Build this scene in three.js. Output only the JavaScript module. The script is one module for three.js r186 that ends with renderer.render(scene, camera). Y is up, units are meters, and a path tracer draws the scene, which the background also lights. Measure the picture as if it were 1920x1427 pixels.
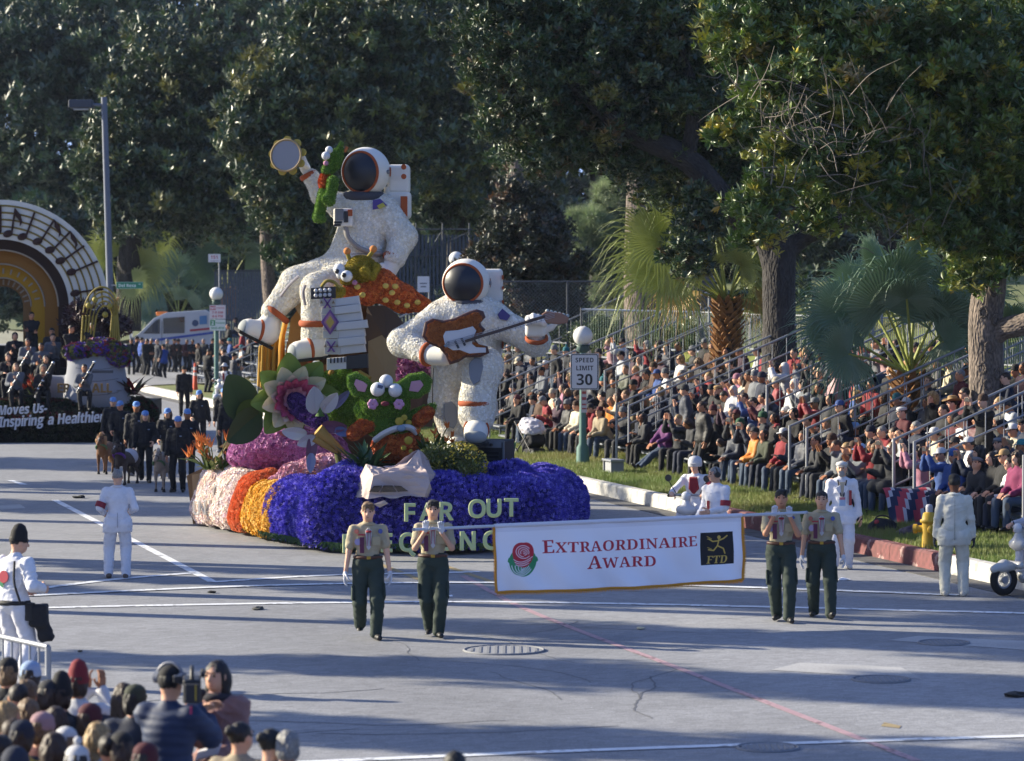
import * as THREE from 'three';
import { mergeGeometries, mergeVertices } from 'three/addons/utils/BufferGeometryUtils.js';
import { RoundedBoxGeometry } from 'three/addons/geometries/RoundedBoxGeometry.js';
import { TextGeometry } from 'three/addons/geometries/TextGeometry.js';
import { FontLoader } from 'three/addons/loaders/FontLoader.js';

// ---------------------------------------------------------------- camera, sky, sun, exposure
const V = (x, y, z) => new THREE.Vector3(x, y, z);
const scene = new THREE.Scene();
const F = 6000, CX = 960, CY = 713.5, EYE = V(0, 4.6, 0), PITCH = -Math.atan(183.5 / F);
const camera = new THREE.PerspectiveCamera(2 * Math.atan(CY / F) * 180 / Math.PI, 1024 / 761, 1, 3000);
camera.position.copy(EYE); camera.rotation.set(PITCH, 0, 0);
camera.focus = 53; camera.userData.fStop = 2.9; camera.filmGauge = 36; 
const SUN_EL = 22 * Math.PI / 180, sunDir = V(-0.951 * Math.cos(SUN_EL), Math.sin(SUN_EL), -0.309 * Math.cos(SUN_EL)).normalize();
// a clear winter morning: deep blue overhead, paler towards the horizon, a soft glow round the low sun
{ const w = 512, h = 256, d = new Float32Array(w * h * 4);
  for (let y = 0; y < h; y++) for (let x = 0; x < w; x++) { const el = ((y + 0.5) / h - 0.5) * Math.PI, az = ((x + 0.5) / w - 0.5) * 2 * Math.PI, s = Math.max(0, Math.sin(el)), t = Math.pow(1 - s, 4), i = (y * w + x) * 4, c = Math.cos(az) * Math.cos(el) * sunDir.x + Math.sin(el) * sunDir.y + Math.sin(az) * Math.cos(el) * sunDir.z, glow = 0.5 * Math.exp((c - 1) * 9) + 0.14 * Math.exp((c - 1) * 2.2);
    d[i] = 0.038 + t * 0.24 + glow; d[i + 1] = 0.09 + t * 0.31 + glow * 0.95; d[i + 2] = 0.25 + t * 0.46 + glow * 0.85; d[i + 3] = 1; }
  const sky = new THREE.DataTexture(d, w, h, THREE.RGBAFormat, THREE.FloatType); sky.name = 'sky'; sky.mapping = THREE.EquirectangularReflectionMapping; sky.magFilter = THREE.LinearFilter; sky.needsUpdate = true; scene.background = scene.environment = sky; }
const sun = new THREE.DirectionalLight(new THREE.Color(1, 0.9, 0.7), 5); sun.name = 'sun';
sun.position.copy(sunDir).multiplyScalar(200).add(V(0, 0, -70)); sun.target.position.set(0, 0, -70); scene.add(sun, sun.target);
sun.castShadow = true; Object.assign(sun.shadow.camera, { left: -120, right: 120, top: 90, bottom: -90, near: 1, far: 500 }); sun.shadow.mapSize.set(4096, 4096);
const renderer = new THREE.WebGLRenderer({ antialias: true });
renderer.toneMapping = THREE.LinearToneMapping; renderer.toneMappingExposure = 2.35; renderer.shadowMap.enabled = true;
scene.fog = new THREE.FogExp2(new THREE.Color(0.62, 0.72, 0.9), 0.0001);

// ---------------------------------------------------------------- helpers
function rngOf(s) { return () => { s = (s + 0x6d2b79f5) | 0; let t = Math.imul(s ^ (s >>> 15), 1 | s); t = (t + Math.imul(t ^ (t >>> 7), 61 | t)) ^ t; return ((t ^ (t >>> 14)) >>> 0) / 4294967296; }; }
const R0 = rngOf(7), PI = Math.PI, clamp = THREE.MathUtils.clamp, lerp = THREE.MathUtils.lerp, sstep = THREE.MathUtils.smoothstep;
const pick = (a, r = R0) => a[Math.floor(r() * a.length) % a.length];
const EUL = new THREE.Euler(PITCH, 0, 0);
function P(px, py, d) { const r = V((px - CX) / F, -(py - CY) / F, -1).applyEuler(EUL); return r.multiplyScalar(d / -r.z).add(EYE); }      // a point seen at that pixel of the photo, d metres ahead
function G(px, py, y = 0) { const r = V((px - CX) / F, -(py - CY) / F, -1).applyEuler(EUL); return r.multiplyScalar((y - EYE.y) / r.y).add(EYE); }  // where that pixel meets the level y
const DU = V(-0.2577, 0, -0.9662), DV = V(0.9662, 0, -0.2577);
const W = (u, v, y = 0) => V(DU.x * u + DV.x * v, y, DU.z * u + DV.z * v);      // along the road, across it, up
const uvOf = (p) => [p.x * DU.x + p.z * DU.z, p.x * DV.x + p.z * DV.z];
const YAW_U = Math.atan2(DU.x, DU.z), YAW_ROAD = Math.atan2(-DV.x, -DV.z);    // facing along +u; facing the road from the right bank
const names = new Map();
function numbered(n) { const k = names.get(n) ?? 0; names.set(n, k + 1); return k ? `${n}_${String(k).padStart(3, '0')}` : n; }
function tag(o, label, category, group) { o.userData.label = label; o.userData.category = category; if (group) o.userData.group = group; return o; }
function thing(name, label, category, pos = V(0, 0, 0), yaw = 0, group) { const o = new THREE.Group(); o.name = numbered(name); o.position.copy(pos); o.rotation.y = yaw; scene.add(o); return tag(o, label, category, group); }
function part(parent, name, geo, mat) { const m = new THREE.Mesh(Array.isArray(geo) ? merge(geo) : geo, mat); m.name = name; m.castShadow = m.receiveShadow = true; parent.add(m); return m; }
function struct(name, geo, mat) { const m = part(scene, numbered(name), geo, mat); m.userData.kind = 'structure'; return m; }
const stuffed = (m) => { m.userData.kind = 'stuff'; return m; };
const matCache = new Map();
function M(color, roughness = 0.8, o = {}) {     // hex colour, shared
  const key = color + '|' + roughness + '|' + Object.keys(o).map((k) => k + (o[k]?.uuid ?? o[k])).join();
  if (!matCache.has(key)) matCache.set(key, new THREE.MeshPhysicalMaterial({ color, roughness, side: THREE.DoubleSide, ...o }));
  return matCache.get(key);
}
function merge(list) {
  const keepUv = list.every((g) => g.attributes.uv), keepCol = list.every((g) => g.attributes.color);
  return mergeGeometries(list.map((g) => { let c = g.index ? g.toNonIndexed() : g.clone(); for (const k of Object.keys(c.attributes)) if (!(k === 'position' || k === 'normal' || (k === 'uv' && keepUv) || (k === 'color' && keepCol))) c.deleteAttribute(k); return c; }));
}
const mv = (g, x = 0, y = 0, z = 0) => g.translate(x, y, z);
const box = (w, h, d, x = 0, y = 0, z = 0, r = 0) => (r ? new RoundedBoxGeometry(w, h, d, 2, r) : new THREE.BoxGeometry(w, h, d)).translate(x, y, z);
const cyl = (r1, r2, h, n = 12, x = 0, y = 0, z = 0) => new THREE.CylinderGeometry(r1, r2, h, n).translate(x, y, z);
const ball = (r, x = 0, y = 0, z = 0, n = 16) => new THREE.SphereGeometry(r, n, Math.max(6, n * 0.7 | 0)).translate(x, y, z);
const UP = V(0, 1, 0);
function rod(a, b, r1, r2 = r1, n = 8) { const d = b.clone().sub(a), g = new THREE.CylinderGeometry(r2, r1, d.length(), n); g.applyQuaternion(new THREE.Quaternion().setFromUnitVectors(UP, d.normalize())); return g.translate((a.x + b.x) / 2, (a.y + b.y) / 2, (a.z + b.z) / 2); }
function beam(a, b, w, h) { const d = b.clone().sub(a), l = d.length(), m = new THREE.Matrix4(); d.normalize(); const s = V(0, 1, 0).cross(d); if (s.lengthSq() < 1e-6) s.set(1, 0, 0); s.normalize(); const t = d.clone().cross(s); m.makeBasis(s, t, d); m.setPosition(a.clone().add(b).multiplyScalar(0.5)); return new THREE.BoxGeometry(w, h, l).applyMatrix4(m); }
function tube(pts, radii, n = 8, closed = false) {     // tapered tube through points
  const c = new THREE.CatmullRomCurve3(pts, closed), seg = Math.max(6, pts.length * 5), g = new THREE.TubeGeometry(c, seg, 1, n, closed), p = g.attributes.position, q = V(), o = V();
  for (let i = 0; i <= seg; i++) { const t = i / seg, k = t * (radii.length - 1), j = Math.min(radii.length - 2, Math.floor(k)), r = radii.length > 1 ? lerp(radii[j], radii[j + 1], k - j) : radii[0]; c.getPointAt(t, o); for (let s = 0; s <= n; s++) { const id = i * (n + 1) + s; q.fromBufferAttribute(p, id).sub(o).multiplyScalar(r).add(o); p.setXYZ(id, q.x, q.y, q.z); } }
  const uv = g.attributes.uv, L = c.getLength(); for (let i = 0; i < uv.count; i++) uv.setXY(i, uv.getY(i) * 2 * PI * (radii[0] || 0.1), uv.getX(i) * L);
  g.computeVertexNormals(); return g;
}
const lathe = (pts, n = 24) => new THREE.LatheGeometry(pts.map((p) => new THREE.Vector2(p[0], p[1])), n);
function extrude(pts, depth, bevel = 0, holes = []) { const s = new THREE.Shape(pts.map((p) => new THREE.Vector2(p[0], p[1]))); for (const h of holes) s.holes.push(new THREE.Path(h.map((p) => new THREE.Vector2(p[0], p[1])))); return new THREE.ExtrudeGeometry(s, { depth, bevelEnabled: bevel > 0, bevelSize: bevel, bevelThickness: bevel, bevelSegments: 2, curveSegments: 8 }); }
// noise
const hash3 = (x, y, z) => { let h = Math.imul(x, 374761393) + Math.imul(y, 668265263) + Math.imul(z, 2147483647 ^ 0x5bd1e995) | 0; h = Math.imul(h ^ (h >>> 13), 1274126177); return ((h ^ (h >>> 16)) >>> 0) / 4294967296; };
function noise(x, y, z) { const i = Math.floor(x), j = Math.floor(y), k = Math.floor(z), f = (t) => t * t * (3 - 2 * t), a = f(x - i), b = f(y - j), c = f(z - k); const L = (p, q, t) => p + (q - p) * t; return L(L(L(hash3(i, j, k), hash3(i + 1, j, k), a), L(hash3(i, j + 1, k), hash3(i + 1, j + 1, k), a), b), L(L(hash3(i, j, k + 1), hash3(i + 1, j, k + 1), a), L(hash3(i, j + 1, k + 1), hash3(i + 1, j + 1, k + 1), a), b), c); }
const fbm = (x, y, z, o = 4) => { let s = 0, a = 0.5; for (let i = 0; i < o; i++) { s += a * noise(x, y, z); x *= 2.03; y *= 2.03; z *= 2.03; a *= 0.5; } return s; };

// textures computed pixel by pixel; f returns [r,g,b] in 0..1
function dataTex(w, h, f, srgb, rx = 1, ry = 1) { const d = new Uint8Array(w * h * 4); for (let y = 0; y < h; y++) for (let x = 0; x < w; x++) { const c = f(x / w, y / h), i = (y * w + x) * 4; d[i] = clamp(c[0] * 255, 0, 255); d[i + 1] = clamp(c[1] * 255, 0, 255); d[i + 2] = clamp(c[2] * 255, 0, 255); d[i + 3] = 255; } const t = new THREE.DataTexture(d, w, h); t.wrapS = t.wrapT = THREE.RepeatWrapping; t.magFilter = THREE.LinearFilter; if (srgb) t.colorSpace = THREE.SRGBColorSpace; t.repeat.set(rx, ry); t.needsUpdate = true; return t; }
// periodic noise on the unit square
const pn = (u, v, f, s = 0) => { const x = u * f, y = v * f, i = Math.floor(x), j = Math.floor(y), q = (t) => t * t * (3 - 2 * t), a = q(x - i), b = q(y - j), w = (n) => ((n % f) + f) % f, h = (p, r) => hash3(w(p), w(r), s + 11); return lerp(lerp(h(i, j), h(i + 1, j), a), lerp(h(i, j + 1), h(i + 1, j + 1), a), b); };
function printTex(w, h, draw) { const c = document.createElement('canvas'); c.width = w; c.height = h; const g = c.getContext('2d'); draw(g, w, h); const t = new THREE.CanvasTexture(c); t.colorSpace = THREE.SRGBColorSpace; return t; }

// ---------------------------------------------------------------- fields joined by smooth minimum, meshed with surface nets
// a shape is {lo, hi, f, k}: bounds, distance function, smoothness
function cap(a, b, ra, rb = ra, k = 0.03) { const dx = b.x - a.x, dy = b.y - a.y, dz = b.z - a.z, ll = dx * dx + dy * dy + dz * dz || 1e-9, r = Math.max(ra, rb); const ax = a.x, ay = a.y, az = a.z;
  return { k, lo: [Math.min(a.x, b.x) - r, Math.min(a.y, b.y) - r, Math.min(a.z, b.z) - r], hi: [Math.max(a.x, b.x) + r, Math.max(a.y, b.y) + r, Math.max(a.z, b.z) + r],
    f: (x, y, z) => { const px = x - ax, py = y - ay, pz = z - az; let t = (px * dx + py * dy + pz * dz) / ll; t = t < 0 ? 0 : t > 1 ? 1 : t; const ex = px - dx * t, ey = py - dy * t, ez = pz - dz * t; return Math.sqrt(ex * ex + ey * ey + ez * ez) - (ra + (rb - ra) * t); } }; }
function ell(c, rx, ry, rz, q = null, k = 0.03) { const R = Math.max(rx, ry, rz), i = q ? q.clone().invert() : null, v = V(), m = Math.min(rx, ry, rz);
  return { k, lo: [c.x - R, c.y - R, c.z - R], hi: [c.x + R, c.y + R, c.z + R], f: (x, y, z) => { v.set(x - c.x, y - c.y, z - c.z); if (i) v.applyQuaternion(i); const a = v.x / rx, b = v.y / ry, d = v.z / rz, l = Math.sqrt(a * a + b * b + d * d); if (l < 1e-6) return -m; const g = Math.sqrt((a / rx) ** 2 + (b / ry) ** 2 + (d / rz) ** 2); return l * (l - 1) / g; } }; }
function rbox(c, hx, hy, hz, r, q = null, k = 0.02) { const R = Math.hypot(hx, hy, hz), i = q ? q.clone().invert() : null, v = V();
  return { k, lo: [c.x - R, c.y - R, c.z - R], hi: [c.x + R, c.y + R, c.z + R], f: (x, y, z) => { v.set(x - c.x, y - c.y, z - c.z); if (i) v.applyQuaternion(i); const a = Math.abs(v.x) - hx + r, b = Math.abs(v.y) - hy + r, d = Math.abs(v.z) - hz + r; return Math.hypot(Math.max(a, 0), Math.max(b, 0), Math.max(d, 0)) + Math.min(Math.max(a, b, d), 0) - r; } }; }
const cut = (s) => ({ ...s, cut: true });
function net(shapes, h, warp = null) {
  const lo = [1e9, 1e9, 1e9], hi = [-1e9, -1e9, -1e9];
  for (const s of shapes) if (!s.cut) for (let i = 0; i < 3; i++) { lo[i] = Math.min(lo[i], s.lo[i]); hi[i] = Math.max(hi[i], s.hi[i]); }
  const pad = 3 * h, n = [0, 1, 2].map((i) => Math.ceil((hi[i] - lo[i] + 2 * pad) / h) + 1), [nx, ny, nz] = n, o = lo.map((v) => v - pad), A = new Float32Array(nx * ny * nz).fill(1);
  for (const s of shapes) {
    const m = s.k + 2.5 * h + (warp ? 0.03 : 0), a = [0, 1, 2].map((i) => Math.max(0, Math.floor((s.lo[i] - m - o[i]) / h))), b = [0, 1, 2].map((i) => Math.min(n[i] - 1, Math.ceil((s.hi[i] + m - o[i]) / h)));
    for (let z = a[2]; z <= b[2]; z++) for (let y = a[1]; y <= b[1]; y++) { let id = (z * ny + y) * nx + a[0]; for (let x = a[0]; x <= b[0]; x++, id++) { const d = s.f(o[0] + x * h, o[1] + y * h, o[2] + z * h), c = A[id]; if (s.cut) { if (-d > c) A[id] = -d; } else { const k = s.k, t = Math.abs(c - d); A[id] = Math.min(c, d) - (k > 0 && t < k ? (k - t) * (k - t) / (4 * k) : 0); } } }
  }
  if (warp) for (let z = 0, id = 0; z < nz; z++) for (let y = 0; y < ny; y++) for (let x = 0; x < nx; x++, id++) if (Math.abs(A[id]) < 0.12) A[id] += warp(o[0] + x * h, o[1] + y * h, o[2] + z * h);
  const vid = new Int32Array(nx * ny * nz).fill(-1), pos = [], idx = [], sy = nx, sz = nx * ny;
  for (let z = 0; z < nz - 1; z++) for (let y = 0; y < ny - 1; y++) for (let x = 0; x < nx - 1; x++) {
    const id = z * sz + y * sy + x; let s = 0; for (let c = 0; c < 8; c++) if (A[id + (c & 1) + (c >> 1 & 1) * sy + (c >> 2) * sz] < 0) s++;
    if (s === 0 || s === 8) continue;
    let X = 0, Y = 0, Z = 0, m = 0;
    for (let c = 0; c < 8; c++) for (let ax = 0; ax < 3; ax++) if (!(c >> ax & 1)) { const e = c | 1 << ax, p = A[id + (c & 1) + (c >> 1 & 1) * sy + (c >> 2) * sz], q = A[id + (e & 1) + (e >> 1 & 1) * sy + (e >> 2) * sz]; if ((p < 0) === (q < 0)) continue; const t = p / (p - q); X += (c & 1) + (ax === 0 ? t : 0); Y += (c >> 1 & 1) + (ax === 1 ? t : 0); Z += (c >> 2) + (ax === 2 ? t : 0); m++; }
    vid[id] = pos.length / 3; pos.push(o[0] + (x + X / m) * h, o[1] + (y + Y / m) * h, o[2] + (z + Z / m) * h);
  }
  for (let z = 1; z < nz - 1; z++) for (let y = 1; y < ny - 1; y++) for (let x = 1; x < nx - 1; x++) {
    const id = z * sz + y * sy + x, p = A[id] < 0;
    for (let ax = 0; ax < 3; ax++) { const st = ax === 0 ? 1 : ax === 1 ? sy : sz, q = A[id + st] < 0; if (p === q) continue; const u = ax === 0 ? sy : ax === 1 ? sz : 1, w = ax === 0 ? sz : ax === 1 ? 1 : sy; const a = vid[id - u - w], b = vid[id - w], c = vid[id], d = vid[id - u]; if (a < 0 || b < 0 || c < 0 || d < 0) continue; if (p) idx.push(a, b, c, a, c, d); else idx.push(a, c, b, a, d, c); }
  }
  const g = new THREE.BufferGeometry(); g.setAttribute('position', new THREE.BufferAttribute(new Float32Array(pos), 3)); g.setIndex(idx); g.computeVertexNormals(); return g;
}
function boxUv(g, s = 1) { const p = g.attributes.position, n = g.attributes.normal, uv = new Float32Array(p.count * 2); for (let i = 0; i < p.count; i++) { const ax = Math.abs(n.getX(i)), ay = Math.abs(n.getY(i)), az = Math.abs(n.getZ(i)); let a, b; if (ay > ax && ay > az) { a = p.getX(i); b = p.getZ(i); } else if (ax > az) { a = p.getZ(i); b = p.getY(i); } else { a = p.getX(i); b = p.getY(i); } uv[i * 2] = a * s; uv[i * 2 + 1] = b * s; } g.setAttribute('uv', new THREE.BufferAttribute(uv, 2)); return g; }
// area sampling of a triangle mesh
function sampler(g, rnd) { const p = g.attributes.position, ix = g.index, n = (ix ? ix.count : p.count) / 3, acc = new Float64Array(n), a = V(), b = V(), c = V(); let s = 0; const at = (k) => (ix ? ix.getX(k) : k); for (let i = 0; i < n; i++) { a.fromBufferAttribute(p, at(i * 3)); b.fromBufferAttribute(p, at(i * 3 + 1)); c.fromBufferAttribute(p, at(i * 3 + 2)); s += b.clone().sub(a).cross(c.clone().sub(a)).length() / 2; acc[i] = s; }
  const f = (pos, nor) => { const t = rnd() * s; let l = 0, h = n - 1; while (l < h) { const m = l + h >> 1; if (acc[m] < t) l = m + 1; else h = m; } a.fromBufferAttribute(p, at(l * 3)); b.fromBufferAttribute(p, at(l * 3 + 1)); c.fromBufferAttribute(p, at(l * 3 + 2)); let u = rnd(), v = rnd(); if (u + v > 1) { u = 1 - u; v = 1 - v; } b.sub(a); c.sub(a); nor.crossVectors(b, c).normalize(); pos.copy(a).addScaledVector(b, u).addScaledVector(c, v); }; f.area = s; return f; }
function scatter(parent, name, geo, mat, list, colors) {      // list of Matrix4
  const m = new THREE.InstancedMesh(geo, mat, list.length); m.name = name; list.forEach((x, i) => m.setMatrixAt(i, x)); if (colors) colors.forEach((c, i) => m.setColorAt(i, c)); m.castShadow = m.receiveShadow = true; m.userData.kind = 'stuff'; parent.add(m); return m;
}
const ZP = V(0, 0, 1);
function petals(parent, name, host, count, geo, mat, size, cols, seed = 1, accept = null, tilt = 0.5) {   // blossoms pinned over a shape
  const rnd = rngOf(seed), s = sampler(host, rnd), p = V(), n = V(), list = [], cl = [], q = new THREE.Quaternion(), t = new THREE.Quaternion(), e = new THREE.Euler(), c = cols.map((h) => new THREE.Color(h)); let guard = 0;
  while (list.length < count && guard++ < count * 6) { s(p, n); if (accept && !accept(p, n)) continue; n.x += (rnd() - 0.5) * tilt; n.y += (rnd() - 0.5) * tilt; n.z += (rnd() - 0.5) * tilt; n.normalize(); q.setFromUnitVectors(UP, n); t.setFromEuler(e.set(0, rnd() * 6.28, 0)); q.multiply(t); const k = size * (0.7 + rnd() * 0.6); list.push(new THREE.Matrix4().compose(p.clone(), q.clone(), V(k, k, k))); const a = c[Math.floor(rnd() * c.length)].clone(); a.multiplyScalar(0.82 + rnd() * 0.36); cl.push(a); }
  return scatter(parent, name, geo, mat, list, cl);
}
const fan = (verts) => { const g = new THREE.BufferGeometry(); g.setAttribute('position', new THREE.BufferAttribute(new Float32Array(verts), 3)); g.computeVertexNormals(); return g; };
// a blossom: n pointed petals opening upward around +y
function blossom(n, len, wide, open, rise = 0.25) { const v = []; for (let i = 0; i < n; i++) { const a = i / n * 2 * PI, c = Math.cos(a), s = Math.sin(a), pt = (r, w, y) => [c * r - s * w, y, s * r + c * w]; const b = pt(0.05 * len, 0, 0), l = pt(open * len * 0.55, wide / 2, rise * len), r = pt(open * len * 0.55, -wide / 2, rise * len), t = pt(open * len, 0, (1 - open * 0.6) * len); v.push(...b, ...l, ...t, ...b, ...t, ...r); } return fan(v); }
const font = { bold: await new FontLoader().loadAsync('fonts/droid/droid_sans_bold.typeface.json'), serif: await new FontLoader().loadAsync('fonts/droid/droid_serif_bold.typeface.json'), reg: await new FontLoader().loadAsync('fonts/droid/droid_sans_regular.typeface.json') };
// letters as solid pieces, each a mesh of its own; placed by f(x, y) -> Matrix4 for the letter's lower left corner
function letters(parent, text, size, depth, mat, place, f = font.bold, gap = 0.06, slant = 0, bev = 0.015) {
  let x = 0; for (const ch of text) { if (ch === ' ') { x += size * 0.45; continue; } const g = new TextGeometry(ch, { font: f, size, depth, curveSegments: 4, bevelEnabled: true, bevelSize: size * bev, bevelThickness: depth * 0.15, bevelSegments: 1 }); g.computeBoundingBox(); const w = g.boundingBox.max.x - g.boundingBox.min.x; g.translate(-g.boundingBox.min.x, 0, 0); if (slant) g.applyMatrix4(new THREE.Matrix4().set(1, slant, 0, 0, 0, 1, 0, 0, 0, 0, 1, 0, 0, 0, 0, 1)); g.applyMatrix4(place(x, w)); part(parent, 'letter', g, mat); x += w + size * gap; } return x;
}

// ---------------------------------------------------------------- ground, road, kerb, bank
function bankH(u, v) {
  if (v < 19.8) return -0.03;
  const near = 1 - sstep(u, 128, 142), verge = 0.25 + clamp(v - 19.9, 0, 2) * 0.03, n = (noise(u * 0.7, v * 0.7, 3) - 0.5) * 0.06;
  let h = verge; if (v > 22) h = v < 28.4 ? 0.31 + (v - 22) * 0.3 : 2.5 + Math.min(v - 28.4, 3.8) * 0.27 + Math.max(0, v - 32.2) * 0.07;
  const far = v < 34 ? 0.02 : Math.min(6, (v - 34) * 0.09);
  return lerp(v < 22 ? verge : far, h, near) + n * (v < 22 ? 0.4 : 1);
}
function sheet(u0, u1, v0, v1, nu, nv, h, colorOf) {
  const pos = [], uv = [], col = [], idx = [];
  for (let i = 0; i <= nu; i++) for (let j = 0; j <= nv; j++) { const u = lerp(u0, u1, i / nu), v = lerp(v0, v1, j / nv), p = W(u, v, typeof h === 'function' ? h(u, v) : h); pos.push(p.x, p.y, p.z); uv.push(u, v); const c = colorOf ? colorOf(u, v) : [1, 1, 1]; col.push(c[0], c[1], c[2]); }
  for (let i = 0; i < nu; i++) for (let j = 0; j < nv; j++) { const a = i * (nv + 1) + j, b = a + nv + 1; idx.push(a, a + 1, b, b, a + 1, b + 1); }
  const g = new THREE.BufferGeometry(); g.setAttribute('position', new THREE.BufferAttribute(new Float32Array(pos), 3)); g.setAttribute('uv', new THREE.BufferAttribute(new Float32Array(uv), 2)); g.setAttribute('color', new THREE.BufferAttribute(new Float32Array(col), 3)); g.setIndex(idx); g.computeVertexNormals(); return g;
}
const asphaltTex = dataTex(1024, 1024, (u, v) => { const s = hash3(u * 1024 | 0, v * 1024 | 0, 5), s2 = hash3(u * 512 | 0, v * 512 | 0, 9), b = pn(u, v, 6) * 0.5 + pn(u, v, 24, 2) * 0.3 + pn(u, v, 90, 3) * 0.2; let c = 0.545 + (b - 0.5) * 0.1 + (hash3(u * 80 | 0, v * 40 | 0, 6) - 0.5) * 0.06 + (s - 0.5) * 0.10 + (s2 - 0.5) * 0.08; if (s2 > 0.985) c += 0.12; if (s2 < 0.012) c -= 0.14; return [c * 0.985, c * 0.995, c * 1.015]; }, true, 1 / 5, 1 / 5);
const asphaltBump = dataTex(512, 512, (u, v) => { const c = hash3(u * 512 | 0, v * 512 | 0, 2) * 0.6 + pn(u, v, 128, 4) * 0.4; return [c, c, c]; }, false, 1 / 3, 1 / 3);
const roadMat = new THREE.MeshStandardMaterial({ map: asphaltTex, bumpMap: asphaltBump, bumpScale: 0.004, roughness: 0.86, vertexColors: true });
struct('road', sheet(8, 420, -40, 19.66, 330, 66, 0, (u, v) => { const w = 0.5 + 0.5 * Math.cos((v - 8.2) / 1.75 * PI), big = fbm(u * 0.05, v * 0.22, 1), fine = fbm(u * 0.4, v * 0.9, 4), k = 0.87 + (big - 0.47) * 0.34 + (fine - 0.47) * 0.1 - Math.pow(w, 3) * 0.07; return [k, k, k * 1.01]; }), roadMat);
// broad ground under everything, out to the horizon
const soilTex = dataTex(256, 256, (u, v) => { const c = 0.33 + pn(u, v, 7) * 0.12 + pn(u, v, 40, 2) * 0.14 + hash3(u * 256 | 0, v * 256 | 0, 3) * 0.07; return [c * 1.02, c, c * 0.82]; }, true, 0.25, 0.25);
struct('ground', sheet(-300, 1500, -900, 900, 12, 12, -0.2), new THREE.MeshStandardMaterial({ map: soilTex, roughness: 1 }));
const turfTex = dataTex(512, 512, (u, v) => { const c = pn(u, v, 5) * 0.4 + pn(u, v, 31, 2) * 0.35 + hash3(u * 512 | 0, v * 512 | 0, 3) * 0.35, b = 0.24 + c * 0.22; return [b * 0.98, b * 1.12, b * 0.5]; }, true, 0.3, 0.3);
const turfMat = new THREE.MeshStandardMaterial({ map: turfTex, roughness: 1, vertexColors: true });
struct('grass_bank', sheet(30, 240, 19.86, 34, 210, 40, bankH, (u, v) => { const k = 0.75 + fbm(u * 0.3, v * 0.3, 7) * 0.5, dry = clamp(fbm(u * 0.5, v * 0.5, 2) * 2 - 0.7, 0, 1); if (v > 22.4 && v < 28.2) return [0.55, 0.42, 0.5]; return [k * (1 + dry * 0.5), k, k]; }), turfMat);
struct('side_street', sheet(134, 240, 19.9, 33.5, 50, 14, (u, v) => bankH(u, v) + 0.04, (u, v) => { const k = 0.9 + (fbm(u * 0.2, v * 0.3, 5) - 0.47) * 0.3; return [k, k, k]; }), roadMat);
struct('hillside', sheet(30, 420, 34, 190, 60, 40, (u, v) => bankH(u, v) + fbm(u * 0.04, v * 0.04, 1) * 2 - 0.9, (u, v) => [0.8, 0.72, 0.8]), turfMat);
// blades on the strip the photograph shows
{ const blade = []; const r = rngOf(11); for (let i = 0; i < 7; i++) { const a = r() * 6.28, x = (r() - 0.5) * 0.05, z = (r() - 0.5) * 0.05, h = 0.035 + r() * 0.045, l = 0.03 * r(), c = Math.cos(a), s = Math.sin(a); blade.push(x - s * 0.004, 0, z + c * 0.004, x + s * 0.004, 0, z - c * 0.004, x + c * l, h, z + s * l); }
  const list = [], cols = [], g = fan(blade), e = new THREE.Euler(), q = new THREE.Quaternion();
  const add = (u, v, k) => { const p = W(u, v, bankH(u, v) - 0.005); list.push(new THREE.Matrix4().compose(p, q.setFromEuler(e.set(0, r() * 6.28, 0)).clone(), V(k, k * (0.6 + r() * 0.8), k))); const d = fbm(u * 0.5, v * 0.5, 2), c = new THREE.Color().setRGB(0.13 + d * 0.14, 0.2 + r() * 0.07, 0.035 + d * 0.03); cols.push(c); };
  for (let i = 0; i < 46000; i++) { const u = 44 + r() * 48, v = 19.9 + Math.pow(r(), 0.9) * 2.9; add(u, v, 1 + r() * 0.6); }
  for (let i = 0; i < 16000; i++) add(78 + r() * 45, 29.5 + r() * 5.5, 1.8 + r());
  const m = scatter(scene, 'grass', g, new THREE.MeshPhysicalMaterial({ color: 0xffffff, roughness: 0.75, side: THREE.DoubleSide, transmission: 0.35, thickness: 0 }), list, cols); tag(m, 'short trimmed grass blades on the verge and the lawn above it', 'grass'); m.userData.kind = 'stuff'; }
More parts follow.
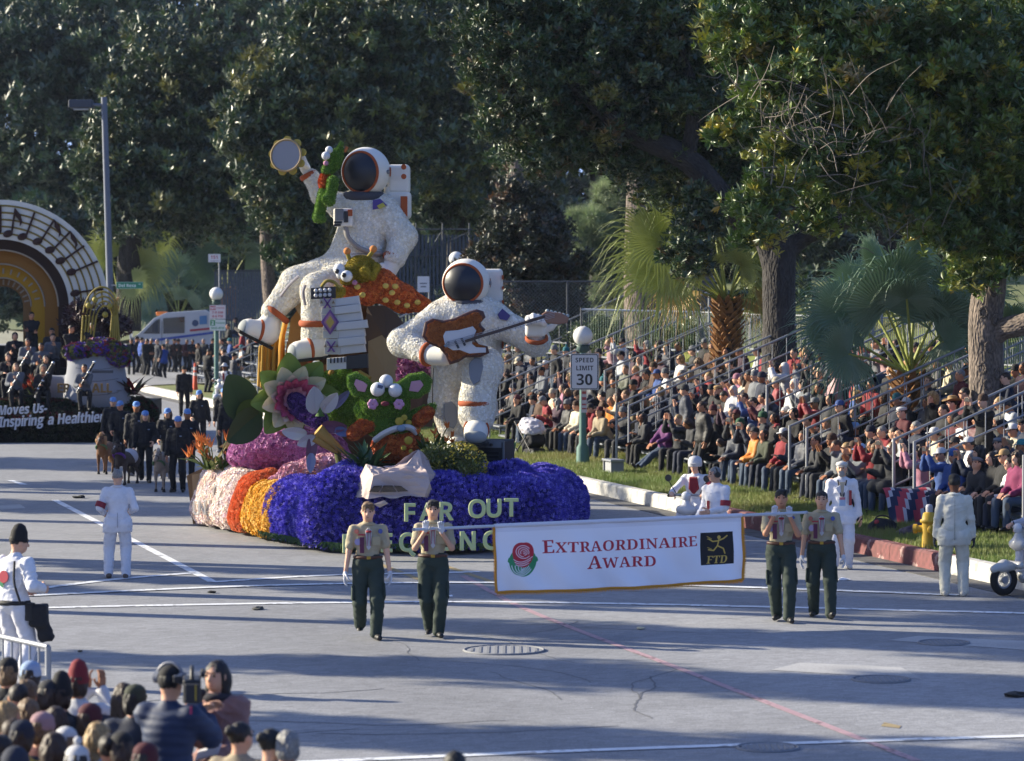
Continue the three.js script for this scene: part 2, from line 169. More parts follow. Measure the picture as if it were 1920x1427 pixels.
// kerb of cast lengths, some painted red
{ const kerb = new THREE.Group(); kerb.name = 'kerb'; kerb.userData.kind = 'structure'; scene.add(kerb);
  const conc = dataTex(256, 256, (u, v) => { const c = 0.58 + pn(u, v, 5) * 0.12 + pn(u, v, 30, 2) * 0.1 - (pn(u, v, 9, 7) > 0.72 ? 0.12 : 0) + hash3(u * 256 | 0, v * 256 | 0, 1) * 0.05; return [c, c * 0.985, c * 0.95]; }, true, 0.7, 0.7);
  const redT = dataTex(256, 256, (u, v) => { const w = pn(u, v, 8) * 0.6 + pn(u, v, 40, 2) * 0.4, b = w > 0.66 ? 1 : 0, c = 0.8 + pn(u, v, 20, 4) * 0.3; return b ? [0.62 * c, 0.5 * c, 0.48 * c] : [0.43 * c, 0.24 * c, 0.24 * c]; }, true, 0.7, 0.7);
  const cm = new THREE.MeshStandardMaterial({ map: conc, roughness: 0.9 }), rm = new THREE.MeshStandardMaterial({ map: redT, roughness: 0.8 }), gutter = [];
  const section = [[0, -0.1], [0, 0.01], [0.02, 0.25], [0.05, 0.285], [0.22, 0.29], [0.22, -0.1]], L = 2.43;
  for (let u = 30; u < 150; u += L) { const g = extrude(section, L - 0.015); const p0 = W(u, 19.64 , 0); g.translate(0, 0, -(L - 0.015)); g.applyMatrix4(new THREE.Matrix4().makeBasis(DV, UP, DU.clone().negate())); g.translate(p0.x, 0, p0.z); boxUv(g); const red = u > 46.6 && u < 57; part(kerb, 'kerb_stone', g, red ? rm : cm);
    const gg = new THREE.BoxGeometry(0.5, 0.03, L - 0.01); boxUv(gg); gg.applyMatrix4(new THREE.Matrix4().makeBasis(DV, UP, DU.clone().negate())); const c = W(u + L / 2, 19.385, -0.005); gg.translate(c.x, c.y, c.z); gutter.push(gg); }
  part(kerb, 'gutter', gutter, new THREE.MeshStandardMaterial({ map: conc, color: 0x77787c, roughness: 0.9 })); }
// painted lines: strips laid between points picked on the photograph's ground
function strip(pts, w, y) { const pos = [], idx = [], uv = []; let L = 0; for (let i = 0; i < pts.length; i++) { const a = pts[Math.max(0, i - 1)], b = pts[Math.min(pts.length - 1, i + 1)], d = b.clone().sub(a).setY(0).normalize(), n = V(-d.z, 0, d.x).multiplyScalar(w / 2); if (i) L += pts[i].distanceTo(pts[i - 1]); pos.push(pts[i].x + n.x, y, pts[i].z + n.z, pts[i].x - n.x, y, pts[i].z - n.z); uv.push(0, L, w, L); if (i) { const k = i * 2; idx.push(k - 2, k - 1, k, k - 1, k + 1, k); } } const g = new THREE.BufferGeometry(); g.setAttribute('position', new THREE.BufferAttribute(new Float32Array(pos), 3)); g.setAttribute('uv', new THREE.BufferAttribute(new Float32Array(uv), 2)); g.setIndex(idx); g.computeVertexNormals(); return g; }
const dense = (pts, n = 8) => { const c = new THREE.CatmullRomCurve3(pts.map((p) => G(p[0], p[1]))); return c.getPoints(n * pts.length); };
const wornTex = (r, g, b, s) => dataTex(256, 256, (u, v) => { const w = pn(u, v, 16, s) * 0.5 + pn(u, v, 70, s + 1) * 0.5, k = w > 0.7 ? 0.7 : 0.88 + w * 0.15; return [r * k, g * k, b * k]; }, true, 0.25, 0.25);
const whitePaint = new THREE.MeshStandardMaterial({ map: wornTex(0.88, 0.89, 0.9, 3), roughness: 0.7 }), yellowPaint = new THREE.MeshStandardMaterial({ map: wornTex(0.62, 0.55, 0.4, 5), roughness: 0.7 }), pinkPaint = new THREE.MeshStandardMaterial({ map: wornTex(0.68, 0.56, 0.58, 6), roughness: 0.75 });
const line = (name, pts, w, y, mat) => struct(name, strip(pts, w, y), mat);
line('lane_line', dense([[103, 938], [250, 1014], [398, 1091]]), 0.15, 0.005, whitePaint);
line('lane_line', dense([[19, 901], [46, 909]], 3), 0.16, 0.005, whitePaint);
line('route_line', dense([[868, 1080], [980, 1140], [1300, 1264], [1720, 1427]]), 0.11, 0.005, pinkPaint);
line('centre_line', dense([[690, 1050], [790, 1088]], 4), 0.12, 0.005, yellowPaint); line('centre_line', dense([[800, 1050], [922, 1091]], 4), 0.12, 0.005, yellowPaint);
line('crosswalk_line', dense([[-60, 1125], [48, 1108], [216, 1087], [360, 1075]]), 0.2, 0.009, whitePaint);
line('crosswalk_line', dense([[398, 1092], [600, 1080], [900, 1073]]), 0.2, 0.009, whitePaint);
line('crosswalk_line', dense([[-60, 1124], [53, 1118], [464, 1100], [760, 1094], [1120, 1095], [1360, 1101], [1797, 1117]]), 0.22, 0.013, whitePaint);
line('crosswalk_line', dense([[-60, 1146], [66, 1141], [345, 1135], [600, 1131], [871, 1129], [1120, 1132], [1360, 1137], [1940, 1151]]), 0.22, 0.009, whitePaint);
line('stop_line', dense([[560, 1431], [900, 1416], [1300, 1401], [1960, 1380]]), 0.17, 0.009, whitePaint);
// concrete repairs and iron covers let into the road
const patchMat = new THREE.MeshStandardMaterial({ map: dataTex(256, 256, (u, v) => { const c = 0.5 + pn(u, v, 5) * 0.12 + hash3(u * 256 | 0, v * 256 | 0, 8) * 0.12; return [c, c, c]; }, true, 0.4, 0.4), roughness: 0.9 });
function quadOnRoad(px, y) { const p = px.map((a) => G(a[0], a[1])), g = new THREE.BufferGeometry(); g.setAttribute('position', new THREE.BufferAttribute(new Float32Array(p.flatMap((q) => [q.x, y, q.z])), 3)); g.setAttribute('uv', new THREE.BufferAttribute(new Float32Array(p.flatMap((q) => [q.x, q.z])), 2)); g.setIndex([0, 1, 2, 0, 2, 3]); g.computeVertexNormals(); return g; }
struct('road_patch', quadOnRoad([[1665, 1201], [1720, 1193], [1930, 1203], [1930, 1220]], 0.0045), patchMat);
struct('road_patch', quadOnRoad([[1445, 1257], [1500, 1243], [1690, 1252], [1730, 1274]], 0.0045), patchMat);
struct('road_patch', quadOnRoad([[-20, 948], [38, 946], [48, 953], [-20, 958]], 0.0045), patchMat);
const iron = M(0x77797d, 0.8);
for (const [px, py, r, what] of [[945, 1220, 0.5, 'slotted'], [1652, 1275, 0.33, 'plain'], [1440, 1403, 0.3, 'plain'], [1770, 1206, 0.32, 'plain']]) {
  const t = thing('manhole_cover', { 945: 'slotted iron cover in the road in front of the two left banner carriers', 1652: 'round iron cover beside a pale concrete patch right of the pink line', 1440: 'round iron cover near the stop line at the bottom of the picture', 1770: 'round iron cover inside the upper concrete patch near the red kerb' }[px], 'manhole cover', G(px, py));
  part(t, 'rim', new THREE.TorusGeometry(r, 0.018, 6, 32).rotateX(PI / 2).translate(0, 0.006, 0), iron); part(t, 'lid', cyl(r - 0.03, r - 0.03, 0.012, 32, 0, 0.004, 0), M(0x84868a, 0.85));
  const bars = []; for (let i = -4; i <= 4; i++) { const w = Math.sqrt(Math.max(0.01, (r - 0.06) ** 2 - (i * r / 5) ** 2)) * 2; bars.push(box(0.035, 0.012, w, i * r / 5, 0.012, 0)); } part(t, 'rib', bars, iron); }
struct('utility_mark', quadOnRoad([[1652, 1362], [1658, 1355], [1690, 1362], [1686, 1366]], 0.005), yellowPaint);
// sealed cracks wandering over the asphalt
{ const r = rngOf(91), tar = M(0x5a5c60, 0.8); for (let i = 0; i < 17; i++) { let p = G(100 + r() * 1750, 1000 + Math.pow(r(), 0.6) * 420), a = r() < 0.6 ? -1.8 + (r() - 0.5) * 0.5 : -0.2 + (r() - 0.5) * 0.6; const pts = [p]; for (let k = 0; k < 14 + r() * 26; k++) { a += (r() - 0.5) * 0.5; p = p.clone().add(V(Math.cos(a) * 0.16, 0, Math.sin(a) * 0.16)); pts.push(p); } struct('road_crack', strip(pts, 0.012 + r() * 0.016, 0.003), tar); } }
// bits of litter on the asphalt, each a crumpled scrap
{ const r = rngOf(5); let k = 0; for (const [px, py, c, s, w] of [[398, 1112, 0x16171a, 0.05, 'small black ball lying on the road left of the left banner carriers'], [485, 1143, 0x4a4a44, 0.07, 'dry leaf lying on the road below the left crosswalk line'], [150, 1223, 0x3b3a36, 0.03, 'tiny dark scrap on the road beside the steel barrier'], [1583, 1088, 0xe8e8ea, 0.06, 'white paper scrap on the road below the bearded man'], [1200, 1180, 0xd8c8a0, 0.05, 'pale petal on the road below the banner'], [845, 1119, 0xf0f0f0, 0.03, 'tiny white scrap on the road between the banner carriers'], [148, 934, 0x22231f, 0.11, 'dark leaf on the road left of the man in the white suit'], [1905, 1306, 0x2a2927, 0.1, 'dark twig on the road at the right edge']]) {
  const g = new THREE.IcosahedronGeometry(s, 1), p = g.attributes.position; for (let i = 0; i < p.count; i++) { const n = 0.6 + hash3(Math.round(p.getX(i) * 400), Math.round(p.getY(i) * 400), k) * 0.7; p.setXYZ(i, p.getX(i) * n * 1.5, Math.max(-0.01, p.getY(i) * n * 0.45), p.getZ(i) * n); } g.computeVertexNormals(); const m = part(scene, numbered('litter_scrap'), g, M(c, 0.9)); m.position.copy(G(px, py)).setY(0.015); m.rotation.y = k++; tag(m, w, 'litter'); } }

// ---------------------------------------------------------------- trees
const barkTex = (r, g, b, s, fx = 9, fy = 3) => dataTex(256, 256, (u, v) => { const w = pn(u + pn(u, v, 4, s) * 0.06, v, fx * 4, s) * 0.5 + pn(u, v * 0.999, fx * 8, s + 3) * 0.2 + pn(u, v, fy * 2, s + 5) * 0.3, k = 0.55 + w * 0.9; return [r * k, g * k, b * k]; }, true, 0.9, 0.45);
const barkBump = dataTex(256, 256, (u, v) => { const w = pn(u + pn(u, v, 5, 2) * 0.08, v * 0.5, 30, 1) * 0.6 + pn(u, v, 40, 4) * 0.4; return [w, w, w]; }, false, 0.9, 0.45);
const barkDark = new THREE.MeshStandardMaterial({ map: barkTex(0.2, 0.19, 0.19, 1), bumpMap: barkBump, bumpScale: 0.05, roughness: 0.95 });
const barkGrey = new THREE.MeshStandardMaterial({ map: barkTex(0.4, 0.36, 0.33, 8), bumpMap: barkBump, bumpScale: 0.05, roughness: 0.95 });
const soft = (g) => { const m = mergeVertices(g.deleteAttribute('normal')); m.computeVertexNormals(); return m; };
const leafMat = (rough) => new THREE.MeshPhysicalMaterial({ color: 0xffffff, roughness: rough, side: THREE.DoubleSide, transmission: 0.42, thickness: 0, specularIntensity: 1, ior: 1.62 });
const glossy = leafMat(0.46), satin = leafMat(0.5), dullLeaf = leafMat(0.8);
function whorl(n, len, wide, seed) { const v = [], r = rngOf(seed); for (let i = 0; i < n; i++) { const a = i / n * 6.283 + r() * 0.7, up = 0.2 + r() * 1.8, c = Math.cos(a), s = Math.sin(a), L = len * (0.7 + r() * 0.5), w = wide * (0.8 + r() * 0.4), pt = (t, k, h) => [c * t * L - s * k * w, (t * up * 0.8 + h) * L, s * t * L + c * k * w]; const b = pt(0.05, 0, 0), m = pt(0.55, 0, -0.05), t = pt(1, 0, -0.12), l = pt(0.5, 0.5, 0.06), q = pt(0.5, -0.5, 0.06); v.push(...b, ...l, ...m, ...m, ...l, ...t, ...b, ...m, ...q, ...m, ...t, ...q); } return soft(fan(v)); }
function spray(n, len, seed) { const v = [], r = rngOf(seed); for (let i = 0; i < n; i++) { const d = V(r() - 0.5, r() - 0.3, r() - 0.5).normalize(), o = V(r() - 0.5, r() - 0.5, r() - 0.5).multiplyScalar(len * 1.6), s = V(r() - 0.5, r() - 0.5, r() - 0.5).cross(d).normalize().multiplyScalar(len * 0.2), m = o.clone().addScaledVector(d, len * 0.5), t = o.clone().addScaledVector(d, len); v.push(o.x, o.y, o.z, m.x + s.x, m.y + s.y, m.z + s.z, t.x, t.y, t.z, o.x, o.y, o.z, t.x, t.y, t.z, m.x - s.x, m.y - s.y, m.z - s.z); } return soft(fan(v)); }
function needles(n, len, seed) { const v = [], r = rngOf(seed); for (let i = 0; i < n; i++) { const a = r() * 6.28, e = r() * 2 - 0.6, d = V(Math.cos(a) * Math.cos(e), Math.sin(e) + 0.3, Math.sin(a) * Math.cos(e)).normalize(), s = V(r() - 0.5, r() - 0.5, r() - 0.5).cross(d).normalize().multiplyScalar(len * 0.018); v.push(s.x, s.y, s.z, -s.x, -s.y, -s.z, d.x * len, d.y * len - len * 0.15, d.z * len); } return fan(v); }
const LEAF = { magnolia: whorl(8, 0.135, 0.05, 3), magnoliaFar: whorl(8, 0.23, 0.085, 4), pine: needles(60, 0.42, 7), small: spray(22, 0.11, 9) };
// blobs: [centre, rx, ry, rz, how many]; sprigs gather in clumps, thin out at the rim
function crownOf(parent, geo, mat, blobs, size, cols, seed, name = 'crown') {
  const r = rngOf(seed), list = [], cl = [], q = new THREE.Quaternion(), e = new THREE.Euler(), cc = cols.map((h) => new THREE.Color(h)), o = parent.position, mul = geo === LEAF.magnolia ? 2 : geo === LEAF.magnoliaFar ? 1.5 : 1;
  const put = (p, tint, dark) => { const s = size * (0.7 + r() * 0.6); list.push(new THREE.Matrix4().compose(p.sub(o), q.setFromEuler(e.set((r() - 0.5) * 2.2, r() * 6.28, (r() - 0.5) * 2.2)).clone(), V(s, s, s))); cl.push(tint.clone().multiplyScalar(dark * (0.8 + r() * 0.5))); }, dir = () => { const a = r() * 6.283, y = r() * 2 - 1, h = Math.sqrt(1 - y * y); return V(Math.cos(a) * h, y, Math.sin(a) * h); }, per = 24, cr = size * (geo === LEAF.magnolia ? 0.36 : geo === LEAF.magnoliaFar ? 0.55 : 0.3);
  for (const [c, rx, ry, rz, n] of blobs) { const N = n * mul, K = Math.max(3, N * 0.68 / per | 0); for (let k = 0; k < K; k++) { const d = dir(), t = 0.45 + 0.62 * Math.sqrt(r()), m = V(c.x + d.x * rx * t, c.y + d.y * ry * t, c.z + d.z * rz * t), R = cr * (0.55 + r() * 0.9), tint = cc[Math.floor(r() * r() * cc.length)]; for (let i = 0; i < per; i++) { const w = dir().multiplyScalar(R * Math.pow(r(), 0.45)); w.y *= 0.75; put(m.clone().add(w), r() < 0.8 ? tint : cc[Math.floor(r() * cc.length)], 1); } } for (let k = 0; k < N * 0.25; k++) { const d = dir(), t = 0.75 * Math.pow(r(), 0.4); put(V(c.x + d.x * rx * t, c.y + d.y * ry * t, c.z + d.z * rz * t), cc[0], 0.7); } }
  return scatter(parent, name, geo, mat, list, cl);
}
const MAG = [0x2c4a20, 0x385624, 0x284224, 0x526624, 0x787624, 0x665028], MAG2 = [0x4a6826, 0x687e28, 0x3c5822, 0x8a8c2a, 0xb0a634, 0x7a6a2e], OAKC = [0x304a24, 0x3c562c, 0x56662a, 0x74742e], FARC = [0x2e4a2c, 0x3a5634, 0x4c6234];
function tree(name, label, category, base, stems, bark, group) {     // stems: [[points], [radii]]
  const t = thing(name, label, category, base, 0, group), g = stems.map(([pts, rad]) => tube(pts.map((p) => p.clone().sub(base)), rad, 12)); part(t, 'trunk', g[0], bark); for (const b of g.slice(1)) part(t, 'branch', b, bark); return t;
}
const twigs = (t, a, b, n, seed, len = 0.9) => { const r = rngOf(seed), gs = []; for (let i = 0; i < n; i++) { const p = a.clone().lerp(b, r()).add(V((r() - 0.5) * 1.2, (r() - 0.5) * 1.2, (r() - 0.5) * 1.0)), d = V(r() - 0.65, r() - 0.3, r() - 0.2).normalize(), q = p.clone().addScaledVector(d, len * (0.4 + r())).add(V(0, 0.1, 0)), m = p.clone().lerp(q, 0.5).add(V((r() - 0.5) * 0.25, (r() - 0.5) * 0.25, 0)); gs.push(tube([p, m, q].map((x) => x.sub(t.position)), [0.01, 0.007, 0.003], 4)); } stuffed(part(t, 'twig', gs, M(0x6f675e, 0.9))); };

// the magnolia over the stands: forked trunk, limb to the left, limb to the right
{ const d = 77, p = (x, y, k = 0) => P(x, y, d - k), base = P(1462, 735, d);
  const t = tree('magnolia_tree', 'large magnolia with forked dark trunk rising out of the stands right of the shaggy palm', 'tree', base, [
    [[base, p(1461, 600), p(1462, 480), p(1478, 380), p(1520, 250, 1), p(1560, 80, 1)], [0.46, 0.4, 0.4, 0.36, 0.26, 0.12]],
    [[p(1452, 500), p(1436, 445), p(1370, 390, 0.6), p(1290, 300, 1), p(1180, 245, 1.4), p(1040, 130, 1.6)], [0.3, 0.34, 0.3, 0.28, 0.2, 0.08]],
    [[p(1470, 478), p(1510, 440), p(1575, 415, 0.6), p(1640, 370, 1), p(1760, 260, 1.5)], [0.24, 0.26, 0.22, 0.18, 0.08]],
    [[p(1290, 300, 1), p(1300, 180, 1.5), p(1260, 40, 1.5)], [0.2, 0.14, 0.06]], [[p(1600, 390, 0.8), p(1680, 350, 2), p(1760, 330, 2.5)], [0.12, 0.07, 0.03]]], barkDark);
  const b = (x, y, k, rx, ry, rz, n) => [p(x, y, k), rx, ry, rz, n];
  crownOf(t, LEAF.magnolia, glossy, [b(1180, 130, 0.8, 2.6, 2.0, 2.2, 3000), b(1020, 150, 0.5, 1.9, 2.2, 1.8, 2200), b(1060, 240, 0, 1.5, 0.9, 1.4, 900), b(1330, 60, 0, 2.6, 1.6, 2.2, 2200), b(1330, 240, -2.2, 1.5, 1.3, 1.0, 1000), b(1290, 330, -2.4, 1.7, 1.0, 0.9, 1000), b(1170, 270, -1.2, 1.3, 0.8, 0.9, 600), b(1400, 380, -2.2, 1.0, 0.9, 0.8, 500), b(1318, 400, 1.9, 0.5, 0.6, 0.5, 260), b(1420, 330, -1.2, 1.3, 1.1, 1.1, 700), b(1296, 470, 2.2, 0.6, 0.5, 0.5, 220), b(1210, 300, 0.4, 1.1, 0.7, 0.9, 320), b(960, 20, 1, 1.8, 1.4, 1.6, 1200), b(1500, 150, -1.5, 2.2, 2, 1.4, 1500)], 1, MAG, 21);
}
// the second magnolia, nearer, at the right edge, its crown reaching left over the first
{ const d = 62, p = (x, y, k = 0) => P(x, y, d - k), base = P(1852, 800, d);
  const t = tree('magnolia_tree', 'magnolia with knotty pale grey trunk at the right edge above the crowd', 'tree', base, [
    [[base, p(1850, 700), p(1848, 600), p(1856, 520), p(1845, 430), p(1800, 300, 1), p(1740, 120, 2)], [0.36, 0.34, 0.33, 0.3, 0.26, 0.18, 0.08]],
    [[p(1856, 640), p(1880, 618, 0.2), p(1925, 606, 0.5), p(2010, 560, 1)], [0.2, 0.22, 0.2, 0.15]],
    [[p(1856, 480), p(1900, 380, 0.5), p(1960, 200, 1)], [0.2, 0.16, 0.08]],
    [[p(1848, 440), p(1760, 330, 2), p(1600, 200, 3), p(1460, 150, 3.4)], [0.15, 0.12, 0.08, 0.03]]], barkGrey);
  const knots = []; for (const [x, y] of [[1840, 585], [1862, 600], [1850, 650], [1838, 690], [1866, 700], [1848, 720], [1858, 545]]) knots.push(new THREE.TorusGeometry(0.075, 0.03, 8, 14).scale(1, 1.25, 0.6).translate(0, 0, 0.33).rotateY((x - 1850) * 0.035).translate(P(1851, y, d).x - base.x, P(1851, y, d).y - base.y, 0)); part(t, 'knot', knots, barkGrey);
  const b = (x, y, k, rx, ry, rz, n) => [p(x, y, k), rx, ry, rz, n];
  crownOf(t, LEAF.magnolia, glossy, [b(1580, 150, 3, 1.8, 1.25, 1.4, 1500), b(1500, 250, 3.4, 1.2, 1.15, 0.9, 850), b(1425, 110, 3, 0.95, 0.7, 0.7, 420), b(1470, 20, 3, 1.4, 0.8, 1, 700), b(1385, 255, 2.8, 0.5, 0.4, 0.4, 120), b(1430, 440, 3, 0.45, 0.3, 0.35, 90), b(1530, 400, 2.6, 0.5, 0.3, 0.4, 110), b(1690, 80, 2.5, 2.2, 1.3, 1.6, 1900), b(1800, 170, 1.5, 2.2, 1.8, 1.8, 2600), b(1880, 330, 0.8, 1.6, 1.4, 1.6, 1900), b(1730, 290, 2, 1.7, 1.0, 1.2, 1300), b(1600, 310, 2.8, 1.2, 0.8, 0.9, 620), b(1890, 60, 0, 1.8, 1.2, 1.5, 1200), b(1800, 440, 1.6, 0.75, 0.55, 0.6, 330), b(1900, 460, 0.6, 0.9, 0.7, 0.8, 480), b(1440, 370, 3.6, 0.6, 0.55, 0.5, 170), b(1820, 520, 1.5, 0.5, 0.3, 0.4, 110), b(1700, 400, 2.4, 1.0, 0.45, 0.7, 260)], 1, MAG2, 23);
  twigs(t, p(1400, 190, 5), p(1650, 240, 4.6), 64, 31); twigs(t, p(1420, 300, 5), p(1700, 280, 4.4), 36, 32); twigs(t, p(1640, 430, 4), p(1790, 340, 3.6), 16, 33);
}
// tall palm trunks and the wide trunks on the lawn behind
function palmTrunk(label, x, y0, y1, w0, w1, d, lean = 0) { const base = P(x, y0, d), s = d / F; const t = tree('tall_palm_trunk', label, 'palm trunk', base, [[[base, P(x - 8 + lean * 0.3, lerp(y0, y1, 0.25), d), P(x - 14 + lean * 0.6, lerp(y0, y1, 0.6), d), P(x - 16 + lean, y1, d)], [w0 * s / 2, w0 * s * 0.42, w1 * s / 2, w1 * s / 2]]], barkGrey); return t; }
palmTrunk('tall smooth grey palm trunk behind the speed limit sign, left of the shaggy palm', 1212, 690, 170, 78, 44, 94);
palmTrunk('tall grey palm trunk rising above the small magnolia, seen between crowns', 984, 620, 120, 60, 40, 112);
palmTrunk('slim palm trunk left of the upper astronaut behind the leaves', 512, 600, 330, 30, 22, 130);
{ const d = 104, b = P(1293, 620, d); tree('lawn_tree', 'broad grey trunk standing on the lawn behind the shaggy palm', 'tree', b, [[[b, P(1293, 560, d), P(1290, 480, d), P(1300, 350, d)], [1.1, 0.85, 0.75, 0.6]]], barkGrey); }
// fan palms
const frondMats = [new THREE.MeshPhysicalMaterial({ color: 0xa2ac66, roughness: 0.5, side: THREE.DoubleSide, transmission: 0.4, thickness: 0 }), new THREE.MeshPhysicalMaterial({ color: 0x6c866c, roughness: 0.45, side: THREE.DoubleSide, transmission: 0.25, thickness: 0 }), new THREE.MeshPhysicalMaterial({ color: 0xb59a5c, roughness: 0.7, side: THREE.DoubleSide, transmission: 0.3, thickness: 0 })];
function frond(from, hub, dir, rad, seed, side) {      // a fan whose hub is held by a stalk; dir = where the middle leaflet points, side = which way the fan spreads
  const r = rngOf(seed), d = dir.clone().normalize(), s = side.clone().addScaledVector(d, -side.dot(d)).normalize(), nrm = d.clone().cross(s), pos = [], stalk = tube([from, from.clone().lerp(hub, 0.5).add(V(0, 0.06, 0)), hub], [0.045, 0.03, 0.022], 6), n = 50;
  for (let i = 0; i < n; i++) { const a = (i / (n - 1) - 0.5) * 4.5, L = rad * (0.78 + 0.22 * Math.cos(a * 0.6)) * (0.9 + r() * 0.2), ax = d.clone().multiplyScalar(Math.cos(a)).addScaledVector(s, Math.sin(a)), w = s.clone().multiplyScalar(Math.cos(a)).addScaledVector(d, -Math.sin(a)), droop = 0.25 + r() * 0.6; let prev = null; const K = 7; rad *= 1; for (let k = 0; k <= K; k++) { const t = k / K, wd = rad * 0.024 * (t < 0.4 ? 0.35 + t * 1.6 : Math.max(0.03, 1.0 - (t - 0.4) * 1.75)), c = hub.clone().addScaledVector(ax, L * t).addScaledVector(nrm, Math.sin(t * 2.2) * rad * 0.05); const dr = Math.max(0, t - 0.5); c.y -= dr * dr * 3.2 * droop * rad; if (t > 0.6) c.addScaledVector(w, (r() - 0.5) * 0.09 * rad); const l = c.clone().addScaledVector(w, wd), q = c.clone().addScaledVector(w, -wd), m = c.clone().addScaledVector(nrm, -wd * 0.7); if (prev) { const [pl, pm, pq] = prev; for (const [A, B, C, D] of [[pl, pm, m, l], [pm, pq, q, m]]) pos.push(A.x, A.y, A.z, B.x, B.y, B.z, C.x, C.y, C.z, A.x, A.y, A.z, C.x, C.y, C.z, D.x, D.y, D.z); } prev = [l, m, q]; } }
  return [stalk, fan(pos)];
}
function fanPalm(label, base, crown, d, fans, mat, trunkR, seed) {
  const t = thing('fan_palm', label, 'palm tree', base), o = base.clone().negate(); const trunk = tube([base, base.clone().lerp(crown, 0.5), crown].map((p) => p.clone().add(o)), [trunkR * 1.05, trunkR, trunkR * 0.8], 14); boxUv(trunk); part(t, 'trunk', trunk, M(0x5d4630, 0.95));
  const r = rngOf(seed), H = crown.y - base.y, boots = []; for (let y = 0.1; y < H; y += 0.13) for (let k = 0; k < 9; k++) { const a = k / 9 * 6.283 + y * 4 + r() * 0.3, g = extrude([[-0.09, 0], [0.09, 0], [0.05, 0.16], [0.015, 0.25], [-0.05, 0.17]], 0.025, 0.006); g.rotateX(0.55 + r() * 0.35).translate(0, y, trunkR * 0.9).rotateY(a); boots.push(g); } stuffed(part(t, 'leaf_boot', boots, M(0x8a6238, 0.9)));
  fans.forEach(([hx, hy, dx, dy, dz, rad, dep = 0, dead = 0], i) => { const hub = P(hx, hy, d - dep), [st, fn] = frond(crown.clone().add(V((r() - 0.5) * 0.15, 0, (r() - 0.5) * 0.15)), hub, V(dx, dy, dz), rad, seed * 31 + i, (() => { const op = clamp(0.5 + Math.abs(dz) * 0.8 + r() * 0.3, 0, 1); return V(-dy * op, dx * op, Math.sqrt(1 - op * op) + 0.02); })()); const f = part(t, 'frond', fn.translate(o.x, o.y, o.z), dead ? frondMats[2] : mat); part(f, 'stalk', st.translate(o.x, o.y, o.z), M(0x8c9348, 0.6)); });
  return t;
}
{ const d = 80; fanPalm('shaggy fan palm with scaly brown trunk among the stands, fronds lit from the left', P(1363, 720, d), P(1364, 566, d), d, [
    [1252, 515, -1, 0.12, 0.1, 2.0, 0.3], [1240, 452, -0.9, 0.5, 0, 1.9, 0.1], [1290, 410, -0.45, 1, 0.1, 1.7, -0.5], [1235, 490, -1, 0.3, 0.2, 1.7, -0.4], [1345, 440, 0, 1, 0.2, 1.4, 0.4], [1400, 420, 0.3, 1, -0.2, 1.5, -0.8], [1420, 470, 0.8, 0.6, 0, 1.5, -0.3], [1425, 520, 1, 0.1, 0.2, 1.3, 0.5], [1300, 480, -0.7, 0.3, 0.6, 1.3, 0.9], [1330, 500, -0.3, 0.4, 0.9, 0.9, 1.0], [1390, 500, 0.5, 0.3, 0.8, 1.0, 0.8], [1280, 545, -0.8, -0.5, 0.1, 1.1, 0.4, 1], [1415, 560, 0.7, -0.7, 0, 0.9, 0.1, 1], [1270, 345, -0.3, 1, -0.2, 1.1, -1.4], [1330, 380, 0.2, 1, 0, 1.2, -1.2]], frondMats[0], 0.29, 5); }
{ const d = 66; fanPalm('fan palm with blue grey fronds in shade, spreading over the crowd at the right', P(1705, 800, d), P(1706, 704, d), d, [
    [1660, 578, -0.3, 1, 0.5, 1.6, 0.6], [1590, 590, -1, 0.5, 0.2, 1.5, 0.3], [1680, 530, -0.2, 1, 0.7, 1.5, 0], [1750, 600, 0.5, 0.8, 0.7, 1.4, 0.4], [1560, 622, -1, -0.05, 0.2, 1.15, 0.6], [1590, 664, -0.9, -0.35, 0.5, 1.2, 1.1], [1640, 500, -0.35, 1, 0, 1.2, -0.3], [1720, 480, 0.1, 1, 0, 1.2, -0.2], [1775, 545, 0.6, 0.9, 0.1, 1.15, 0.1], [1790, 600, 1, 0.3, 0.4, 1.05, 0.6], [1770, 640, 0.9, -0.2, 0.5, 0.9, 0.7], [1700, 560, 0.1, 0.8, 0.7, 1.05, 0.9], [1610, 540, -0.7, 0.8, -0.1, 1.2, -0.6], [1840, 560, 0.9, 0.4, -0.2, 1.1, -0.8], [1890, 600, 1, 0.05, 0, 0.9, -0.8]], frondMats[1], 0.3, 6); }
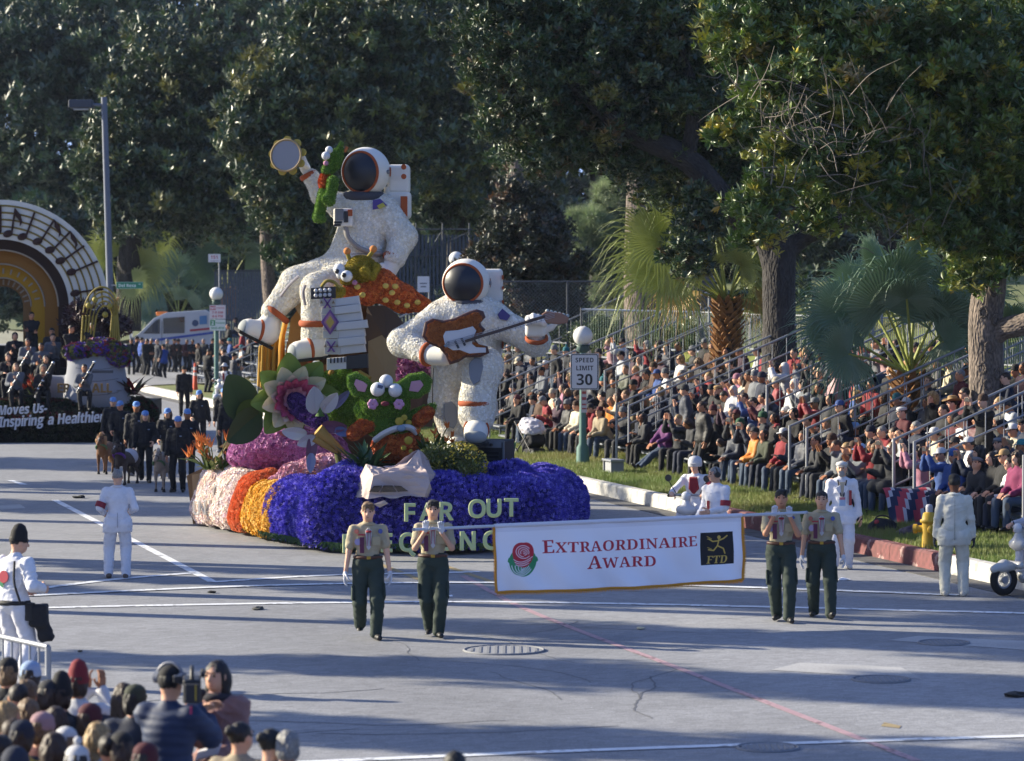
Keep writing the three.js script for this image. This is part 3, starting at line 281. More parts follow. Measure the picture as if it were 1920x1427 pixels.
{ const d = 173; fanPalm('low fan palm in shade behind the white pickup, left of the small 151 sign', P(335, 640, d), P(335, 600, d), d, [[305, 550, -0.8, 0.5, 0.1, 1.9], [335, 515, -0.1, 1, 0.3, 2.1], [372, 530, 0.6, 0.8, 0.2, 2], [392, 575, 1, 0.1, 0.2, 1.8], [288, 585, -1, -0.1, 0.1, 1.8], [315, 500, -0.5, 1, 0, 1.9, -1], [350, 560, 0.3, 0.6, 0.8, 1.6, 1]], frondMats[1], 0.4, 7);
  fanPalm('sunlit fan palm behind the tall lamp post beside the music arch', P(222, 620, 150), P(222, 560, 150), 150, [[205, 470, -0.5, 0.9, 0.2, 1.9], [245, 470, 0.5, 1, 0.2, 1.9], [268, 500, 1, 0.4, 0.2, 1.7], [190, 510, -1, 0.3, 0.3, 1.7], [225, 440, 0, 1, 0, 1.9], [290, 450, 0.6, 0.9, 0, 1.8, -2], [250, 530, 0.7, -0.4, 0.5, 1.4, 1]], frondMats[0], 0.4, 8);
  fanPalm('dark fan palm behind the fence between the 151 sign and the seated astronaut', P(425, 600, 152), P(425, 540, 152), 152, [[400, 470, -0.6, 0.9, 0.2, 1.8], [430, 450, 0.1, 1, 0.2, 1.9], [460, 480, 0.8, 0.6, 0.2, 1.6], [395, 500, -1, 0.3, 0.3, 1.6]], frondMats[1], 0.4, 9); }
// small bushy magnolia behind the guitarist
{ const d = 98, b = P(995, 640, d), t = tree('young_magnolia', 'young conical magnolia with dark red tinted leaves behind the guitar neck', 'tree', b, [[[b, P(995, 500, d), P(985, 380, d)], [0.16, 0.12, 0.04]]], barkDark);
  crownOf(t, LEAF.magnolia, satin, [[P(985, 560, d), 1.6, 1.1, 1.3, 1100], [P(990, 490, d), 1.7, 1.1, 1.3, 1300], [P(980, 420, d), 1.2, 0.9, 1.0, 800], [P(972, 365, d), 0.6, 0.8, 0.6, 280], [P(1070, 570, d), 0.6, 0.6, 0.6, 160], [P(1045, 510, d), 0.6, 0.5, 0.5, 120]], 1.05, [0x28361e, 0x2f3a1c, 0x4a3a1e, 0x6a4a22], 41); }
{ const d = 118, b = P(1140, 640, d), t = tree('pine_tree', 'pale feathery pine behind the tall palm trunk, right of the young magnolia', 'tree', b, [[[b, P(1140, 500, d), P(1150, 330, d)], [0.25, 0.18, 0.06]]], barkGrey);
  crownOf(t, LEAF.pine, dullLeaf, [[P(1120, 470, d), 1.3, 1.2, 1.1, 520], [P(1150, 400, d), 1.4, 1, 1.1, 480], [P(1155, 540, d), 1.4, 0.8, 1.1, 360], [P(1180, 350, d), 1.1, 0.9, 1, 300], [P(1080, 50, d), 1.2, 1.4, 1, 320], [P(1230, 420, d), 1.6, 1.2, 1.2, 300], [P(1100, 430, d), 0.7, 0.6, 0.6, 140]], 1.15, [0x7d8f62, 0x8c9c70, 0x6d7f58], 43); }
// bushes and crowns behind the right-hand lawn
function bush(label, x, y, d, rx, ry, n, geo, mat, size, cols, seed) { const b = P(x, y, d), t = thing('shrub', label, 'shrub', b); part(t, 'stem', tube([V(0, 0, 0), V(0.05, ry * 0.6, 0), V(0, ry * 1.1, 0)], [0.06, 0.04, 0.02], 6), barkDark); crownOf(t, geo, mat, [[b.clone().add(V(0, ry, 0)), rx, ry, rx * 0.8, n]], size, cols, seed, 'foliage'); }
// magnolias at the left: crowns filling the background behind the astronauts
function mass(label, x, y0, d, trunkR, blobs, geo, mat, size, cols, seed, cat = 'tree', nm = 'street_tree') { const b = P(x, y0, d), s = d / F, top = blobs[0]; const t = tree(nm, label, cat, b, [[[b, P(x + 6, lerp(y0, top[1], 0.5), d), P(lerp(x, top[0], 0.7), top[1], d)], [trunkR, trunkR * 0.85, trunkR * 0.3]], [[P(x + 4, lerp(y0, top[1], 0.45), d), P(lerp(x, blobs[1][0], 0.6), lerp(y0, blobs[1][1], 0.7), d), P(blobs[1][0], blobs[1][1], d)], [trunkR * 0.5, trunkR * 0.35, 0.05]]], barkDark);
  crownOf(t, geo, mat, blobs.map(([bx, by, rx, ry, n, k = 0]) => [P(bx, by, d - k), rx * s, ry * s, rx * s * 0.8, n]), size, cols, seed); return t; }
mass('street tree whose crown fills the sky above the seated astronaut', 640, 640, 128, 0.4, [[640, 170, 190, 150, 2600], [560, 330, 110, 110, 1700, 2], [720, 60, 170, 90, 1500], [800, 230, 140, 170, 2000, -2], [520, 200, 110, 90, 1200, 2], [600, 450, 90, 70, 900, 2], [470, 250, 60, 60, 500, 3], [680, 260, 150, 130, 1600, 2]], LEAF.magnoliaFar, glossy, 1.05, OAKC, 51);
mass('street tree with thick straight trunk right of the tall lamp post', 240, 620, 150, 0.62, [[300, 260, 150, 130, 1900], [220, 330, 90, 80, 900, 2], [370, 330, 100, 90, 1200, 2], [330, 130, 130, 110, 1300], [400, 220, 100, 120, 1200], [260, 400, 100, 50, 600, 3], [430, 400, 80, 60, 500, 2]], LEAF.magnoliaFar, glossy, 1.15, OAKC, 52);
mass('tall leafy tree behind the two astronauts, dark in its shade', 850, 640, 140, 0.45, [[860, 200, 170, 190, 2400], [900, 60, 150, 100, 1500], [860, 350, 130, 90, 1300], [950, 300, 110, 120, 900], [780, 380, 60, 60, 500]], LEAF.magnoliaFar, satin, 1.1, FARC, 53);
mass('distant leafy tree above the music arch at the left', 90, 620, 185, 0.5, [[100, 230, 190, 160, 1900], [40, 100, 150, 120, 1300], [180, 90, 150, 110, 1300], [20, 330, 120, 90, 900], [150, 360, 110, 80, 800]], LEAF.magnoliaFar, satin, 1.7, FARC, 54);
mass('distant leafy tree at the top left, softly blurred', 300, 620, 205, 0.5, [[330, 60, 190, 110, 1400], [450, 90, 170, 130, 1400], [220, 150, 140, 120, 1000], [480, 220, 120, 120, 900], [100, 20, 200, 80, 1100], [20, 170, 150, 110, 900]], LEAF.magnoliaFar, satin, 1.9, FARC, 55);
mass('distant tree at the top centre behind the nearer crowns', 640, 600, 200, 0.6, [[600, 60, 200, 120, 1500], [760, 90, 180, 140, 1400], [700, 260, 180, 160, 1400], [560, 380, 140, 120, 900], [880, 40, 160, 100, 1100]], LEAF.magnoliaFar, satin, 1.9, FARC, 56);
mass('dark tree standing far behind the forked magnolia', 1120, 600, 150, 0.5, [[1050, 120, 190, 140, 1600], [1200, 60, 170, 110, 1300], [960, 300, 120, 130, 900], [1180, 230, 150, 110, 1000], [1330, 140, 150, 150, 1200]], LEAF.magnoliaFar, satin, 1.4, FARC, 57);
mass('dark tree far behind the right-hand crowns', 1650, 600, 150, 0.5, [[1500, 130, 190, 150, 1500], [1700, 120, 190, 160, 1600], [1860, 150, 160, 160, 1300], [1600, 330, 170, 110, 1100], [1800, 360, 150, 120, 1000], [1440, 320, 120, 120, 700], [1930, 450, 130, 110, 700]], LEAF.magnoliaFar, satin, 1.4, FARC, 58);
mass('broad far tree closing the view above the stands', 1250, 590, 190, 0.6, [[1250, 250, 240, 200, 1500], [1500, 300, 240, 200, 1500], [1000, 350, 220, 180, 1200], [1750, 280, 240, 220, 1500], [1150, 80, 260, 110, 1200]], LEAF.magnoliaFar, dullLeaf, 2.1, [0x35442e, 0x3d4a34], 59);
mass('far tree closing the view behind the fence and the scaffold', 700, 590, 195, 0.6, [[420, 420, 220, 140, 1200], [650, 430, 220, 130, 1200], [880, 430, 200, 140, 1100], [180, 440, 220, 120, 1100], [20, 420, 160, 120, 800]], LEAF.magnoliaFar, dullLeaf, 2.0, [0x2e3b28, 0x354330], 60);
for (const [x, d, w] of [[40, 176, 'left'], [330, 182, 'centre left'], [640, 180, 'centre'], [930, 178, 'centre right'], [1260, 172, 'right'], [1560, 165, 'far right'], [1860, 160, 'edge']]) { const b = P(x, 560, d), t = thing('hedge', `tall dark hedge closing the view between the far trunks, ${w} stretch`, 'hedge', b); part(t, 'stem', tube([V(0, -1, 0), V(0, 1, 0), V(0, 3, 0)], [0.1, 0.06], 6), barkDark); crownOf(t, LEAF.magnoliaFar, satin, [[b.clone().add(V(0, 0.8, 0)), 5.6, 2.6, 1.5, 1500], [b.clone().add(V(2, 3.2, -1)), 5, 2, 1.5, 900]], 1.7, FARC, 300 + x, 'foliage'); }
bush('leafy shrubs on the lawn behind the tall palm trunk', 1130, 655, 96, 1.6, 0.45, 420, LEAF.small, satin, 1.2, [0x566b30, 0x4a5f2c], 61);
bush('low shrub in front of the lawn left of the shaggy palm', 1275, 650, 93, 0.9, 0.35, 260, LEAF.small, satin, 1.1, [0x56702c, 0x4a5f2c], 62);
for (const [x, w] of [[985, 'right of the guitarist'], [1530, 'between the two magnolia trunks'], [1740, 'behind the right fan palm']]) bush(`dark laurel shrub on the bank ${w}`, x, 640, 104, 3, 0.9, 900, LEAF.magnoliaFar, satin, 0.9, FARC, 400 + x);
bush('pale shrub behind the blue grey palm', 1600, 640, 90, 1.4, 0.6, 420, LEAF.small, satin, 1.2, [0x5c6a44, 0x4a5a34], 63);
// trees across the road, out of the picture to the left, whose shade lies over the asphalt
// trees across the road, out of the picture to the left, whose shade lies over the asphalt and the stands
const ORDI = ['first', 'second', 'third', 'fourth', 'fifth', 'sixth', 'seventh', 'eighth', 'ninth', 'tenth', 'eleventh', 'twelfth', 'thirteenth'];
[[-15.5, -47.5, 12, 1.6, 620], [-17.5, -43.2, 11.5, 1.7, 640], [-17, -37.6, 11, 1.3, 480], [-17.5, -53, 12.5, 1.3, 480], [-20.9, -54.4, 14.5, 0.8, 420], [-21.9, -57, 14.5, 0.7, 380], [-29, -72, 11.5, 2.8, 700], [-24, -77, 11, 2.6, 640], [-33, -88, 13, 3.6, 800], [-38, -58, 13, 1.5, 360]].forEach(([x, z, h, r, n], i) => { const b = V(x, 0, z), t = tree('street_tree', `tree across the road outside the picture, ${ORDI[i]} of its row`, 'tree', b, [[[b, V(x, h * 0.45, z), V(x, h * 0.85, z)], [0.28, 0.22, 0.1]]], barkDark); crownOf(t, LEAF.magnoliaFar, satin, [[V(x, h * 0.76, z), r, h * 0.24, r * 0.8, n], [V(x + r * 0.5, h * 0.55, z + 0.4), r * 0.6, h * 0.12, r * 0.5, n * 0.35 | 0]], 1.3, OAKC, 200 + i); });
[[-10.6, -51.5, 12], [-11.5, -54.2, 9], [-12, -58, 14], [-13.5, -63, 13], [-12.8, -66, 8], [-15, -71.5, 12], [-10, -48.6, 7]].forEach(([x, z, h], i) => { const b = V(x, 0, z), t = tree('tall_palm_trunk', `slim palm across the road outside the picture, ${ORDI[i]} of its row`, 'palm tree', b, [[[b, V(x + 0.1, h * 0.5, z), V(x, h, z)], [0.3, 0.24, 0.2]]], barkGrey); crownOf(t, LEAF.pine, satin, [[V(x, h + 0.2, z), 1.1, 0.8, 1.1, 70]], 2, OAKC, 240 + i); });

// ---------------------------------------------------------------- people
const Q = (x, y, z) => new THREE.Quaternion().setFromEuler(new THREE.Euler(x, y, z));
const rot = (v, q) => v.clone().applyQuaternion(q);
function ik(a, b, l1, l2, pole) { let d = b.clone().sub(a), L = d.length(); if (L > (l1 + l2) * 0.999) { d.multiplyScalar((l1 + l2) * 0.999 / L); L = d.length(); b = a.clone().add(d); } d.normalize(); const x = (l1 * l1 - l2 * l2 + L * L) / (2 * L), h = Math.sqrt(Math.max(0, l1 * l1 - x * x)), p = pole.clone().addScaledVector(d, -pole.dot(d)).normalize(); return [a.clone().addScaledVector(d, x).addScaledVector(p, h), b]; }
function frameQ(y, z) { const Y = y.clone().normalize(), Z = z.clone().addScaledVector(Y, -z.dot(Y)); if (Z.lengthSq() < 1e-4) Z.set(0.3, 0.2, 1).addScaledVector(Y, -Y.z); Z.normalize(); return new THREE.Quaternion().setFromRotationMatrix(new THREE.Matrix4().makeBasis(Y.clone().cross(Z), Y, Z)); }
const v3 = (a) => V(a[0], a[1], a[2]);
function rigOf(p) {
  const hip = V(p.hx ?? 0, p.hy ?? 0.93, p.hz ?? 0), qs = Q(p.lean ?? 0, p.twist ?? 0, p.side ?? 0), up = (t, x = 0, z = 0) => hip.clone().add(rot(V(x, t, z), qs)), r = { hip, qs, up };
  r.neck = up(0.5); r.qh = Q(p.pitch ?? 0, (p.yaw ?? 0) + (p.twist ?? 0), p.roll ?? 0); r.head = up(0.56, 0, 0.01).add(rot(V(0, 0.122, 0.025), r.qh));
  r.arm = [1, -1].map((s, i) => { const S = up(0.455, s * (p.sh ?? 0.185), 0), t = i ? p.hr : p.hl, e = i ? p.er : p.el; const [E, Wr] = ik(S, t ? v3(t) : V(s * 0.235, hip.y - 0.06, hip.z + 0.03), 0.285, 0.255, e ? v3(e) : V(s * 0.5, -0.3, -1)); const dir = (i ? p.dr : p.dl) ? v3(i ? p.dr : p.dl) : Wr.clone().sub(E), pn = (i ? p.pr : p.pl) ? v3(i ? p.pr : p.pl) : V(-s, 0, 0.2); return { S, E, W: Wr, s, q: frameQ(dir, pn) }; });
  r.leg = [1, -1].map((s, i) => { const J = up(-0.05, s * 0.095, 0), t = i ? p.fr : p.fl, [K, A] = ik(J, t ? v3(t) : V(s * 0.11, 0.09, 0), 0.42, 0.41, (i ? p.kr : p.kl) ? v3(i ? p.kr : p.kl) : V(s * 0.12, 0, 1)), toe = (i ? p.tr : p.tl) ?? s * 0.2, tp = (i ? p.tpr : p.tpl) ?? 0; return { J, K, A, s, fwd: V(Math.sin(toe) * Math.cos(tp), Math.sin(tp), Math.cos(toe) * Math.cos(tp)) }; });
  return r;
}
// head in its own frame (centre of the skull, facing +z)
function headShapes(b = 1) { return [ell(V(0, 0.012, -0.008), 0.076, 0.1, 0.096, null, 0.02), ell(V(0, -0.055, 0.022), 0.056, 0.062, 0.068, null, 0.04), cap(V(0, 0.012, 0.086), V(0, -0.024, 0.108), 0.009, 0.014, 0.012), ell(V(0.079, -0.008, -0.006), 0.011, 0.032, 0.02, null, 0.008), ell(V(-0.079, -0.008, -0.006), 0.011, 0.032, 0.02, null, 0.008), cap(V(-0.04, 0.034, 0.082), V(0.04, 0.034, 0.082), 0.008, 0.008, 0.012), cap(V(0, -0.06, -0.02), V(0, -0.15, -0.035), 0.056, 0.06, 0.03), cut(ell(V(0.032, 0.012, 0.101), 0.019, 0.013, 0.02, null, 0)), cut(ell(V(-0.032, 0.012, 0.101), 0.019, 0.013, 0.02, null, 0))]; }
const HEAD = { fine: net(headShapes(), 0.0085), low: net(headShapes(), 0.0165) };
const FACE = { eye: [1, -1].map((s) => ball(0.012, s * 0.032, 0.012, 0.081, 8).scale(1, 0.8, 1)), mouth: new THREE.SphereGeometry(0.02, 8, 6).scale(1.2, 0.34, 0.5).translate(0, -0.062, 0.083), brow: [1, -1].map((s) => new THREE.SphereGeometry(0.017, 8, 5).scale(1.25, 0.3, 0.5).translate(s * 0.033, 0.037, 0.089)), shades: [box(0.05, 0.032, 0.012, 0.034, 0.012, 0.098, 0.005), box(0.05, 0.032, 0.012, -0.034, 0.012, 0.098, 0.005), box(0.02, 0.006, 0.008, 0, 0.02, 0.1), box(0.006, 0.008, 0.1, 0.078, 0.018, 0.05), box(0.006, 0.008, 0.1, -0.078, 0.018, 0.05)] };
const faceHole = () => cut(ell(V(0, -0.045, 0.105), 0.062, 0.1, 0.07, null, 0));
const earHoles = () => [1, -1].map((s) => cut(ell(V(s * 0.088, -0.018, 0.0), 0.03, 0.042, 0.034, null, 0)));
const hairWarp = (a, f) => (x, y, z) => (noise(x * f + 9, y * f * 0.4, z * f) - 0.5) * a;
const HAIRS = {
  short: [[ell(V(0, 0.03, -0.018), 0.084, 0.094, 0.1, null, 0.02), faceHole(), ...earHoles(), cut(rbox(V(0, -0.13, 0.02), 0.2, 0.1, 0.2, 0.01, null, 0))], 0.014, 60],
  neat: [[ell(V(0, 0.036, -0.012), 0.083, 0.092, 0.101, null, 0.02), cap(V(-0.045, 0.085, 0.06), V(0.05, 0.098, 0.062), 0.018, 0.024, 0.03), cut(ell(V(0, -0.04, 0.1), 0.064, 0.095, 0.06, null, 0)), ...earHoles(), cut(rbox(V(0, -0.125, 0.02), 0.2, 0.1, 0.2, 0.01, null, 0))], 0.01, 70],
  long: [[ell(V(0, 0.026, -0.02), 0.087, 0.097, 0.101, null, 0.03), cap(V(0.06, -0.04, -0.04), V(0.075, -0.24, -0.02), 0.05, 0.03, 0.05), cap(V(-0.06, -0.04, -0.04), V(-0.075, -0.24, -0.02), 0.05, 0.03, 0.05), cap(V(0, -0.04, -0.075), V(0, -0.27, -0.1), 0.065, 0.04, 0.05), faceHole()], 0.018, 45],
  curly: [[ell(V(0, 0.03, -0.02), 0.11, 0.11, 0.115, null, 0.03), cap(V(0.075, -0.05, -0.03), V(0.09, -0.17, -0.02), 0.055, 0.04, 0.05), cap(V(-0.075, -0.05, -0.03), V(-0.09, -0.17, -0.02), 0.055, 0.04, 0.05), faceHole()], 0.05, 38],
  bob: [[ell(V(0, 0.025, -0.02), 0.088, 0.097, 0.102, null, 0.03), ell(V(0, -0.05, -0.035), 0.09, 0.07, 0.082, null, 0.04), faceHole()], 0.02, 45],
  bun: [[ell(V(0, 0.026, -0.02), 0.085, 0.095, 0.1, null, 0.02), ell(V(0, 0.06, -0.125), 0.045, 0.045, 0.04, null, 0.015), faceHole(), ...earHoles(), cut(rbox(V(0, -0.15, 0.02), 0.2, 0.1, 0.2, 0.01, null, 0))], 0.014, 60],
};
const hairCache = new Map();
function hairGeo(style, fine) { const k = style + fine; if (!hairCache.has(k)) { const [s, a, f] = HAIRS[style]; hairCache.set(k, boxUv(net(s, fine ? 0.0095 : 0.018, hairWarp(a, f)), 3)); } return hairCache.get(k); }
const HATS = {
  beanie: () => [lathe([[0.1, -0.005], [0.103, 0.02], [0.1, 0.045], [0.093, 0.048], [0.096, 0.075], [0.08, 0.105], [0.05, 0.128], [0, 0.14]], 18).scale(0.98, 1, 1.12).translate(0, 0.015, -0.012)],
  pompom: () => [...HATS.beanie(), ball(0.035, 0, 0.18, -0.012, 10)],
  tall: () => [lathe([[0.1, 0], [0.105, 0.03], [0.097, 0.05], [0.09, 0.12], [0.06, 0.19], [0.02, 0.215], [0, 0.218]], 20).scale(1, 1, 1.12).translate(0, 0.01, -0.015)],
  cap: () => [lathe([[0.096, 0.02], [0.096, 0.05], [0.084, 0.095], [0.05, 0.12], [0, 0.127]], 18).scale(0.96, 1, 1.1).translate(0, 0.015, -0.01), visor(0.075, 0.085)],
  flat: () => [lathe([[0.095, 0.035], [0.11, 0.06], [0.095, 0.095], [0.05, 0.112], [0, 0.115]], 18).scale(0.96, 0.9, 1.15).translate(0, 0.015, 0), visor(0.06, 0.045)],
  straw: () => [lathe([[0.19, 0.03], [0.19, 0.034], [0.1, 0.04], [0.095, 0.11], [0.075, 0.145], [0, 0.14]], 24).scale(0.95, 1, 1.1).translate(0, 0.02, -0.01)],
  cowboy: () => { const g = lathe([[0.2, 0.03], [0.2, 0.036], [0.1, 0.04], [0.09, 0.13], [0.06, 0.15], [0, 0.135]], 24), p = g.attributes.position; for (let i = 0; i < p.count; i++) { const x = p.getX(i); if (Math.hypot(x, p.getZ(i)) > 0.12) p.setY(i, p.getY(i) + x * x * 1.6); } g.computeVertexNormals(); return [g.scale(0.95, 1, 1.15).translate(0, 0.02, -0.01)]; },
  helmet: () => [lathe([[0.125, -0.03], [0.135, 0.02], [0.13, 0.08], [0.1, 0.13], [0.05, 0.152], [0, 0.157]], 22).scale(0.97, 1, 1.1).translate(0, 0.005, -0.01), visor(0.08, 0.05, 0.12)],
  hood: () => [net([ell(V(0, 0.015, -0.03), 0.115, 0.125, 0.12, null, 0.03), cap(V(0, -0.08, -0.06), V(0, -0.16, -0.05), 0.1, 0.11, 0.05), cut(ell(V(0, -0.02, 0.09), 0.075, 0.11, 0.1, null, 0))], 0.018)],
  pith: () => [lathe([[0.19, 0.0], [0.19, 0.006], [0.11, 0.03], [0.1, 0.08], [0.06, 0.12], [0, 0.13]], 22).scale(0.9, 1, 1.1).translate(0, 0.03, -0.01)],
};
function visor(w, l, z0 = 0.088) { const g = new THREE.CylinderGeometry(w, w, 0.007, 18, 1, false, -PI / 2, PI).scale(1, 1, l / w * 1.1).translate(0, 0, 0); g.rotateX(0.18); return g.translate(0, 0.036, z0); }
const hatCache = new Map(), hatGeo = (k) => { if (!hatCache.has(k)) hatCache.set(k, merge(HATS[k]()).scale(0.93, 0.97, 0.93)); return hatCache.get(k); };
// hands: fingers along +y, palm facing +z, thumb on -x (a left hand)
function handShapes(curl, spread = 0.012) { const s = [rbox(V(0, 0.045, 0), 0.038, 0.048, 0.014, 0.013, null, 0.012), cap(V(0, -0.02, 0), V(0, 0.02, 0), 0.026, 0.03, 0.02)], L = [0.07, 0.082, 0.078, 0.06]; for (let f = 0; f < 4; f++) { let p = V(-0.029 + f * 0.0195, 0.09 - (f === 3 ? 0.008 : f === 0 ? 0.003 : 0), 0), a = 0.1 + curl * 0.35; const sp = (f - 1.5) * spread; for (let k = 0; k < 3; k++) { const l = L[f] * [0.45, 0.32, 0.27][k], q = p.clone().add(V(Math.sin(sp * 6) * l * 0.5, Math.cos(a) * l, Math.sin(a) * l)); s.push(cap(p, q, 0.0098 - k * 0.0008, 0.009 - k * 0.0008, 0.004)); p = q; a += curl * (0.9 + f * 0.08); } } let p = V(-0.034, 0.015, 0.006), d = V(-0.62, 0.62, 0.3 + curl * 0.5).normalize(); for (const l of [0.038, 0.033, 0.028]) { const q = p.clone().addScaledVector(d, l); s.push(cap(p, q, 0.0125, 0.0105, 0.006)); p = q; d.add(V(0.3, 0.1, curl * 0.35)).normalize(); } return s; }
const HANDS = { relaxed: net(handShapes(0.45), 0.0062), grip: net(handShapes(1.25, 0.004), 0.0062), spread: net(handShapes(0.2, 0.03), 0.0062) };
const lowHand = (() => { const g = [box(0.07, 0.09, 0.026, 0, 0.045, 0)]; for (let f = 0; f < 4; f++) { const x = -0.027 + f * 0.018; g.push(box(0.015, 0.042, 0.016, x, 0.108, 0.004), box(0.013, 0.036 - (f === 3 ? 0.01 : 0), 0.014, 0, 0.016, 0).rotateX(0.6).translate(x, 0.125, 0.008)); } g.push(box(0.017, 0.05, 0.018, 0, 0.02, 0).rotateZ(0.7).translate(-0.035, 0.02, 0.01), box(0.015, 0.03, 0.015, 0, 0.015, 0).rotateZ(0.25).translate(-0.064, 0.05, 0.014)); return merge(g); })();
function place(geo, pos, q, sx = 1, k = 1) { const g = geo.clone(); if (sx < 0) { g.scale(-1, 1, 1); if (g.index) { const a = g.index.array; for (let i = 0; i < a.length; i += 3) { const t = a[i]; a[i] = a[i + 1]; a[i + 1] = t; } } else { const p = g.attributes.position.array, n = g.attributes.normal.array; for (const A of [p, n]) for (let i = 0; i < A.length; i += 9) for (let c = 0; c < 3; c++) { const t = A[i + c]; A[i + c] = A[i + 3 + c]; A[i + 3 + c] = t; } } } return g.scale(k, k, k).applyQuaternion(q).translate(pos.x, pos.y, pos.z); }
function bodyShapes(r) { const s = [cap(r.up(0.02, -0.07), r.up(0.02, 0.07), 0.095, 0.095, 0.05), cap(r.up(0.1), r.up(0.36), 0.088, 0.098, 0.06), cap(r.up(0.43, -0.12), r.up(0.43, 0.12), 0.06, 0.06, 0.06), cap(r.neck, r.up(0.6, 0, 0.01), 0.058, 0.054, 0.03)]; for (const a of r.arm) s.push(cap(a.S, a.E, 0.05, 0.038, 0.03), cap(a.E, a.W, 0.038, 0.028, 0.02), cap(a.W, a.W.clone().add(rot(V(0, 0.02, 0), a.q)), 0.027, 0.027, 0.01)); for (const l of r.leg) s.push(cap(l.J, l.K, 0.078, 0.052, 0.03), cap(l.K, l.A, 0.052, 0.036, 0.02), cap(l.A, l.A.clone().addScaledVector(l.fwd, 0.05).add(V(0, -0.03, 0)), 0.03, 0.022, 0.02)); return s; }
function topShapes(r, o = {}) { const i = o.infl ?? 0, q = r.qs, hem = o.hem ?? -0.04, s = [ell(r.up(0.31, 0, 0.005), 0.178 + i, 0.2 + i * 0.5, 0.122 + i, q, 0.06), ell(r.up(0.1, 0, 0.0), 0.155 + i, 0.18 + i, 0.118 + i, q, 0.06), cap(r.up(0.425, -0.135), r.up(0.425, 0.135), 0.064 + i * 0.6, 0.064 + i * 0.6, 0.06), cap(r.up(0.46, -0.07), r.up(0.46, 0.07), 0.06, 0.06, 0.06), cap(r.up(0.49), r.up(0.53, 0, 0.005), 0.068, 0.062 + i * 0.3, 0.03)];
  if (!o.crop) s.push(cap(r.up(hem + 0.04, -0.07), r.up(hem + 0.04, 0.07), 0.115 + i, 0.115 + i, 0.06));
  for (const a of r.arm) { if (o.short) { const m = a.S.clone().lerp(a.E, 0.72); s.push(cap(a.S, m, 0.058, 0.064, 0.03)); } else s.push(cap(a.S, a.E, 0.062 + i, 0.054 + i, 0.035), cap(a.E, a.E.clone().lerp(a.W, 0.94), 0.053 + i, 0.043 + i * 0.8, 0.025)); }
  if (o.skirt) for (const l of r.leg) s.push(cap(l.J, l.J.clone().lerp(l.K, o.skirt), 0.125 + i, 0.13 + i, 0.09));
  if (o.hemCut) s.push(cut(rbox(r.up(o.hemCut - 0.5), 0.24, 0.5, 0.4, 0.01, q, 0)));
  return s; }
function legShapes(r, o = {}) { const i = o.infl ?? 0, s = [cap(r.up(0.015, -0.06), r.up(0.015, 0.06), 0.122 + i * 0.4, 0.122 + i * 0.4, 0.05), cap(r.up(0.05, -0.055), r.up(0.05, 0.055), 0.118, 0.118, 0.04)]; for (const l of r.leg) s.push(cap(l.J, l.K, 0.092 + i, 0.07 + i, 0.014), cap(l.K, l.A.clone().add(V(0, -0.01, 0)), 0.07 + i, 0.058 + i, 0.012)); return s; }
function shoeShapes(r) { return r.leg.flatMap((l) => { const h = l.A.clone().addScaledVector(l.fwd, -0.04).add(V(0, -0.045, 0)), t = l.A.clone().addScaledVector(l.fwd, 0.15).add(V(0, -0.052, 0)); return [cap(h, t, 0.044, 0.037, 0.02), cap(l.A, h, 0.046, 0.044, 0.02), cut(rbox(l.A.clone().add(V(0, -0.09 - 0.25, 0)), 0.4, 0.25, 0.4, 0.001, null, 0))]; }).sort((a, b) => (a.cut ? 1 : 0) - (b.cut ? 1 : 0)); }
const folds = (a, f) => (x, y, z) => (noise(x * f, y * f * 1.6, z * f) - 0.5) * a * 0.7 - Math.max(0, 0.16 - Math.abs(noise(x * f * 1.1 + y * f * 0.8, y * f * 1.9 + x * 4, z * f * 1.1 + 7) - 0.5)) * a * 4 + (noise(x * f * 2.7, y * f * 2.2 + 4, z * f * 2.7) - 0.5) * a * 0.4;
const ribs = (a) => (x, y, z) => Math.abs(Math.sin(y * 48 + noise(x * 9, y * 9, z * 9) * 1.2)) * -a + a / 2 + (noise(x * 8, y * 8, z * 8) - 0.5) * 0.01;
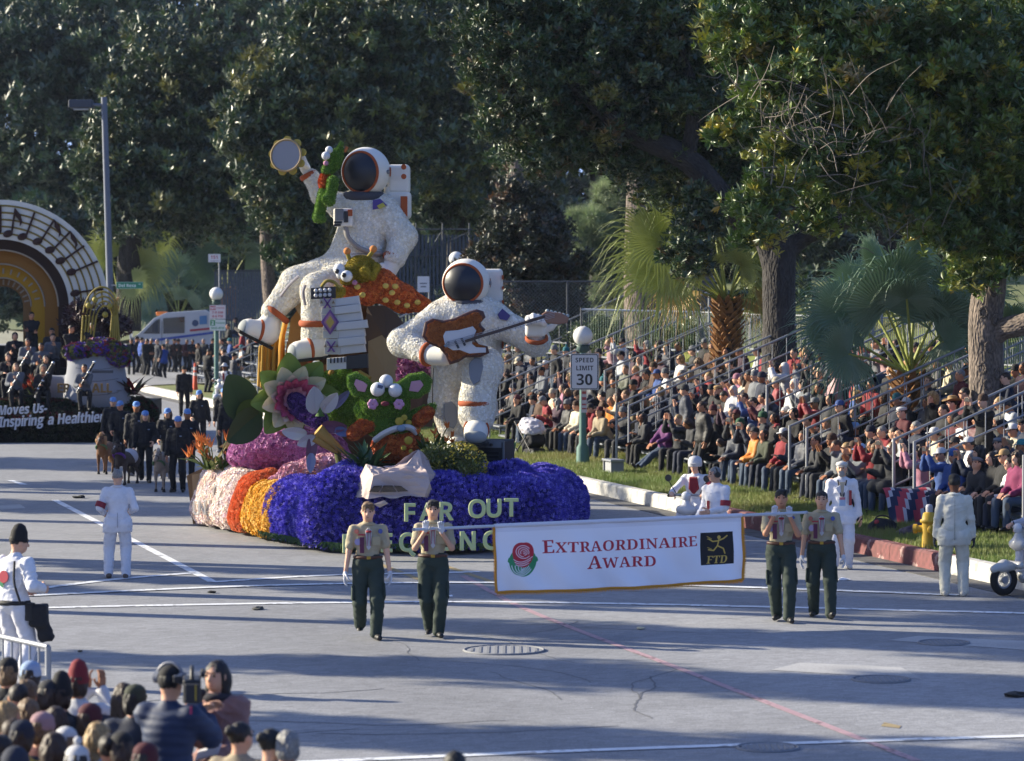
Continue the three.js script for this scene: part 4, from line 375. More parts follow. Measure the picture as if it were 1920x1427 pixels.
function makeKit(p, fine = false) {        // all the shapes of one pose
  const r = rigOf(p), kit = { r, p, fine, headQ: r.qh, headP: r.head }; const lim = (g) => (g.deleteAttribute('uv'), g);
  const hand = (a, which) => place(fine ? HANDS[which ?? 'relaxed'] : lowHand, a.W.clone().add(rot(V(0, 0.02, 0), a.q)), a.q, a.s, p.handScale ?? 1.02);
  const sh = bodyShapes(r), body = net(sh, fine ? 0.017 : 0.05, null), h = place(fine ? HEAD.fine : HEAD.low, r.head, r.qh);
  kit.handL = hand(r.arm[0], p.gl ?? p.grip); kit.handR = hand(r.arm[1], p.gr ?? p.grip);
  kit.body = merge([body, h, ...(p.gloves ? [] : [kit.handL, kit.handR])]);
  const c = fine ? 0.0145 : 0.036, cache = {};
  kit.top = (kind) => cache[kind] ??= boxUv(kind === 'puffer' ? net(topShapes(r, { infl: 0.03, hem: -0.06 }), c, ribs(fine ? 0.007 : 0.014)) : kind === 'shirt' ? net(topShapes(r, { infl: -0.01, short: true, crop: true }), c, folds(0.014, 13)) : kind === 'coat' ? net(topShapes(r, { infl: 0.014, skirt: 0.9, hem: -0.1 }), c, folds(0.02, 9)) : kind === 'suit' ? net(topShapes(r, { infl: 0.001, skirt: 0.3, hem: -0.12, hemCut: p.hy ? 0 : -0.2 }), c, folds(0.014, 9)) : net(topShapes(r, { infl: 0.014, hemCut: p.hy ? 0 : -0.13 }), c, folds(0.018, 10)));
  kit.bottom = (kind) => cache['b' + kind] ??= boxUv(net(legShapes(r, { infl: kind === 'loose' ? 0.016 : kind === 'slim' ? -0.008 : 0.004 }), fine ? 0.015 : 0.04, folds(0.013, 9)));
  kit.shoes = net(shoeShapes(r), fine ? 0.011 : 0.03);
  return kit;
}
const strandTex = dataTex(256, 256, (u, v) => { const w = pn(u, v * 0.999, 90, 1) * 0.5 + pn(u + pn(u, v, 6, 4) * 0.03, v, 40, 2) * 0.5, k = 0.2 + w * 1.25; return [k, k, k]; }, true, 3, 0.7), weaveTex = dataTex(256, 256, (u, v) => { const k = 0.94 + (pn(u, v, 5, 1) - 0.5) * 0.05 + (pn(u, v, 17, 2) - 0.5) * 0.04 + (hash3(u * 256 | 0, v * 256 | 0, 4) - 0.5) * 0.09; return [k, k, k]; }, true, 1.6, 1.6), ribTex = dataTex(256, 64, (u, v) => { const k = 0.62 + 0.38 * Math.abs(Math.sin(u * PI * 44)); return [k, k, k]; }, true);
const COL = { black: 0x15161a, charcoal: 0x2a2c31, navy: 0x1b2438, blue: 0x2c4a86, 'bright blue': 0x2c5a9c, grey: 0x6c7076, 'light grey': 0xa9adb2, white: 0xc9c9ca, cream: 0xc2b8a0, beige: 0x9d9078, tan: 0xa08258, brown: 0x4d3626, olive: 0x3a4030, green: 0x2c5a3c, teal: 0x27737c, red: 0x84202a, maroon: 0x521a24, pink: 0xa47084, 'dusty pink': 0xa9868a, magenta: 0x7a2450, purple: 0x5c2560, plum: 0x392233, orange: 0xc87a20, yellow: 0xc9a63a, 'dark green': 0x24392c, 'light blue': 0x86aede, denim: 0x38485e, 'pale blue': 0x9db4d2, khaki: 0x857658 };
const SKINS = [0xc89a7e, 0xb98466, 0x9a6a4c, 0xd3a68c, 0x6e4631], HAIRC = { black: 0x100e0e, dark: 0x1e1613, brown: 0x3a271b, light: 0x7d6244, blonde: 0xa88a5a, grey: 0x8b8a88, white: 0xc4c4c2, red: 0x5a2c1a };
const skinMats = SKINS.map((c) => new THREE.MeshPhysicalMaterial({ color: c, roughness: 0.55, specularIntensity: 0.5 })), eyeM = M(0x1b1412, 0.25), lipM = [0x8d4d45, 0x7c4038, 0x5e3428, 0x9a544c, 0x45231d].map((c) => M(c, 0.6)), browM = M(0x241a15, 0.9);
const cloth = (name, o = {}) => M(typeof name === 'number' ? name : COL[name], o.rough ?? 0.85, { sheen: 0.3, sheenRoughness: 0.6, map: o.rib ? ribTex : weaveTex, ...(o.x || {}) });
// one person: s = {top, topKind, bottom, bottomKind, shoe, skin, hair, hairStyle, hat, hatKind, shades}
function dress(t, kit, s) {
  const sk = s.skin ?? 0, b = part(t, 'body', kit.body, skinMats[sk]);
  if (s.top !== undefined) part(t, s.topKind === 'coat' ? 'coat' : s.topKind === 'shirt' ? 'shirt' : s.topKind === 'sweater' ? 'sweater' : 'jacket', kit.top(s.topKind), cloth(s.top, { rough: s.topKind === 'puffer' ? 0.65 : 0.85 }));
  part(t, 'trousers', kit.bottom(s.bottomKind ?? 'plain'), cloth(s.bottom ?? 'navy')); part(t, 'shoes', kit.shoes, M(typeof s.shoe === 'number' ? s.shoe : COL[s.shoe ?? 'black'], 0.5));
  const H = new THREE.Group(); const onHead = (name, geo, mat) => { const m = part(t, name, geo, mat); m.position.copy(kit.headP); m.quaternion.copy(kit.headQ); return m; };
  if (s.hairStyle && s.hatKind !== 'hood') onHead('hair', hairGeo(s.hairStyle, kit.fine), M(typeof s.hair === 'number' ? s.hair : HAIRC[s.hair] ?? HAIRC.dark, 0.6, { map: strandTex }));
  if (s.hatKind) onHead(s.hatKind === 'cap' || s.hatKind === 'flat' ? 'cap' : s.hatKind === 'helmet' ? 'helmet' : 'hat', hatGeo(s.hatKind), cloth(s.hat, { rough: s.hatKind === 'helmet' ? 0.25 : 0.85, rib: ['beanie', 'tall', 'pompom'].includes(s.hatKind) }));
  if (s.shades) onHead('sunglasses', merged('shades', FACE.shades), M(0x0c0c0e, 0.2));
  else { for (const e of FACE.eye) onHead('eye', e, eyeM); if (kit.fine) for (const e of FACE.brow) onHead('eyebrow', e, browM); }
  if (kit.fine) onHead('mouth', FACE.mouth, lipM[sk]);
  return b;
}
const mergedCache = {}; const merged = (k, l) => mergedCache[k] ??= merge(l);
function person(name, label, pos, yaw, kit, s, group, k = 1) { const t = thing(name, label, 'person', pos, yaw, group); t.scale.setScalar(k); dress(t, kit, s); return t; }

// ---------------------------------------------------------------- stands on the bank
const SEAT = (r) => 0.68 + 0.295 * r, ROWV = (r) => 22.3 + 0.72 * r, AISLES = [48.6, 54.4, 60, 65.6, 72, 78, 84, 91, 98, 105, 112, 119, 126, 133, 140], ROWS = 8;
const alu = new THREE.MeshStandardMaterial({ color: 0x8d9196, roughness: 0.45, metalness: 0.6 }), steel = new THREE.MeshStandardMaterial({ color: 0x8f9297, roughness: 0.5, metalness: 0.4 }), darkSteel = M(0x4b4f55, 0.6, { metalness: 0.4 });
const ORD = ['first', 'second', 'third', 'fourth', 'fifth', 'sixth', 'seventh'];
const sectionName = (u) => u > 100 ? 'far along the road behind the seated astronaut' : u > 97.5 ? 'far behind the guitarist' : u > 90.5 ? 'behind the guitar headstock' : u > 83.5 ? 'behind the guitarist' : u > 78 ? 'left of the speed limit sign' : u > 72 ? 'beside the speed limit sign' : u > 65.6 ? 'below the shaggy palm' : u > 60 ? 'below the forked magnolia' : u > 54.4 ? 'below the blue grey palm' : 'at the right edge above the hydrant';
for (let i = 0; i < AISLES.length - 1; i++) {
  const a = AISLES[i] + 0.55, b = AISLES[i + 1] - 0.55, m = (a + b) / 2, far = m > 100, t = thing('bleacher', `tiered aluminium bleacher section ${far ? `far along the road, ${ORD[i - 9]} from the guitarist` : sectionName(m)}`, 'bleacher', W(m, 22, 0.1));
  t.rotation.y = Math.atan2(-DU.z, DU.x);   // x runs along the road, z away from it
  const L = b - a, zz = (v) => v - 22, y0 = -0.1;
  for (let r = 0; r < ROWS; r++) { part(t, 'bench', box(L, 0.045, 0.26, 0, SEAT(r) - 0.02 + y0, zz(ROWV(r) + 0.02), 0.01), alu); if (r) part(t, 'foot_board', box(L, 0.035, 0.3, 0, SEAT(r) - 0.44 + y0, zz(ROWV(r) - 0.42)), alu); }
  const posts = []; for (let k = 0; k < 4; k++) for (let r = 0; r < ROWS; r += 1) posts.push(box(0.05, Math.max(0.1, SEAT(r) - 0.05 - Math.max(0, bankH(m, ROWV(r)) - 0.1)), 0.05, -L / 2 + 0.3 + k * (L - 0.6) / 3, (SEAT(r) - 0.05 + y0 + Math.max(-0.1, bankH(m, ROWV(r)) - 0.2)) / 2, zz(ROWV(r)))); part(t, 'frame', posts, darkSteel);
}
const rad = (a, b, r = 0.022) => rod(a, b, r, r, 6);
for (let i = 0; i < AISLES.length; i++) { if (AISLES[i] > 127) continue;
  const steps = thing('stair', `grey metal steps between bleacher sections ${AISLES[i] > 100 ? `far along the road, ${ORD[i - 9]} from the guitarist` : sectionName(AISLES[i] - 0.1) + (i < 1 ? ' corner' : '')}`, 'stairs', W(AISLES[i], 22, 0.1)); steps.rotation.y = Math.atan2(-DU.z, DU.x);
  for (let r = 0; r < 15; r++) part(steps, 'step', box(0.95, 0.05, 0.34, 0, 0.28 + r * 0.15 - 0.1, 21.95 + r * 0.36 - 22), alu);
  for (const s of i === 1 || i === 2 || i === 4 ? [-1, 1] : [1]) { const u = AISLES[i] + s * 0.5, sl = 0.417, v0 = [3, 5, 7].includes(i) ? 23.4 : 21.9, y = 1.72 + (v0 - 21.9) * sl, v1 = 28.2, o = W(u, v0, 0.1), at = (v, dy) => W(u, v, y + (v - v0) * sl + dy).sub(o), t = thing('handrail', `steel handrail of the stands ${AISLES[i] > 100 ? `far along the road, ${ORD[i - 9]} aisle beyond the guitarist` : sectionName(AISLES[i] - 0.1) + (i < 1 ? ' corner' : '')}, ${s > 0 ? 'far' : 'near'} side`, 'handrail', o);
    part(t, 'top_rail', rad(at(v0, 0), at(v1, 0), 0.028), steel); part(t, 'middle_rail', rad(at(v0, -0.42), at(v1, -0.42)), steel); part(t, 'bottom_rail', rad(at(v0, -0.85), at(v1, -0.85)), steel); part(t, 'post', rad(at(v0, 0.02), at(v0, -1.7), 0.034), steel);
    for (let v = v0 + 0.3; v < v1; v += 0.36) part(t, 'baluster', rod(at(v, 0), at(v, -0.85), 0.011, 0.011, 5), steel); part(t, 'post', rad(at(v1, 0), at(v1, -1), 0.03), steel); } }
// barricades closing the top of the stands
const barricadeKit = (() => { const L = 2.2, H = 1.1, g = new THREE.Group(); const f = [rod(V(-L / 2, 0.12, 0), V(-L / 2, H, 0), 0.02), rod(V(L / 2, 0.12, 0), V(L / 2, H, 0), 0.02), rod(V(-L / 2, H, 0), V(L / 2, H, 0), 0.02), rod(V(-L / 2, 0.15, 0), V(L / 2, 0.15, 0), 0.018)]; part(g, 'frame', f, steel); for (let i = 1; i < 18; i++) part(g, 'bar', rod(V(-L / 2 + i * L / 18, 0.15, 0), V(-L / 2 + i * L / 18, H, 0), 0.009, 0.009, 5), steel); part(g, 'foot', [box(0.05, 0.02, 0.5, -L / 2 + 0.2, 0.01, 0), box(0.05, 0.02, 0.5, L / 2 - 0.2, 0.01, 0), rod(V(-L / 2 + 0.2, 0, 0), V(-L / 2 + 0.2, 0.15, 0), 0.012), rod(V(L / 2 - 0.2, 0, 0), V(L / 2 - 0.2, 0.15, 0), 0.012)], steel); return g; })();
function barricade(label, pos, yaw, group) { const t = barricadeKit.clone(); t.name = numbered('barricade'); t.position.copy(pos); t.rotation.y = yaw; scene.add(t); return tag(t, label, 'barricade', group); }
for (let k = 0; k < 24; k++) { const u = 52 + k * 2.3; barricade('steel crowd barricade with thin upright bars along the top of the stands', W(u, 28.9, bankH(u, 28.9)), Math.atan2(-DU.z, DU.x), 'barricades along the top of the stands'); }
// chain link fence with posts on the bank behind the guitarist
{ const d = 95, a = P(925, 640, d), t = thing('chain_link_fence', 'chain link fence with steel posts on the bank behind the guitar neck', 'fence', V(a.x, 0, a.z)), L = 6.6, H = 1.9, y0 = P(0, 648, d).y, g = []; for (let x = 0; x <= L; x += 2.2) part(t, 'post', rod(V(x, y0 - 0.8, 0), V(x, y0 + H, 0), 0.035), darkSteel); part(t, 'rail', rod(V(0, y0 + H, 0), V(L, y0 + H, 0), 0.025), darkSteel);
  for (let x = -H; x < L; x += 0.11) { for (const s of [0, 1]) { const x0 = Math.max(0, x), x1 = Math.min(L, x + H), q = (X) => V(X, y0 + (s ? H - (X - x) : X - x), 0); if (x1 > x0) g.push(beam(q(x0), q(x1), 0.006, 0.006)); } } stuffed(part(t, 'wire_mesh', g, M(0x868b8c, 0.5, { metalness: 0.4 }))); }
{ const d = 92, a = P(1090, 600, d), t = thing('screen_fence', 'low green screened fence on steel posts between the sign and the tall palm', 'fence', V(a.x, 0, a.z)), L = 3.4, y0 = P(0, 652, d).y; for (let x = 0; x <= L + 0.1; x += 1.13) part(t, 'post', rod(V(x, y0 - 0.8, 0), V(x, y0 + 1.15, 0), 0.03), darkSteel); part(t, 'rail', rod(V(0, y0 + 1.1, 0), V(L, y0 + 1.02, 0.4), 0.03), M(0xb9bdbd, 0.6)); const g = []; for (let x = 0; x < L; x += 0.07) g.push(rod(V(x, y0, 0.02), V(x, y0 + 1.05, 0.02), 0.008, 0.008, 4)); stuffed(part(t, 'mesh_screen', g, M(0x6d7f6a, 0.8))); }
// back of a tall scaffold stand seen between the astronauts, with a dark slatted screen
{ const d = 118, c = P(830, 640, d), t = thing('scaffold_stand', 'tall scaffold frame with dark slatted screen behind the seated astronaut', 'scaffold', V(c.x, 0, c.z)), y = (p) => P(0, p, d).y, x = (p) => P(p, 500, d).x - c.x; for (const p of [730, 780, 830, 880, 925]) part(t, 'standard', rod(V(x(p), y(690), 0), V(x(p), y(418), 0), 0.03), darkSteel); for (const q of [430, 480, 535, 590]) part(t, 'ledger', rod(V(x(725), y(q), 0), V(x(930), y(q), 0), 0.025), darkSteel); for (const [p, q, r, s] of [[735, 590, 830, 430], [830, 590, 735, 430], [830, 590, 925, 430], [780, 480, 880, 435]]) part(t, 'brace', rod(V(x(p), y(q), 0.05), V(x(r), y(s), 0.05), 0.018), darkSteel); for (let p = 722; p < 932; p += 7) part(t, 'slat', box(0.09, y(440) - y(700), 0.02, x(p), (y(440) + y(700)) / 2, -0.15), M(0x3c4552, 0.8)); }
{ const d = 150, c = P(440, 640, d), t = thing('screen_wall', 'dark upright slatted screen behind the 151 sign, seen through the leaves', 'fence', V(c.x, 0, c.z)), y = (p) => P(0, p, d).y, x = (p) => P(p, 500, d).x - c.x; for (let p = 404; p < 500; p += 5) part(t, 'slat', box(0.1, y(506) - y(700), 0.03, x(p), (y(506) + y(700)) / 2, 0), M(0x535c68, 0.7)); part(t, 'rail', [box(x(500) - x(402), 0.08, 0.05, (x(500) + x(402)) / 2, y(508), 0.04), box(x(500) - x(402), 0.08, 0.05, (x(500) + x(402)) / 2, y(600), 0.04)], darkSteel); }

// ---------------------------------------------------------------- spectators on the stands
const SIT = { hy: 0.54, hz: 0, fl: [0.13, 0.09, 0.42], fr: [-0.12, 0.09, 0.46], hl: [0.1, 0.62, 0.3], hr: [-0.09, 0.63, 0.31], pl: [0, -1, 0.2], pr: [0, -1, 0.2], lean: 0.06 };
const POSES = {
  sit: SIT, sitleft: { ...SIT, yaw: 0.5, twist: 0.1 }, lean: { ...SIT, lean: 0.42, hl: [0.06, 0.62, 0.46], hr: [-0.05, 0.6, 0.48], pitch: -0.25, yaw: 0.25 }, phone: { ...SIT, hl: [0.06, 1.2, 0.36], hr: [-0.06, 1.2, 0.36], dl: [0, 1, 0.1], dr: [0, 1, 0.1], pl: [-1, 0, 0.5], pr: [1, 0, 0.5], el: [0.6, -1, 0], er: [-0.6, -1, 0] }, clap: { ...SIT, hl: [0.03, 1.0, 0.36], hr: [-0.03, 1.0, 0.36], dl: [0, 0.9, 0.5], dr: [0, 0.9, 0.5], pl: [-1, 0, 0], pr: [1, 0, 0], yaw: -0.3 }, chin: { ...SIT, lean: 0.2, hl: [0.05, 1.06, 0.26], dl: [-0.3, 1, -0.2], pl: [-1, 0, -0.3], yaw: 0.2, pitch: 0.08 }, fold: { ...SIT, hl: [-0.1, 0.86, 0.24], hr: [0.1, 0.83, 0.23], pl: [0, 0, -1], pr: [0, 0, -1], yaw: -0.4 }, down: { ...SIT, lean: 0.2, pitch: 0.5, hl: [0.05, 0.78, 0.34], hr: [-0.05, 0.78, 0.34] }, back: { ...SIT, lean: -0.18, fl: [0.12, 0.1, 0.72], fr: [-0.02, 0.09, 0.78], tpl: 0.8, tpr: 0.8, hl: [0.16, 0.66, 0.3] },
  stand: {}, standfold: { hl: [-0.08, 1.16, 0.22], hr: [0.08, 1.12, 0.22], pl: [0, 0, -1], pr: [0, 0, -1], yaw: 0.3 }, standphone: { hl: [0.06, 1.52, 0.36], hr: [-0.06, 1.52, 0.36], dl: [0, 1, 0.1], dr: [0, 1, 0.1], pl: [-1, 0, 0.5], pr: [1, 0, 0.5], el: [0.6, -1, 0], er: [-0.6, -1, 0] }, standdown: { pitch: 0.35, yaw: -0.2, hl: [0.1, 1.05, 0.3], hr: [-0.1, 1.05, 0.3], lean: 0.08 },
};
const kits = {}, kitOf = (k) => kits[k] ??= makeKit(POSES[k]);
const DOING = { sit: 'seated', sitleft: 'seated turning', lean: 'leaning forward', phone: 'seated filming with raised hands', clap: 'seated clapping', chin: 'hand at chin', fold: 'with folded arms', down: 'looking down', back: 'sprawled with legs stretched out', stand: 'standing', standfold: 'standing with folded arms', standphone: 'standing and filming', standdown: 'standing looking down' };
const KIND = { jacket: 'jacket', puffer: 'puffer jacket', sweater: 'sweater', coat: 'long coat' };
const crowdAt = [], crowdLabels = new Map();
const LANDMARK = (x, y) => { for (const [a, b, c, d, w] of [[915, 1075, 560, 1000, 'right of the guitarist'], [1075, 1135, 560, 1000, 'by the speed limit sign'], [1135, 1215, 560, 1000, 'just right of the speed sign'], [1215, 1290, 700, 1000, 'behind the scooter rider'], [1215, 1320, 560, 700, 'left of the shaggy palm'], [1290, 1380, 560, 1000, 'below the shaggy palm'], [1380, 1480, 560, 1000, 'below the forked magnolia'], [1480, 1570, 560, 1000, 'beside the second stair'], [1570, 1640, 560, 1000, 'above the bearded man'], [1640, 1720, 560, 1000, 'left of the yellow hydrant'], [1720, 1790, 560, 1000, 'above the yellow hydrant'], [1790, 1860, 560, 1000, 'left of the pale tree trunk'], [1860, 1990, 560, 1000, 'at the right edge']]) if (x >= a && x < b && y >= c && y < d) return w; return 'beside the globe lamp far left'; };
const HATN = { beanie: 'beanie', pompom: 'pompom beanie', cap: 'cap', flat: 'flat cap', straw: 'straw hat', cowboy: 'straw cowboy hat', hood: 'hood', tall: 'tall beanie' };
const ROWN = ['front row', 'second row', 'third row', 'fourth row', 'fifth row', 'sixth row', 'seventh row', 'top row'];
function spectator(px, py, pose, top, kind, o = {}) {     // head at that pixel of the photograph
  const stand = pose.startsWith('stand'), kit = kitOf(pose), hh = kit.headP.y, k = o.k ?? 1; let best = null;
  const solve = (r, dy) => { const v = ROWV(r) + (stand ? -0.32 : 0) + (o.dv ?? 0), y = (r < 0.5 ? 0.29 : SEAT(r) - 0.45) ; const c = (px - CX) / F, D = v / (c * DV.x - DV.z), hy = (r < 0.5 && o.dv ? 0.29 : y) + (stand ? 0 : r < 0.5 ? 0.0 : 0) + hh * k; return { v, y, D, e: Math.abs(P(px, py, D).y - hy), u: uvOf(V(c * D, 0, -D))[0], r }; };
  for (let r = 0; r < ROWS; r++) { if (o.row !== undefined && r !== o.row) continue; const s = solve(r); if (!best || s.e < best.e) best = s; }
  const pos = W(best.u, best.v, best.y); if (o.row === undefined && !stand) pos.y += clamp(P(px, py, best.D).y - (best.y + hh * k), -0.12, 0.12);
  const hatText = o.hatKind ? `${o.hatName ?? o.hat} ${HATN[o.hatKind] ?? 'hat'}` : `${o.hair ?? 'dark'} hair`; 
  crowdAt.push([px, py]); const where = LANDMARK(px, py);
  const t = person('person', '', pos, YAW_ROAD + (o.yaw ?? 0), kit, { top, topKind: kind, hairStyle: o.hatKind ? (o.long ? 'long' : 'short') : o.style ?? 'short', ...o }, 'spectators on the stands', k);
  t.userData.label = `${k < 0.8 ? 'child' : 'spectator'} in ${top} ${KIND[kind]} with ${hatText}, ${DOING[pose]}, ${where}`; t.userData.row = best.r; t.userData.px = px; crowdLabels.set(t, best.r);
  if (pose.endsWith('phone') && o.phone !== false) { const w = V((kit.r.arm[0].W.x + kit.r.arm[1].W.x) / 2, kit.r.arm[0].W.y + 0.13, kit.r.arm[0].W.z + 0.045).multiplyScalar(k).applyAxisAngle(UP, t.rotation.y).add(pos), ph = thing('phone', '', 'phone', w, t.rotation.y, 'phones held up by spectators'); part(ph, 'case', box(0.15, 0.078, 0.01, 0, 0, 0, 0.004), M(o.phone ?? 0x18181b, 0.4)); part(ph, 'screen', box(0.138, 0.068, 0.002, 0, 0, -0.006), M(0x30445c, 0.15)); ph.userData.label = `phone held by the ${top} ${KIND[kind]} spectator with ${hatText} ${where}`; ph.userData.px = px; crowdLabels.set(ph, best.r); }
  return t;
}
// px, py of the head; pose; colour; garment; hat or hair; more
const PEOPLE = `
1041 650 stand black jacket beanie:grey
1124 661 stand black jacket cap:charcoal
1019 696 sit grey jacket cap:black
1010 714 lean black jacket cap:black
979 703 sit black jacket hair:black:short
953 699 sit black jacket hair:brown:bob
997 705 sitleft charcoal jacket hair:dark:short
966 728 sit black puffer beanie:navy
938 717 lean black jacket hair:dark:short
926 734 sit white jacket hood:white
982 749 lean black jacket beanie:maroon
1018 743 sit brown jacket hair:brown:curly
1032 752 down red jacket cap:grey
1040 738 sit cream jacket beanie:cream
1068 758 sit black puffer beanie:grey shades row0
1085 767 sit cream puffer beanie:brown row0
1060 728 sit pink jacket hair:brown:long
1118 775 chin red jacket cap:charcoal row0
1138 770 lean beige sweater cap:maroon row0 denim
1153 717 sitleft black jacket hair:dark:bun
1190 722 standfold black jacket beanie:black khaki
1178 740 sit navy jacket hair:light:short
1150 752 sit orange jacket hair:light:long
1162 744 fold cream jacket hair:brown:long
1230 687 sit brown jacket beanie:brown
1236 702 sit blue jacket cap:blue
1252 700 sit white jacket beanie:grey
1277 649 phone navy jacket hair:dark:short
1280 674 sit white jacket hair:blonde:bob shades
1303 658 fold charcoal jacket beanie:grey shades
1325 643 sit black jacket cap:grey shades
1337 650 sitleft brown jacket hair:brown:bob
1243 734 sit navy jacket hair:blonde:bob
1215 703 sit black jacket hair:black:short
1212 796 down navy jacket hair:black:long row0
1223 792 lean charcoal jacket hair:dark:long row0
1234 781 sit navy jacket cap:grey row1
1247 786 back purple sweater hair:dark:short row0 denim
1286 738 stand navy puffer beanie:charcoal
1318 769 stand black puffer hair:brown:bun
1325 731 clap black jacket hood:black
1340 731 sit black jacket beanie:black
1358 731 chin black jacket flat:tan
1372 743 down black jacket hair:dark:short
1379 732 sit white jacket hair:white:bob
1400 746 sit navy jacket hair:brown:short
1417 758 phone blue puffer hair:dark:short
1387 711 clap pink jacket beanie:pink
1397 713 clap cream jacket hair:brown:long
1409 705 sit brown jacket hair:dark:short
1420 705 sit grey jacket pompom:grey
1433 708 sit navy jacket beanie:navy
1436 783 sit charcoal jacket pompom:green shades
1395 816 lean navy puffer flat:grey row0 denim
1434 814 lean orange puffer cap:charcoal row0 denim
1451 823 lean olive jacket hair:dark:bob row0 navy
1361 849 down black jacket hair:brown:long row0 child
1461 802 sit red jacket cap:red child
1474 814 sit red jacket cap:white
1392 796 phone charcoal jacket beanie:green
1458 784 sit black jacket hair:dark:bob
1493 770 sit black jacket hair:black:bob
1509 767 sit maroon jacket hair:black:short
1493 662 sit red jacket hair:dark:short
1512 661 sit brown jacket hair:blonde:curly
1542 728 sit black jacket hair:black:short
1561 743 sit charcoal jacket hair:black:bob
1577 758 stand black jacket cap:blue
1608 774 phone black jacket hair:black:bob
1624 748 down black jacket straw:tan
1664 752 sit black jacket hair:brown:bob
1687 752 sit navy jacket beanie:teal
1674 783 sit black jacket hair:brown:bob child
1718 757 lean black jacket cap:white
1743 760 sit navy jacket hair:dark:bob
1792 757 sit red jacket cowboy:tan
1775 764 sit black jacket hair:dark:short
1846 747 standphone black jacket beanie:brown
1609 804 phone navy jacket cap:light_blue
1639 810 sit black jacket pompom:navy
1659 810 sit red jacket hair:grey:short
1683 812 clap white jacket hair:brown:short
1724 798 clap navy jacket hair:grey:short
1759 814 sit cream jacket cap:white
1859 798 chin navy jacket beanie:black
1886 801 sit grey jacket beanie:black shades
1906 807 sit cream jacket cap:white shades
1550 839 lean charcoal jacket hair:dark:short row0
1581 836 chin grey jacket hair:brown:short
1594 853 sit black jacket hair:blonde:short shades
1608 839 sit navy jacket cap:brown
1620 847 clap grey jacket cap:light_blue
1642 850 phone red jacket hair:dark:bob row0
1678 856 phone charcoal coat hair:light:bob row0 shades denim
1731 854 phone pink jacket hair:brown:curly row0
1773 835 sit black jacket beanie:black long
1797 832 sit grey jacket cap:charcoal shades
1824 832 sit white jacket cap:white
1843 847 sit black jacket hair:dark:curly
1771 868 phone blue jacket cap:white row0
1794 870 sit blue jacket beanie:bright_blue row0
1831 885 phone navy jacket hair:grey:bob row0
1866 859 sit black jacket hair:dark:long
1890 856 sit black jacket cap:tan
1914 859 sit magenta jacket hair:brown:curly
1901 898 sit white jacket hair:dark:short row0
1806 701 sit maroon jacket hair:grey:short
1818 699 sit black jacket hair:dark:short
1892 706 sit navy jacket hair:brown:short
1909 696 sit black jacket beanie:black
1815 733 sit maroon jacket hair:black:short shades
1674 692 sit black jacket hair:brown:short
1682 706 sit grey jacket cap:white
1608 712 sit red jacket hair:black:bob
1637 721 sit red jacket hair:dark:short
1612 733 sit blue jacket hood:pale_blue
444 600 sit navy jacket hair:dark:bob
433 640 sit blue jacket beanie:teal
462 655 lean light_grey jacket beanie:teal
425 655 down white jacket hood:grey
448 690 sit grey jacket beanie:navy
430 612 sit black jacket hair:brown:short
418 640 sit black jacket hair:black:short
470 640 sit black jacket hair:brown:long
455 625 sit red jacket hair:dark:short
478 620 sit charcoal jacket hair:grey:short
415 672 sit grey jacket hair:brown:long
475 600 sit white jacket hair:dark:bob
`;
{ const SK = rngOf(77), fix = (c) => c.replace('_', ' '); for (const lineText of PEOPLE.trim().split('\n')) { const w = lineText.trim().split(/\s+/), o = { skin: Math.floor(SK() * SK() * 5), bottom: pick(['navy', 'charcoal', 'black', 'denim', 'denim'], SK), yaw: (SK() - 0.35) * 0.7 }; const [k, a, b] = w[5].split(':'); if (k === 'hair') { o.hair = a; o.style = b; } else { o.hatKind = k; o.hat = fix(a); o.hair = pick(['dark', 'brown', 'black', 'grey'], SK); } for (const x of w.slice(6)) { if (x === 'shades') o.shades = true; else if (x.startsWith('row')) o.row = +x[3]; else if (x === 'child') o.k = 0.72; else if (x === 'long') o.long = true; else o.bottom = x; }
  if (w[2].startsWith('stand') && !(+w[0] > 1800)) o.row = undefined; spectator(+w[0], +w[1], w[2], fix(w[3]), w[4], o); } }
